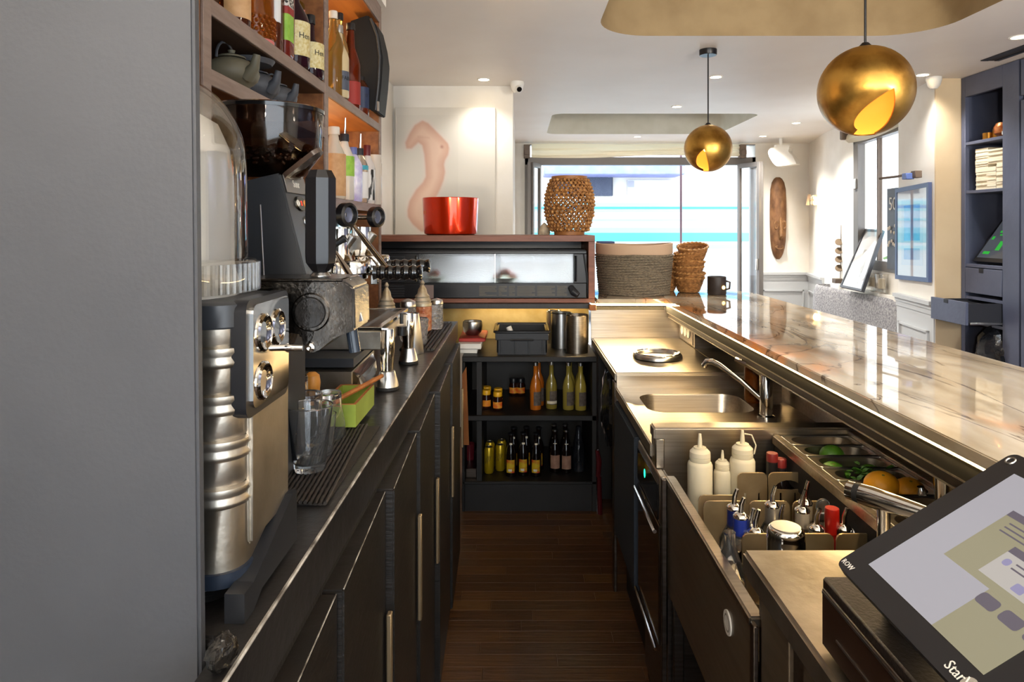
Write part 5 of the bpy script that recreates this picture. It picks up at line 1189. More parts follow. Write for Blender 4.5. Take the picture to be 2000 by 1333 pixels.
b.lathe(pr + [(.030, .095), (.024, .012), (0, .012)], 14, tuple(t.location)); b.obj('bowl', m_tglass, t, smooth=20)
x, Y = X_(806, 2.36), 2.36; hj = Z_(612, Y) - ZK0
t = thing('steel_jug', 'tall conical satin steel milk jug at the edge of the far mat', 'jug', (x, Y, ZK0)); b = B(); b.lathe([(0, 0), (.038, 0), (.039, .004), (.022, hj), (.020, hj), (.036, .006), (0, .006)], 26, (x, Y, ZK0)); b.obj('body', m_alum, t)
b = B(); b.tube([(x - .01, Y - .022, ZK0 + hj * .9), (x - .015, Y - .05, ZK0 + hj * .8), (x - .01, Y - .045, ZK0 + hj * .35), (x, Y - .032, ZK0 + hj * .25)], .004, 8); b.obj('handle', m_chrome, t)
crumple('plastic_bag', 'crumpled shiny dark plastic bag on the counter beside the grey column', 'bag', (-.292, .672, ZK0 + .017), .014, .02, .017, M('foil_dark', '#221f1c', .2, .4, bump=.6, bscale=60), 11)

# ---------------------------------------------------------------- bottles on the wall shelving
def sbottle(name, label, px, ytop, xx, z0, r, mat, capm, shoulder=.55, neck=.012, capr=None, sq=0, label_=None, flat=1, pour=False, grp=None, caph=.028, capend=0):
    Y = xx * F / (px - CX); zt = Z_(ytop, Y); h = zt - z0
    t = thing(name, label, 'bottle', (xx, Y, z0), grp)
    b = B(); b.lathe([(0, 0), (r * .92, 0), (r, .005), (r, h * shoulder), (r * .86, h * (shoulder + .07)), (neck * 1.25, h * (shoulder + .2)), (neck, h - caph), (0, h - caph)], 20, (xx, Y, z0), flat, 1, sq=sq); b.obj('body', mat, t)
    cr = capr or neck * 1.25
    b = B(); b.lathe([(cr, h - caph), (cr, h - .002), (cr * .92, h), (0, h)], 16, (xx, Y, z0)); b.obj('cap', capm, t)
    if pour:
        b = B(); b.tube([(xx, Y, z0 + h), (xx + .002, Y, z0 + h + .03), (xx + .004, Y - .004, z0 + h + .06)], [.006, .0045, .003], 8); b.obj('pourer', m_chrome, t)
    if label_:
        for (lm, za, zb, txt, a0, a1) in label_:
            b = B(); b.lathe([(r * 1.012, h * za), (r * 1.012, h * zb)], 12, (xx, Y, z0), flat, 1, a0=R(a0), a1=R(a1), sq=sq); lb = b.obj('paper_label', lm, t, fixn=False)
            if txt:
                T = Matrix.Translation((xx, Y, z0 + h * (za + zb) / 2)) @ Matrix.Rotation(R((a0 + a1) / 2 + 90), 4, 'Z') @ Matrix.Rotation(R(90), 4, 'X') @ Matrix.Translation((0, .008, r * 1.02))
                b = B(); b.text(txt, r * .55, T, .0003, r * 1.02); b.obj('lettering', m_blk_txt, lb, smooth=0)
    return t
def gl(col, tr=None):
    if tr is None: tr = .4 if col[1] in 'fF' else .8
    return M('bottle_' + col, col, .03, trans=tr, ior=1.3)
m_lcream = M('label_cream', '#d9cfa4', .6, col2='#c4b070', nscale=120); m_lgreen = M('label_green', '#7fae3a', .6, col2='#98c04e', nscale=50); m_lpink = M('label_pink', '#c8706c', .6); m_lwhite = M('label_white', '#dcdcdc', .6); m_lred = M('label_red', '#8e2c28', .6); m_lnavy = M('label_navy', '#23304e', .5); m_lkraft = M('label_kraft', '#c9a074', .6, col2='#b98e60', nscale=40); m_lgrey = M('label_grey', '#4c5260', .5)
zA = 1.9855
sbottle('spirit_bottle', 'leftmost bottle with kraft label, cut off by the top of the frame', 459, -90, -.665, zA, .035, gl('#7a3a14'), m_blackp, label_=[(m_lkraft, .12, .6, None, -110, 20)])
t = sbottle('crystal_decanter', 'wide cut-crystal decanter of amber spirit on the top shelf', 497, -75, -.675, zA, .048, gl('#e07a2a'), m_chrome, .7)
b = B(); Y = t.location.y
for i in range(5):
    for k in range(20):
        a = 2 * PI * (k + .5 * (i % 2)) / 20; b.sph((t.location.x + .048 * math.cos(a), Y + .048 * math.sin(a), zA + .022 + i * .011), .0058, 6, 4)
b.obj('cut_facets', gl('#e07a2a'), t)
b = B(); b.lathe([(.0485, .002), (.0485, .012)], 24, tuple(t.location)); b.obj('pink_base', m_lpink, t)
sbottle('spirit_bottle', 'amber square bottle with narrow white strip label', 528, -80, -.66, zA, .032, gl('#9a4a1c'), m_blackp, .7, sq=5, label_=[(m_lwhite, .30, .75, None, -60, -20)])
sbottle('spirit_bottle', 'bottle with green, red and black-white labels on the top shelf', 547, -70, -.652, zA, .033, gl('#8a2a1a', .5), m_blackp, .75, sq=6, label_=[(m_lgreen, .16, .44, None, -90, 20), (m_lred, .44, .52, None, -90, 20), (M('label_speckle', '#cfcac2', .6, col2='#2a2622', nscale=140, lo=.48, hi=.52), .52, .72, None, -90, 20)])
sbottle('cognac_bottle', 'dark cognac bottle, nearer of two with cream vine labels', 575, -75, -.655, zA, .044, gl('#3a1420', .6), m_blackp, .42, label_=[(m_lcream, .10, .42, 'Hen', -85, 25)])
sbottle('pink_bottle', 'bottle with tall pink label between the two cognac bottles', 593, -60, -.70, zA, .038, gl('#c08a3a'), M('teal_cap', '#2c5a66', .4), .66, label_=[(m_lpink, .2, .62, None, -100, 30)])
sbottle('cognac_bottle', 'dark cognac bottle, farther of two with cream vine labels', 606, 30, -.652, zA, .042, gl('#3a1420', .6), m_blackp, .42, label_=[(m_lcream, .14, .54, 'Hen', -85, 25)])
b = B(); Y = 2.165; b.T = Matrix.Translation((-.636, Y, zA + .046)) @ Matrix.Rotation(R(12), 4, 'X'); b.lathe([(0, -.0015), (.022, -.0015), (.022, .0015), (0, .0015)], 24, (0, 0, 0), 1, 1)
for v in b.m.verts:
    pass
b.m.verts.ensure_lookup_table()
M_ = b.T.inverted()
for v in b.m.verts: v.co = M_ @ v.co; v.co = Vector((v.co.z, v.co.x, v.co.y * 2.0)); v.co = b.T @ v.co
b.thing('white_disc', M('paper_white', '#dcdce2', .5), 'white oval card leaning at the divider on the top shelf', 'card')
# second bay, upper shelf
m_wh = gl('#e0a850'); G2 = None
sbottle('whisky_bottle', 'whisky bottle with white seal, first behind the divider on the upper shelf', 651, 22, -.66, zA, .036, m_wh, M('seal_white', '#d8d2c6', .4), .6, grp=G2)
sbottle('whisky_bottle', 'clear facetted bottle of pale spirit, upper shelf second from divider', 662, 50, -.645, zA, .036, gl('#f0dcb0'), m_alum, .55, label_=[(m_lgrey, .1, .36, 'FAIR', -70, 10)])
sbottle('whisky_bottle', 'tall pale bottle with black stopper top, upper shelf', 663, 26, -.70, zA, .036, gl('#e8c070'), m_blackp, .6)
sbottle('rye_bottle', 'rye bottle with red label and black neck, upper shelf', 685, 46, -.665, zA, .038, gl('#8a3a1a'), m_blackp, .52, .014, label_=[(m_lred, .06, .32, None, -110, 20)])
sbottle('short_bottle', 'short bottle with navy label beside the black loudspeaker', 705, 150, -.66, zA, .034, gl('#7a3a1a'), m_blackp, .7, label_=[(m_lnavy, .2, .72, '12', -95, 20)])
# second bay, lower shelf: clear spirits
zC = 1.6225
sbottle('gin_bottle', 'kraft labelled bottle with white cork, lower shelf first', 652, 248, -.66, zC, .042, gl('#f4ead8'), M('white_cork', '#d8d0c4', .5), .58, .016, .021, label_=[(m_lkraft, .04, .62, None, -130, 40)])
sbottle('gin_bottle', 'clear bottle with green label and tall pourer, lower shelf', 673, 262, -.65, zC, .036, gl('#f8f4ea'), m_navyd, .62, .013, .017, pour=True, label_=[(m_lgreen, .36, .66, None, -120, 10)])
sbottle('gin_bottle', 'white bottle with purple swirls, lower shelf third', 690, 288, -.655, zC, .036, M('white_bottle', '#e4e6f4', .2, col2='#a8a4d8', nscale=20), M('blue_cap', '#5a66a0', .4), .66)
sbottle('gin_bottle', 'pale bottle with turquoise shoulder and pourer, lower shelf', 703, 290, -.65, zC, .034, gl('#d8f0f4'), m_navyd, .66, pour=True, label_=[(m_lwhite, .08, .56, None, -120, 20), (M('label_teal', '#3a9ab0', .5), .60, .68, None, -120, 20)])
sbottle('gin_bottle', 'bottle with black and white label and dark red neck, lower shelf', 717, 284, -.65, zC, .034, gl('#f0f0f0'), M('maroon_cap', '#5a2026', .4), .62, caph=.05, label_=[(M('label_bw', '#d8d8d8', .5, col2='#1a1a1a', nscale=6, stretch=(1, 9, 1), lo=.55, hi=.57), .06, .58, None, -130, 20)])
sbottle('decanter', 'clear ribbed glass decanter last on the lower shelf', 731, 312, -.64, zC, .034, gl('#f2e8dc'), m_glass, .9, .026, .028)
sbottle('gin_bottle', 'clear bottle with black cap behind the green labelled one', 664, 262, -.74, zC, .036, gl('#f4f0e4'), m_blackp, .62)
# speaker
t = thing('shelf_speaker', 'large black curved loudspeaker fixed at the shelf end', 'speaker', (-.62, 3.0, 2.0))
Ys = 2.98; sx_ = lambda p: X_(p, Ys); sz = lambda p: Z_(p, Ys)
b = B(); b.prism([(sx_(692), sz(52)), (sx_(726), sz(40)), (sx_(742), sz(58)), (sx_(751), sz(95)), (sx_(755), sz(125)), (sx_(752), sz(170)), (sx_(746), sz(226)), (sx_(733), sz(222)), (sx_(692), sz(190))], 2.90, 3.055, 'Y')
bmesh.ops.recalc_face_normals(b.m, faces=b.m.faces[:]); bmesh.ops.bevel(b.m, geom=b.m.edges[:], offset=.004, segments=2, affect='EDGES'); b.obj('cabinet', m_spk, t, smooth=60)
b = B(); b.tube([(sx_(p), 2.897, sz(q)) for p, q in ((732, 48), (744, 80), (749, 120), (747, 165), (741, 222))], .006, 8); b.obj('front_edge', m_char, t)
b = B(); b.box(sx_(744), sx_(748), 2.89, 2.90, sz(224), sz(205), .001); b.obj('badge', m_alum, t)
# cast iron teapots on the short middle shelf
zB2 = 1.8425
def teapot(px, Y, r, label, mat, lid=True, spout=True, xx=None):
    x = X_(px, Y) if xx is None else xx; t = thing('teapot', label, 'teapot', (x, Y, zB2))
    b = B(); pr = [(0, 0), (r * .55, 0), (r * .62, r * .06)]
    for i in range(1, 12): a = R(-60 + i * 12); pr.append((r * math.cos(a) * (1 + (.012 if i % 2 else 0)), r * .62 + r * .62 * math.sin(a)))
    pr += [(r * .5, r * 1.2), (0, r * 1.25)]
    b.lathe(pr, 28, (x, Y, zB2)); b.obj('pot', mat, t)
    b = B(); b.lathe([(r * .52, r * 1.2), (r * .5, r * 1.26), (r * .2, r * 1.36), (r * .1, r * 1.38), (r * .14, r * 1.5), (0, r * 1.55)], 22, (x, Y, zB2)); b.obj('lid', mat, t)
    if spout: b = B(); b.tube([(x + r * .72, Y - r * .35, zB2 + r * .45), (x + r * 1.08, Y - r * .55, zB2 + r * .75), (x + r * 1.2, Y - r * .62, zB2 + r * 1.2)], [r * .3, r * .2, r * .13], 10); b.obj('spout', mat, t)
    b = B(); b.tube([(x - r * .2 + r * .95 * math.cos(R(a)) * .0, Y + r * .85 * math.cos(R(a)), zB2 + r * 1.05 + r * .75 * math.sin(R(a))) for a in range(0, 181, 20)], r * .05, 6); b.obj('handle', m_iron, t)
    return t
teapot(445, 1.60, .062, 'grey-green cast iron teapot with stubby spout', m_irong, xx=-.672)
teapot(494, 1.74, .058, 'black hobnail cast iron teapot, middle of three', m_iron, xx=-.668)
teapot(537, 1.875, .055, 'black hobnail cast iron teapot, farthest of three', m_iron, xx=-.664)
b = B(); b.lathe([(0, 0), (.05, .0), (.056, .008), (.058, .012), (.05, .012), (.046, .006), (0, .006)], 28, (-.67, 1.71, zB2 + .085)); 
b.T = None
b.thing('iron_lid', m_iron, 'round black iron saucer propped over the grey-green teapot', 'saucer')
b = B(); b.lathe([(0, 0), (.026, 0), (.034, .006), (.034, .010), (.02, .014), (.018, .03), (0, .032)], 20, (-.66, 2.03, zB2)); b.thing('bronze_pot', M('bronze', '#5a4028', .35, .8), 'small dark bronze lidded pot past the teapots', 'pot')
# ---------------------------------------------------------------- on the bar
def big_basket():
    Y = 4.06; x = X_(1238, Y); z0 = ZB + .001; r = 149 * Y / F / 2; ht = Z_(477, Y) - z0
    t = thing('rope_basket', 'large round basket of dark coiled cord with beige cloth rim', 'basket', (x, Y, z0))
    n = 17; hb = ht * .80
    b = B(); b.lathe([(0, .0), (r * .88, .0), (r * .9, .012), (r * .98, hb), (r * .95, hb), (r * .87, .014), (0, .012)], 40, (x, Y, z0)); b.obj('lining', m_rope, t)
    for i in range(n):
        u = (i + .5) / n; b = B(); b.ring((x, Y, z0 + u * hb), r * (.895 + .095 * u), hb / n * .56, 44, 8)
        random.seed(i)
        for v in b.m.verts: v.co.z += .0022 * math.sin(5 * math.atan2(v.co.y - Y, v.co.x - x) + i) + random.uniform(-.0008, .0008)
        b.obj('coil', m_rope, t)
    b = B(); b.lathe([(r * .985, hb), (r * 1.0, hb + .01), (r * 1.0, ht), (r * .97, ht + .003), (r * .96, hb)], 44, (x, Y, z0))
    for v in b.m.verts: v.co.z += .006 * math.sin(2 * math.atan2(v.co.y - Y, v.co.x - x) + 1.9) * (1 if v.co.z > z0 + hb + .02 else 0)
    b.obj('cloth_rim', m_felt, t)
    b = B(); b.box(X_(1168, Y), X_(1200, Y), Y - .02, Y + .10, z0 + ht + .004, z0 + ht + .016, .003); b.thing('blue_folder', M('blue_tray', '#2c3f6e', .5), 'thin dark blue folder sticking out of the rope basket', 'folder')
big_basket()
# nested bread baskets
def basket_proto(name, label, r, h, mat):
    t = thing(name, label, 'basket', (0, 0, 0))
    b = B(); n = 8
    for i in range(n):
        u = (i + .5) / n; b.ring((0, 0, u * h), r * (.62 + .38 * u ** .8), h / n * .55, 32, 6)
    b.lathe([(0, .002), (r * .62, .002), (r * .62, .006), (0, .006)], 24); b.obj('woven_wall', mat, t)
    b = B()
    for k in range(22):
        a = 2 * PI * k / 22; b.tube([((r * (.62 + .38 * u ** .8) + (.003 if j % 2 else -.002)) * math.cos(a), (r * (.62 + .38 * u ** .8) + (.003 if j % 2 else -.002)) * math.sin(a), u * h) for j, u in enumerate((0, .2, .4, .6, .8, 1))], .0034, 5)
    b.obj('stakes', m_wickerl, t)
    b = B(); N2 = 64; b.tube([((r + .004 * math.cos(i * 2.2)) * math.cos(2 * PI * i / N2), (r + .004 * math.cos(i * 2.2)) * math.sin(2 * PI * i / N2), h + .003 * math.sin(i * 2.2)) for i in range(N2)], .0058, 6, True); b.obj('braided_rim', m_wickerl, t)
    return t
Yb_ = 4.12; rb = 62 * Yb_ / F / 2 * .93; hb = .085
pb = basket_proto('bread_basket', 'wicker bread basket at the bottom of the leaning stack', rb, hb, m_wicker)
names = ['at the bottom of the leaning stack', 'second from the bottom of the leaning stack', 'third from the bottom of the leaning stack', 'fourth from the bottom of the leaning stack', 'third from the top of the leaning stack', 'second from the top of the leaning stack', 'on top of the leaning stack, tilted most']
for i in range(7):
    loc = (X_(1345, Yb_) + .0 + (.0, .003, .0, .004, .010, .018, .026)[i], Yb_, ZB + .003 + i * .032); rot = (R((0, 3, -2, 3, 2, 0, -2)[i]), R((0, -1, 2, 4, 7, 10, 13)[i]), i * .7)
    if i == 0: pb.location = loc; pb['group'] = 'wicker bread baskets on the bar'
    else: dup(pb, loc, rot, 'wicker bread basket ' + names[i])
for i in range(4):
    loc = (X_(1316, 4.2) - .05, 4.19, ZB + .003 + i * .045)
    dup(pb, loc, (0, R(2), i * .9), 'wicker basket half hidden behind the rope basket, ' + ['lowest', 'second from below', 'third from below', 'uppermost'][i], 'half hidden wicker baskets').scale = (.8, .8, .9)
Y = 3.98; x = X_(1400, Y); r = 36 * Y / F / 2; h = Z_(540, Y) - ZB
t = thing('candle_holder', 'dark round ceramic candle holder glowing on the bar end', 'candle holder', (x, Y, ZB))
b = B(); b.lathe([(0, .001), (r * .95, .001), (r, .006), (r, h - .003), (r * .95, h), (r * .86, h), (r * .84, .012), (0, .012)], 30, (x, Y, ZB)); b.obj('pot', M('dark_ceramic', '#3a322f', .45, col2='#2c2624', nscale=30), t)
b = B(); a = R(-62); b.sph((x + r * math.cos(a) * .96, Y + r * math.sin(a) * .96, ZB + h * .42), .011, 12, 8); b.obj('flame_opening', M('flame', '#ffb060', .4, emit='#ffb050', estr=9), t)
b = B(); b.tube([(x + r * .9, Y - .02, ZB + h * .75), (x + r * 1.25, Y - .03, ZB + h * .7), (x + r * 1.2, Y - .03, ZB + h * .35), (x + r * .9, Y - .02, ZB + h * .3)], .006, 8); b.obj('handle', M('dark_ceramic', '#3a322f', .45), t)

# ---------------------------------------------------------------- pendants
def pendant(label, px, py, Y, r, rz, cord_to, canopy=True):
    k = 40
    x, z = X_(px, Y), Z_(py, Y)
    t = thing('pendant_lamp', label, 'lamp', (x, Y, z), 'gold pendant lamps over the bar')
    c0 = Vector((x, Y, z))
    # a globe shell whose lower side is slit and folded open: the two lips lift away from the slit
    b = B(); rows = []; th0 = 1.70; n1 = 15; n2 = 14
    ths = [th0 * i / n1 for i in range(n1 + 1)] + [th0 + (2.90 - th0) * (i + 1) / n2 for i in range(n2)]
    for i, th in enumerate(ths):
        s_ = max(0, (th - th0) / (PI - th0)); pl_, pr_ = 1.75 * s_ ** .9, .30 * s_ ** .9
        row = []
        for j in range(k + 1):
            u = j / k; ph = R(rz) + pr_ + (2 * PI - pl_ - pr_) * u
            # the lip on the left of the slit folds inwards, the right one stands proud
            f_ = 1 - .20 * min(1, s_ * 3) * max(0, 1 - (1 - u) * 6) ** 1.5 + .03 * min(1, s_ * 3) * max(0, 1 - u * 7)
            row.append((r * f_ * math.sin(th) * math.cos(ph), r * f_ * math.sin(th) * math.sin(ph), r * math.cos(th) * (1 if s_ == 0 else f_ ** .5)))
        rows.append(row)
    V = [tuple(c0 + Vector(p)) for row in rows for p in row]; K = k + 1; Fs = []
    for i in range(len(rows) - 1):
        for j in range(k): Fs.append([i * K + j, (i + 1) * K + j, (i + 1) * K + j + 1, i * K + j + 1])
    b.mesh(V, Fs); bmesh.ops.remove_doubles(b.m, verts=b.m.verts[:], dist=.0004)
    bmesh.ops.recalc_face_normals(b.m, faces=b.m.faces[:]); bmesh.ops.solidify(b.m, geom=b.m.faces[:], thickness=.004); bmesh.ops.recalc_face_normals(b.m, faces=b.m.faces[:])
    for f in b.m.faces:
        if f.normal.dot(f.calc_center_median() - c0) < 0: f.material_index = 1
    o = b.obj('shade', [m_gold, m_goldin], t, smooth=60)
    b = B(); b.tube([(x, Y, z + r - .003), (x, Y, z + r + .012)], [.024, .010], 14); b.obj('collar', m_blackp, t)
    b = B(); b.tube([(x, Y, z + r), (x, Y, cord_to)], .0042, 8); b.obj('cord', m_blackp, t)
    if canopy:
        b = B(); b.lathe([(0, -.035), (.05, -.035), (.052, -.032), (.052, 0), (0, 0)], 26, (x, Y, cord_to)); b.obj('canopy', m_blackp, t)
    b = B(); b.sph((x, Y, z + .01), .035, 14, 10); b.tube([(x, Y, z + .03), (x, Y, z + r * .9)], .014, 10); b.obj('bulb', M('bulb_glow', '#fff0d0', .4, emit='#ffc878', estr=1.6), t)
    lamp('pendant_light', 'POINT', (x, Y, z - .05), .6, WARM, .03)
pendant('larger looking near gold globe pendant hanging from the ceiling recess', 1690, 178, 2.26, .148, -84, ZC + .50)
pendant('smaller looking far gold globe pendant with black ceiling rose', 1383, 290, 4.14, .1425, -114, ZC)

# downlights, cameras, vent
k = 0
vis = [(945, 155, 'left of the white dome camera near the painting'), (1398, 150, 'right of the black ceiling rose'), (1322, 208, 'in front of the far ceiling recess'), (1245, 267, 'beyond the far recess above the folding doors'), (1490, 266, 'beyond the far recess near the speaker'), (1555, 240, 'above the white speaker'), (1802, 146, 'beside the dome sensor on the right'), (1990, 72, 'at the right frame edge above the navy cabinet')]
pos = [(X_(px, D_(py, ZC)), D_(py, ZC), lb) for px, py, lb in vis]
for x, y in ((1.41, .7), (2.85, 2.6), (2.85, .9), (1.5, -.9)): pos.append((x, y, None))  # unseen extra downlights, added for general light
for x, y, lb in pos:
    if lb:
        t = thing('downlight', 'round recessed downlight ' + lb, 'ceiling light', (x, y, ZC - .004), 'recessed downlights')
        b = B(); b.lathe([(.038, -.001), (.048, -.003), (.05, .003), (.04, .003)], 24, (x, y, ZC - .003)); b.obj('trim_ring', m_white, t)
        b = B(); b.lathe([(0, 0), (.039, 0), (.039, .003), (0, .003)], 24, (x, y, ZC - .004)); b.obj('lit_disc', m_ledw, t)
    near = y < 3
    lamp('downlight_beam', 'SPOT', (x, y, ZC - .02), (42 if x < 2 and y > 0 else 95) if near else (9 if y > 4.7 and x < 0 else ((22 if y < 5.2 else 70) if x > 2.5 else 85)), NEUT, .04, spot=125, blend=.8)
def dome_cam(px, py, Y, label, lens=True):
    x = X_(px, Y); t = thing('ceiling_camera', label, 'camera', (x, Y, ZC - .07))
    b = B(); b.lathe([(0, 0), (.05, 0), (.052, -.02), (.048, -.03), (.04, -.06), (.022, -.082), (0, -.086)], 26, (x, Y, ZC - .0005)); b.obj('dome', m_white, t)
    if lens:
        b = B(); b.cyl((x + .01, Y - .035, ZC - .055), (x + .016, Y - .055, ZC - .066), .026, .022, 18); b.obj('lens_barrel', m_white, t)
        b = B(); b.cyl((x + .0155, Y - .054, ZC - .0655), (x + .017, Y - .059, ZC - .0685), .019, None, 18); b.obj('lens', m_blackg, t)
dome_cam(1010, 170, 5.05, 'white dome camera with black lens at the corner of the picture wall'); dome_cam(1824, 163, 4.9, 'white dome sensor above the beige pier', False)
t = thing('ceiling_vent', 'black slot vent in the ceiling above the navy cabinet', 'vent', (2.95, 3.9, ZC))
b = B(); b.box(2.98, 3.03, 3.3, 4.40, ZC - .006, ZC - .0005, .001); b.box(3.07, 3.10, 3.3, 4.4, ZC - .006, ZC - .0005); b.obj('slot', m_blackp, t, smooth=0)
b = B(); b.box(3.035, 3.065, 3.3, 4.4, ZC - .004, ZC - .001); b.obj('blade', M('vent_brass', '#3a2a18', .4, .5), t, smooth=0)

# ---------------------------------------------------------------- painting on the left wall
cvx0, cvx1, cvz0, cvz1 = -.93, X_(967, 5.16), 1.2, Z_(210, 5.16)
t = thing('canvas', 'large off-white canvas of a soft pink bare torso without a head', 'painting', ((cvx0 + cvx1) / 2, 5.17, cvz0))
b = B(); b.box(cvx0, cvx1, 5.162, 5.199, cvz0, cvz1, .002); b.obj('stretcher', M('canvas_white', '#e2ddd2', .7), t)
poly = [(794, 290), (792, 279), (800, 261), (810, 245), (825, 236), (836, 241), (846, 251), (863, 268), (875, 281), (877, 290), (875, 302), (869, 313), (867, 322), (869, 336), (866, 352), (859, 370), (850, 388), (846, 402), (846, 455), (822, 452), (806, 438), (797, 424), (796, 411), (800, 393), (813, 371), (826, 357), (832, 345), (831, 325), (829, 302), (825, 284), (817, 278), (804, 290)]
def sd_poly(p, P):
    d = 1e9; ins = False; n = len(P)
    for i in range(n):
        a, e = P[i], P[i - 1]; ex, ey = e[0] - a[0], e[1] - a[1]; wx, wy = p[0] - a[0], p[1] - a[1]
        h_ = max(0, min(1, (wx * ex + wy * ey) / (ex * ex + ey * ey))); d = min(d, math.hypot(wx - ex * h_, wy - ey * h_))
        if (a[1] > p[1]) != (e[1] > p[1]) and p[0] < (e[0] - a[0]) * (p[1] - a[1]) / (e[1] - a[1]) + a[0]: ins = not ins
    return -d if ins else d
nx_, nz_ = 64, 92
me = bpy.data.meshes.new('paint'); V = []; Fs = []; cols = []
bg, sk, skd, nip, halo = [Vector(c(h)[:3]) for h in ('#ded9ce', '#e9c9b4', '#cf9f8a', '#b06a5c', '#e8d6ce')]
px0_, px1_, py0_, py1_ = 775, 895, 225, 462
for j in range(nz_ + 1):
    for i in range(nx_ + 1):
        px = px0_ + (px1_ - px0_) * i / nx_; py = py0_ + (py1_ - py0_) * j / nz_
        V.append((X_(px, 5.16), 5.161, Z_(py, 5.16)))
        d = sd_poly((px, py), poly); s = max(0, min(1, .55 - d / 5)); s = s * s * (3 - 2 * s); e = max(0, min(1, 1 - (-d) / 16))
        q = sk.lerp(skd, e * .75); dn_ = math.hypot(px - 863, py - 287); q = q.lerp(nip, max(0, 1 - dn_ / 5) * .8)
        q = q.lerp(skd, max(0, 1 - abs(py - 268 - (px - 825) * .1) / 3.5) * .35 * (1 if 815 < px < 840 else 0))
        hal = max(0, 1 - max(0, d) / 9); cols.append(bg.lerp(halo, hal * .6).lerp(q, s))
for j in range(nz_):
    for i in range(nx_): a = j * (nx_ + 1) + i; Fs.append((a, a + nx_ + 1, a + nx_ + 2, a + 1))
me.from_pydata(V, [], Fs); ca = me.color_attributes.new('Col', 'FLOAT_COLOR', 'POINT')
for i, q in enumerate(cols): ca.data[i].color = (q[0], q[1], q[2], 1)
mp_ = bpy.data.materials.new('painted_figure'); mp_.use_nodes = True; at = mp_.node_tree.nodes.new('ShaderNodeAttribute'); at.attribute_name = 'Col'
mp_.node_tree.links.new(at.outputs['Color'], mp_.node_tree.nodes['Principled BSDF'].inputs['Base Color']); mp_.node_tree.nodes['Principled BSDF'].inputs['Roughness'].default_value = .7
me.materials.append(mp_); me.transform(Matrix.Translation(-Vector(t.location))); po = bpy.data.objects.new('painted_figure', me); COL.objects.link(po); po.parent = t

# ---------------------------------------------------------------- far wall: blind, mask, speaker, sconce
t = thing('roman_blind', 'cream roman blind bunched above the folding doors', 'blind', (1.55, 8.66, 2.4))
b = B(); nx = 40; prof = [(.0, 2.585), (-.02, 2.56), (-.05, 2.53), (-.03, 2.505), (-.06, 2.48), (-.04, 2.455), (-.06, 2.435), (-.01, 2.42)]
V = []; Fs = []
for i in range(nx + 1):
    u = i / nx; x = .17 + u * 2.70
    for j, (dy, z) in enumerate(prof): V.append((x, 8.68 + dy * (1 + .3 * math.sin(7 * u + j)), z - (.018 * math.sin(PI * u * 1.5 + .2 * j) * (j / 7)) + .006 * math.sin(11 * u + 2 * j)))
for i in range(nx):
    for j in range(len(prof) - 1): a = i * len(prof) + j; Fs.append([a, a + 1, a + len(prof) + 1, a + len(prof)])
b.mesh(V, Fs); b.obj('fabric', m_blind, t, smooth=60)
for px in (1029, 1449):
    b = B(); x = X_(px, 8.66); b.box(x - .04, x + .04, 8.60, 8.70, 2.40, 2.57, .004); b.box(x - .03, x + .035, 8.57, 8.60, 2.44, 2.5, .004); b.obj('end_bracket', m_brownm, t)
t = thing('wall_mask', 'tall narrow carved brown wooden face mask on the white wall', 'mask', (X_(1523, 8.66), 8.70, Z_(508, 8.66)))
Ym_ = 8.66; b = B(); V = []; Fs = []; n = 12; out_ = [(1523, 345), (1512, 350), (1507, 370), (1506, 410), (1507, 440), (1508, 470), (1512, 495), (1519, 507), (1526, 507), (1534, 495), (1538, 470), (1539, 440), (1538, 410), (1537, 370), (1532, 350)]
cxm = 1522.5
rowsz = [346, 349, 356, 370, 390, 410, 425, 440, 455, 470, 485, 496, 503, 507]; hw = [4, 8, 12, 15, 15.8, 16.2, 16.2, 16, 15.6, 15, 13, 10, 6.5, 3]
for py, w_ in zip(rowsz, hw):
    for j in range(n + 1):
        a = PI * j / n; V.append((X_(cxm - math.cos(a) * w_, Ym_), 8.715 - math.sin(a) * .085 * (w_ / 16), Z_(py, Ym_)))
for i in range(len(rowsz) - 1):
    for j in range(n): a = i * (n + 1) + j; Fs.append([a, a + 1, a + n + 2, a + n + 1])
b.mesh(V, Fs); b.obj('face', m_mask, t, smooth=60)
for s in (-1, 1):
    b = B(); b.ring((0, 0, 0), .030, .010, 18, 7)
    for v in b.m.verts: v.co = Vector((X_(cxm + s * 7.5, Ym_) + v.co.x * .75, 8.645 + v.co.z - abs(v.co.x) * .2, Z_(440, Ym_) + v.co.y * 1.5))
    b.obj('eye_ring', m_maskp, t)
b = B(); b.tube([(X_(cxm, Ym_), 8.632, Z_(425, Ym_)), (X_(cxm, Ym_), 8.60, Z_(462, Ym_)), (X_(cxm, Ym_), 8.63, Z_(468, Ym_))], [.012, .028, .014], 8); b.obj('nose', m_maskp, t)
b = B(); b.ring((0, 0, 0), .035, .011, 16, 6)
for v in b.m.verts: v.co = Vector((X_(cxm, Ym_) + v.co.x * 1.3, 8.655 + v.co.z, Z_(483, Ym_) + v.co.y * .6))
b.obj('mouth', m_maskp, t)
t = thing('wall_speaker', 'white wedge loudspeaker hung under the ceiling above the mask', 'speaker', (X_(1528, 8.2), 8.2, Z_(325, 8.2)))
Yq = 8.15; q = lambda px, py, Y=Yq: (X_(px, Y), Y, Z_(py, Y))
b = B()
fr1 = [q(1500, 296), q(1503, 308), q(1512, 322), q(1518, 326), q(1556, 321), q(1548, 305), q(1539, 296), q(1542, 287), q(1508, 288)]
bk = [(x + .17, y + .30, z + .02) for x, y, z in fr1]; n = len(fr1)
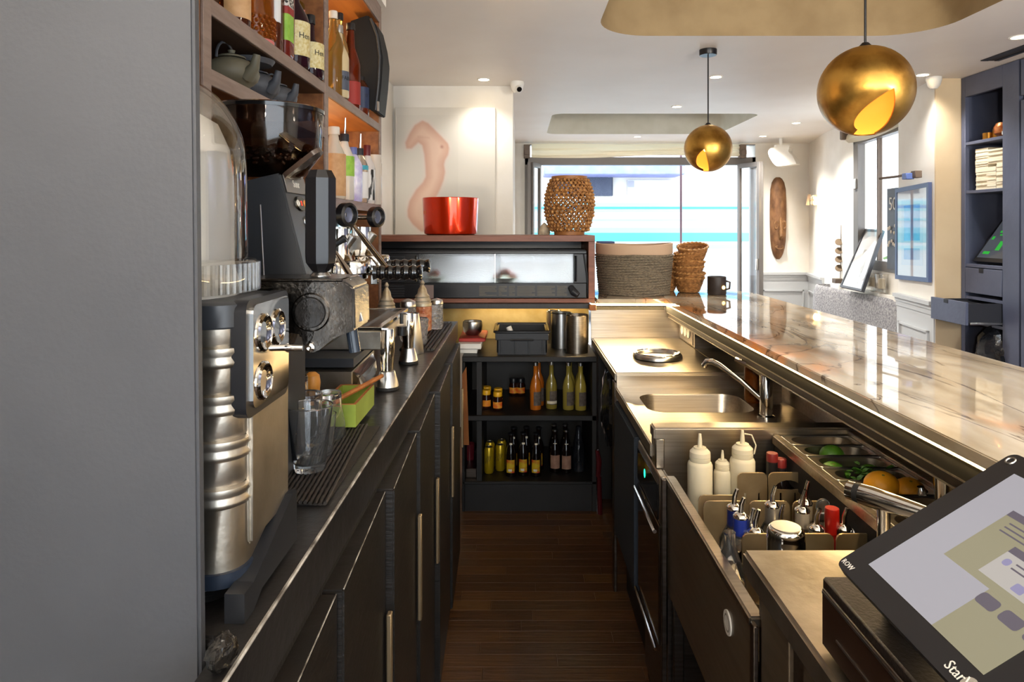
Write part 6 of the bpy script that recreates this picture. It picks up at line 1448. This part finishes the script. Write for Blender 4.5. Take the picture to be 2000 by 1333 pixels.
b.mesh(fr1 + bk, [list(range(n))[::-1], [n + i for i in range(n)]] + [[i, (i + 1) % n, n + (i + 1) % n, n + i] for i in range(n)]); bmesh.ops.recalc_face_normals(b.m, faces=b.m.faces[:]); bmesh.ops.bevel(b.m, geom=b.m.edges[:], offset=.006, segments=2, affect='EDGES'); b.obj('cabinet', m_white, t)
b = B(); b.box(X_(1516, Yq) + .02, X_(1545, Yq), Yq + .05, Yq + .12, Z_(290, Yq), Z_(282, Yq)); b.tube([(X_(1530, Yq), Yq + .08, Z_(288, Yq)), (X_(1530, Yq), Yq + .08, ZC)], .02, 10); b.obj('bracket', m_white, t)
t = thing('wall_sconce', 'small square sconce lamp on the far right wall', 'lamp', (3.55, 8.1, 1.85))
Yq = 8.2; b = B(); b.box(X_(1588, Yq), X_(1600, Yq) + .03, Yq + .0, Yq + .08, Z_(401, Yq), Z_(381, Yq), .012, 2); b.obj('housing', M('sconce_cream', '#e6d6b8', .5), t)
b = B(); xx = X_(1579, Yq); b.mesh([q(1574, 401, Yq), q(1581, 401, Yq), q(1581, 390, Yq), q(1584, 380, Yq), q(1578, 380, Yq), q(1576, 391, Yq)], [[0, 1, 2, 3, 4, 5]])
r_ = bmesh.ops.extrude_face_region(b.m, geom=b.m.faces[:])
for v in r_['geom']:
    if isinstance(v, bmesh.types.BMVert): v.co.y += .02
b.obj('switch_blade', m_brownm, t, smooth=0)
b = B(); b.tube([q(1582, 391, Yq), q(1589, 391, Yq)], .008, 6); b.obj('arm', m_brownm, t)
lamp('sconce_light', 'POINT', (X_(1594, 8.1), 8.1, 1.80), 1.2, WARM, .03)

# ---------------------------------------------------------------- right side: sofa, ledge items, pictures
t = thing('banquette', 'grey boucle sofa back curving along the window bay', 'sofa', (3.15, 6.4, 0))
b = B(); V = []; Fs = []; pr = [(-.015, .42), (-.02, .60), (-.015, .80), (.0, .88), (.012, .91), (.025, .915), (.035, .89), (.038, .42)]
pa = [(3.36, 7.36), (3.28, 7.38), (3.19, 7.34), (3.15, 7.2)] + [(3.148, 7.1 - 1.45 * i / 8) for i in range(9)]
def offs(pts, i, d):
    a = Vector(pts[max(0, i - 1)]); e = Vector(pts[min(len(pts) - 1, i + 1)]); tt = (e - a).normalized(); nn = Vector((-tt.y, tt.x)); return Vector(pts[i]) + nn * d
for i in range(len(pa)):
    for d, z in pr: p = offs(pa, i, d); V.append((p.x, p.y, z))
m_ = len(pr)
for i in range(len(pa) - 1):
    for j in range(m_ - 1): a = i * m_ + j; Fs.append([a, a + 1, a + m_ + 1, a + m_])
Fs += [list(range(m_)), [(len(pa) - 1) * m_ + j for j in range(m_)][::-1]]
b.mesh(V, Fs); b.obj('back_cushion', m_fabric, t, smooth=60)
b = B(); b.box(2.6, 3.12, 5.7, 7.2, .15, .44, .04, 3); b.obj('seat', m_fabric, t)
# wire sculpture with discs
Yw = 7.2; t = thing('disc_sculpture', 'thin standing sculpture of four tilted bronze discs on a rod', 'ornament', (X_(1638, Yw), Yw, .94))
b = B(); b.tube([(X_(1641, Yw), Yw, .94), (X_(1643, Yw), Yw, Z_(440, Yw))], .004, 6); b.box(X_(1630, Yw) - .01, X_(1648, Yw), Yw - .04, Yw + .04, .935, .985, .004); b.obj('stand', m_brownm, t)
for py in (473, 490, 507, 524):
    b = B(); x, z = X_(1639, Yw), Z_(py, Yw); b.T = Matrix.Translation((x, Yw, z)) @ Matrix.Rotation(R(-30), 4, 'Y') @ Matrix.Rotation(R(50), 4, 'X'); b.lathe([(0, -.004), (.04, -.004), (.04, .004), (0, .004)], 18); b.obj('disc', M('bronze_disc', '#6a5a48', .4, .7), t)
# leaning framed drawing
def frame_quad(name, label, A, Bq, Cq, Dq, depth, fw, fm, parts, glassy=True):
    """A top-left, B top-right, C bottom-right, D bottom-left; real thickness behind"""
    A, Bq, Cq, Dq = map(Vector, (A, Bq, Cq, Dq)); nn = (Bq - A).cross(Dq - A).normalized()
    t = thing(name, label, 'picture', tuple(Dq))
    def P(u, v, d=0): return (A.lerp(Bq, u)).lerp(Dq.lerp(Cq, u), v) + nn * d
    wl = fw / (Bq - A).length; hl = fw / (Dq - A).length
    def slab(u0, u1, v0, v1, d0, d1, nm, mt, par):
        b = B(); q = [(u0, v0), (u1, v0), (u1, v1), (u0, v1)]; b.mesh([P(u, v, d0) for u, v in q] + [P(u, v, d1) for u, v in q], [[0, 1, 2, 3], [7, 6, 5, 4], [0, 4, 5, 1], [1, 5, 6, 2], [2, 6, 7, 3], [3, 7, 4, 0]]); return b.obj(nm, mt, par, smooth=0)
    for s in ((0, 1, 0, hl), (0, 1, 1 - hl, 1), (0, wl, hl, 1 - hl), (1 - wl, 1, hl, 1 - hl)): slab(*s, 0, depth, 'frame_bar', fm, t)
    mt = slab(wl, 1 - wl, hl, 1 - hl, depth * .35, depth * .5, 'mat_board', m_lwhite, t)
    for (u0, u1, v0, v1, mm) in parts: slab(u0, u1, v0, v1, depth * .30, depth * .345, 'print', mm, mt)
    if glassy: slab(wl, 1 - wl, hl, 1 - hl, depth * .12, depth * .2, 'glazing', m_pane2, t)
    return t
A = (X_(1689, 6.7), 6.7, Z_(447, 6.7)); Bb = (X_(1723, 6.25), 6.25, Z_(449, 6.25)); Cc = (X_(1682, 6.05) - .0, 6.05, Z_(569, 6.05)); Dd = (X_(1640, 6.5), 6.5, Z_(560, 6.5))
m_pencil = M('pencil_grey', '#8a8880', .7, col2='#c8c6be', nscale=14)
frame_quad('leaning_picture', 'dark framed pencil drawing leaning at a slant before the window', A, Bb, Cc, Dd, .03, .022, M('frame_charcoal', '#3c3e44', .4), [(.40, .68, .34, .72, m_pencil), (.30, .66, .72, .90, m_pencil)])
# hurricane glasses on the ledge
for k, (px, Y, lab) in enumerate(((1704, 6.2, 'clear hurricane glass left of two on the window ledge'), (1722, 6.0, 'clear hurricane glass right of two on the window ledge'))):
    x = X_(px, Y); t = thing('hurricane_glass', lab, 'glass', (x, Y, .94)); b = B(); b.lathe([(0, .0), (.035, 0), (.035, .006), (.01, .012), (.01, .03), (.05, .04), (.055, .05), (.055, .17), (.052, .17), (.05, .052), (0, .045)], 20, (x, Y, .94)); b.obj('bowl', m_dome, t)
    b = B(); b.lathe([(0, .046), (.028, .046), (.028, .13), (0, .13)], 16, (x, Y, .94)); b.obj('candle', m_cream, t)
# dark poster with flowers on the window
t = thing('window_poster', 'dark menu poster with white figures and flowers at the window', 'poster', (3.17, 5.8, 1.2))
b = B(); Pq = [along(5.98, -.015), along(5.70, -.015)]; b.mesh([(Pq[0][0], Pq[0][1], 1.16), (Pq[1][0], Pq[1][1], 1.16), (Pq[1][0], Pq[1][1], 1.86), (Pq[0][0], Pq[0][1], 1.86), (Pq[0][0] + .006, Pq[0][1], 1.16), (Pq[1][0] + .006, Pq[1][1], 1.16), (Pq[1][0] + .006, Pq[1][1], 1.86), (Pq[0][0] + .006, Pq[0][1], 1.86)], [[0, 1, 2, 3], [7, 6, 5, 4], [0, 4, 5, 1], [1, 5, 6, 2], [2, 6, 7, 3], [3, 7, 4, 0]]); b.obj('sheet', M('poster_dark', '#55565c', .5, col2='#44454b', nscale=4), t, smooth=0)
px_, py_ = along(5.86, -.018)
b = B(); b.text('50', .16, Matrix.Translation((px_, py_, 1.72)) @ Matrix.Rotation(R(-97), 4, 'Z') @ Matrix.Rotation(R(90), 4, 'X'), .001); b.obj('lettering', m_wht_txt, t, smooth=0)
b = B(); random.seed(4)
for k in range(14): b.sph((px_ - .004, py_ + random.uniform(-.08, .08), 1.45 + random.uniform(-.1, .1)), .016, 7, 4, (.2, 1, 1))
b.obj('printed_flowers', M('flower_print', '#c9bca8', .6), t)
# roman blind on the right window
b = B(); V = []; Fs = []; nx = 16; prof = [(0, 2.585), (-.05, 2.54), (-.07, 2.50), (-.03, 2.47), (-.08, 2.44), (-.09, 2.40), (-.03, 2.37)]
for i in range(nx + 1):
    u = i / nx; xx, yy = along(6.85 - u * 1.2)
    for j, (d, z) in enumerate(prof): V.append((xx - .01 + d * (1 + .25 * math.sin(5 * u + j)), yy, z - .03 * math.sin(PI * u) * j / 6))
for i in range(nx):
    for j in range(len(prof) - 1): a = i * len(prof) + j; Fs.append([a, a + 1, a + len(prof) + 1, a + len(prof)])
b.mesh(V, Fs); t = thing('roman_blind', 'cream roman blind bunched above the right-hand window', 'blind', (3.25, 6.2, 2.4)); b.obj('fabric', m_blind, t, smooth=60)
b = B(); xx, yy = along(6.84); b.box(xx - .12, xx - .02, yy - .03, yy + .03, 2.40, 2.52, .008); b.obj('end_bracket', m_brownm, t)
# framed picture on the pier with its picture light
def pier(s, d): # s: Y along the pier, d: out from it
    tt = (s - 5.0) / .62; return 3.03 + .10 * tt - d, s
Yf, Yn = 5.60, 5.09
a0, a1 = pier(5.615, .035), pier(5.08, .035)
m_blue = M('print_blue', '#5f9be0', .6, col2='#86b6ee', nscale=6); m_lb = M('print_pale', '#c9d2dc', .6)
frame_quad('framed_print', 'blue framed pale print with a blue rectangle on the pier', (X_(1748, 5.62), 5.62, Z_(369, 5.62)), (X_(1813, 4.99), 4.99, Z_(356, 4.99)), (X_(1813, 4.99), 4.99, Z_(552, 4.99)), (X_(1748, 5.62), 5.62, Z_(545, 5.62)), .024, .034, M('frame_blue', '#46547c', .4), [(.18, .82, .14, .84, m_lb), (.26, .74, .20, .58, m_blue), (.26, .74, .66, .78, m_blue)])
t = thing('picture_light', 'slim bronze picture light on an arm above the blue framed print', 'lamp', (3.0, 5.2, 1.9))
p = lambda px, py, Y: (X_(px, Y), Y, Z_(py, Y))
b = B(); b.box(X_(1787, 5.1) - .02, X_(1795, 5.1), 5.06, 5.12, Z_(348, 5.1), Z_(334, 5.1), .003); b.obj('head', m_brownm, t)
b = B(); b.tube([p(1787, 338, 5.12), p(1752, 345, 5.45), p(1718, 349, 5.6)], .010, 8); b.obj('arm', m_brownm, t)
b = B(); b.box(X_(1770, 5.1), X_(1786, 5.1), 5.10, 5.16, Z_(350, 5.1), Z_(338, 5.1), .003); b.obj('backplate', M('blue_plate', '#5f74b0', .4), t)

# ---------------------------------------------------------------- navy cabinet on the right
cb = thing('navy_cabinet', 'tall dark navy built-in cabinet with open shelves and drawers', 'cabinet', (3.4, 4.3, 0))
XC = 3.2; Yl, Yr_ = 4.886, 4.51
def cbox(nm, x0, x1, y0, y1, z0, z1, mm=m_navy, par=cb, bv=.002):
    b = B(); b.box(x0, x1, y0, y1, z0, z1, bv); return b.obj(nm, mm, par)
cbox('stile', XC, XC + .03, Yl, 4.93, 0, ZC - .003); cbox('stile', XC, XC + .03, 4.36, Yr_, 0, ZC - .003); cbox('head_rail', XC, XC + .03, Yr_, Yl, 2.455, ZC - .003)
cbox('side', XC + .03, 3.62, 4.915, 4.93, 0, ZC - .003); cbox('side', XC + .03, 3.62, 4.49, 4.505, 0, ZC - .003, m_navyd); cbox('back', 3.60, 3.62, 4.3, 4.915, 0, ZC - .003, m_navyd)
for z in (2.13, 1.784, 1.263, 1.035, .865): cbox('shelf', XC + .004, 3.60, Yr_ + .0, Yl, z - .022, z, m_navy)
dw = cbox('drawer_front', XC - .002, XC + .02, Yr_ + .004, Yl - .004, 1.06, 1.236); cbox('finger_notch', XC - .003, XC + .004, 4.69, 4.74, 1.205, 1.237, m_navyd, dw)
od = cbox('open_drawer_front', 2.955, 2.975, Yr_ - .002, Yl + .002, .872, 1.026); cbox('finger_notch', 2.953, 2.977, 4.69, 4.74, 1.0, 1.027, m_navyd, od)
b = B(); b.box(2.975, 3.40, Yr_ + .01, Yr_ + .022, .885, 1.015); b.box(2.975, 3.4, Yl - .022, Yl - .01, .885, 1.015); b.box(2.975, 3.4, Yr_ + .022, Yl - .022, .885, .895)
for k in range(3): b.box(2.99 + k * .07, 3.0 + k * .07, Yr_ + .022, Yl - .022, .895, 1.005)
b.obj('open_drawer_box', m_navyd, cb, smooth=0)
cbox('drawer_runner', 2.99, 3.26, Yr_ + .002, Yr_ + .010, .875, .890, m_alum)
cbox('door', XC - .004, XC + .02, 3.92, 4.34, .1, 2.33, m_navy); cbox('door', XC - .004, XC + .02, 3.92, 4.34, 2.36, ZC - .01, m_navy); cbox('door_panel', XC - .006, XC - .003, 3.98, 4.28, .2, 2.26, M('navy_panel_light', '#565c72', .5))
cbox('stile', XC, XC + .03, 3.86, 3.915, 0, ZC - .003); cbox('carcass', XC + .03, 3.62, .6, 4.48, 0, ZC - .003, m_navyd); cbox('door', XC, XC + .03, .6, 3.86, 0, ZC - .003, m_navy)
# contents
random.seed(8)
x, y, z = 3.30, 4.62, 2.1305
t = thing('copper_bowl', 'round hammered copper bowl on the top cabinet shelf', 'bowl', (x, y, z)); b = B(); b.lathe([(0, 0), (.03, 0), (.065, .03), (.07, .07), (.055, .10), (.052, .10), (.064, .07), (.06, .035), (0, .006)], 24, (x, y, z)); b.obj('shell', M('copper', '#b5602e', .3, .9, col2='#e0a070', nscale=20), t)
for k, (yy, zz, h_, lab) in enumerate(((4.74, 0, .05, 'short brass ring pot, leftmost on the top cabinet shelf'), (4.70, 0, .07, 'dark brass pot beside the copper bowl'))):
    b = B(); b.lathe([(0, 0), (.035, 0), (.036, h_), (.032, h_), (.032, .006), (0, .006)], 20, (3.28 + .03 * k, yy + .02 - k * .02, z)); b.thing('brass_pot', M('brass', '#a5742e', .3, .9), lab, 'pot')
b = B(); b.box(3.23, 3.30, 4.535, 4.57, z, z + .045, .012, 2); b.thing('folded_napkin', m_white, 'white folded napkin right of the copper bowl', 'napkin')
def stack(name, label, x0, x1, y0, y1, z0, z1):
    t = thing(name, label, 'paper stack', ((x0 + x1) / 2, (y0 + y1) / 2, z0)); n = max(3, int((z1 - z0) / .014)); 
    for i in range(n):
        b = B(); d = random.uniform(-.006, .006); za = z0 + (z1 - z0) * i / n; b.box(x0 + d, x1 + d, y0 + d, y1 + d, za + .0005, z0 + (z1 - z0) * (i + 1) / n, .001); b.obj('bundle', m_cream, t, smooth=0)
zs = 1.7845
stack('paper_stack', 'lower left pile of cream paper napkins in the cabinet', 3.24, 3.36, 4.70, 4.83, zs, zs + .12); stack('paper_stack', 'lower middle pile of cream paper, front of the shelf', 3.22, 3.34, 4.60, 4.69, zs, zs + .15); stack('paper_stack', 'lower right pile of cream paper beside the stile', 3.22, 3.36, 4.52, 4.595, zs, zs + .17)
stack('paper_stack', 'upper left pile of cream paper lying on the lower piles', 3.235, 3.36, 4.70, 4.83, zs + .122, zs + .29); stack('paper_stack', 'upper right pile of cream paper lying on the lower piles', 3.23, 3.36, 4.53, 4.695, zs + .172, zs + .27)
# tablet
A = (3.44, 4.72, 1.60); Bb = (3.44, 4.50, 1.60); Cc = (3.235, 4.56, 1.29); Dd = (3.235, 4.83, 1.29)
t = thing('order_tablet', 'dark tablet with green text tilted back in the cabinet', 'tablet', (3.3, 4.7, 1.264))
AA, BB, CC, DD = map(Vector, (A, (3.44, 4.515, 1.60), (3.235, 4.53, 1.285), (3.235, 4.86, 1.285))); AA = Vector((3.44, 4.83, 1.60)); BB = Vector((3.44, 4.53, 1.60))
nn = (BB - AA).cross(DD - AA).normalized()
if nn.x > 0: nn = -nn
def tq(u, v, d): return AA.lerp(BB, u).lerp(DD.lerp(CC, u), v) + nn * d
def tslab(nm, u0, u1, v0, v1, d0, d1, mm, par):
    b = B(); q = [(u0, v0), (u1, v0), (u1, v1), (u0, v1)]; b.mesh([tq(u, v, d0) for u, v in q] + [tq(u, v, d1) for u, v in q], [[0, 1, 2, 3], [7, 6, 5, 4], [0, 4, 5, 1], [1, 5, 6, 2], [2, 6, 7, 3], [3, 7, 4, 0]]); return b.obj(nm, mm, par, smooth=0)
tslab('housing', 0, 1, 0, 1, -.025, 0, m_blackp, t); ds = tslab('display', .06, .94, .05, .92, .0004, .001, M('tablet_dark', '#23262a', .12, emit='#5a5e66', estr=.25), t)
for u0, u1, v0, v1 in ((.45, .55, .06, .2), (.25, .8, .32, .37), (.3, .7, .4, .43), (.12, .2, .45, .52), (.45, .58, .55, .75), (.15, .35, .78, .84), (.62, .72, .58, .66)): tslab('green_text', u0, u1, v0, v1, .0011, .0014, m_grn_txt, ds)
b = B(); b.box(3.30, 3.36, 4.6, 4.8, 1.2635, 1.29, .003); b.obj('stand', m_blackp, t)
b = B(); b.lathe([(0, 0), (.02, 0), (.02, .11), (.012, .12), (0, .12)], 16, (3.24, 4.525, 1.2635)); b.thing('white_tube', m_white, 'white tube standing right of the dark tablet', 'tube')
crumple('bin_bag', 'shiny black bin bag bulging under the open drawer', 'bag', (3.24, 4.62, .62), .13, .15, .24, m_bag, 21)
b = B(); b.box(3.22, 3.40, 4.53, 4.85, .02, .40, .01); b.thing('waste_bin', m_blackp, 'black bin below the bulging bin bag', 'bin')

# ---------------------------------------------------------------- street scene outside
Yv = 11.5; t = thing('delivery_van', 'white van with turquoise stripes passing in the street', 'van', (2.0, 12.3, -.12))
m_van = M('van_white', '#c4d4da', .35); m_tq = M('van_turquoise', '#4ab4c8', .4); m_tq2 = M('van_light_blue', '#8ccad6', .4); m_bl = M('van_blue', '#3f8cc4', .4)
x0, x1 = X_(1020, Yv), X_(1500, Yv); zt_ = Z_(392, Yv)
b = B(); b.box(x0 - .6, x1 + .6, Yv, Yv + 1.9, .25, zt_, .06, 3); b.obj('body', m_van, t)
for (a, e, mm) in ((396, 403, m_tq2), (404, 409, m_bl), (410, 414, m_tq2), (428, 432, m_tq2), (445, 455, m_tq2), (455, 472, m_tq), (478, 486, m_tq2)):
    b = B(); b.box(x0 - .5, x1 + .5, Yv - .006, Yv + .01, Z_(e, Yv), Z_(a, Yv)); b.obj('stripe', mm, t, smooth=0)
for xx in (x0 + .4, x1 - .4):
    b = B(); b.lathe([(0, 0), (.2, 0), (.33, .01), (.34, .1), (.33, .2), (0, .2)], 24, (xx, .22, Yv + .02))
    for v in b.m.verts: v.co = Vector((v.co.x, v.co.z, v.co.y))
    b.obj('wheel', m_rubber, t)
t = thing('shopfront', 'pale stone shopfront across the street with awning and dark grille', 'building', (3, 15.9, -.1))
Yo = 15.98; b = B(); b.box(X_(1080, Yo), X_(1195, Yo), Yo - .04, Yo, Z_(383, Yo), Z_(346, Yo)); b.obj('grille_window', M('grille_dark', '#262a34', .5), t, smooth=0)
xa, xb, za, zb2 = X_(1080, Yo), X_(1195, Yo), Z_(383, Yo), Z_(346, Yo)
b = B(); k = 0
for i in range(34):
    for s in (1, -1):
        xx = xa + (xb - xa) * i / 33
        b.tube([(xx, Yo - .06, za + (0 if s > 0 else zb2 - za)), (min(max(xx + .44, xa), xb), Yo - .06, za + (zb2 - za if s > 0 else 0))], .016, 4)
o = b.obj('lattice', M('lattice_grey', '#5e6474', .5), t); o['kind'] = 'stuff'
b = B(); b.box(X_(1060, Yo), X_(1320, Yo), Yo - .9, Yo, Z_(347, Yo), Z_(328, Yo) + .05, .02); b.obj('awning', M('awning_lilac', '#8a90c0', .7, col2='#7a80b4', nscale=4), t)
b = B(); b.box(X_(1225, Yo), X_(1320, Yo), Yo - .03, Yo, Z_(382, Yo), Z_(352, Yo)); b.obj('panel', M('panel_pale', '#d8dae2', .6), t, smooth=0)
b = B(); b.box(X_(1226, Yo), X_(1238, Yo), Yo - .05, Yo - .02, Z_(366, Yo), Z_(354, Yo)); b.obj('crest', M('crest_grey', '#a8a8b0', .6), t, smooth=0)
b = B(); b.tube([(X_(1330, 9.4), 9.4, -.12), (X_(1330, 9.4), 9.4, 3.0)], .016, 10); b.thing('street_post', M('post_mauve', '#6e5560', .5), 'thin mauve post standing just outside the folding doors', 'post')
random.seed(12); b = B()
for k in range(260):
    p = Vector((random.uniform(3.75, 4.15), random.uniform(6.5, 7.4), random.uniform(.4, 1.22))); a = random.uniform(0, 6.28); l = .09
    b.mesh([p, p + Vector((l * math.cos(a), l * math.sin(a), .04)), p + Vector((l * 1.3 * math.cos(a + .4), l * 1.3 * math.sin(a + .4), 0)), p + Vector((l * .6 * math.cos(a + .8), l * .6 * math.sin(a + .8), -.02))], [[0, 1, 2, 3]])
t = thing('street_bush', 'green shrub outside the right-hand window', 'shrub', (3.9, 6.9, -.1)); b.obj('foliage', M('bush_green', '#7aa03c', .6, col2='#4a7a24', nscale=8), t, smooth=0, fixn=False)
b = B(); b.box(3.75, 4.15, 6.5, 7.4, -.1, .42, .02); b.obj('planter', m_white, t)
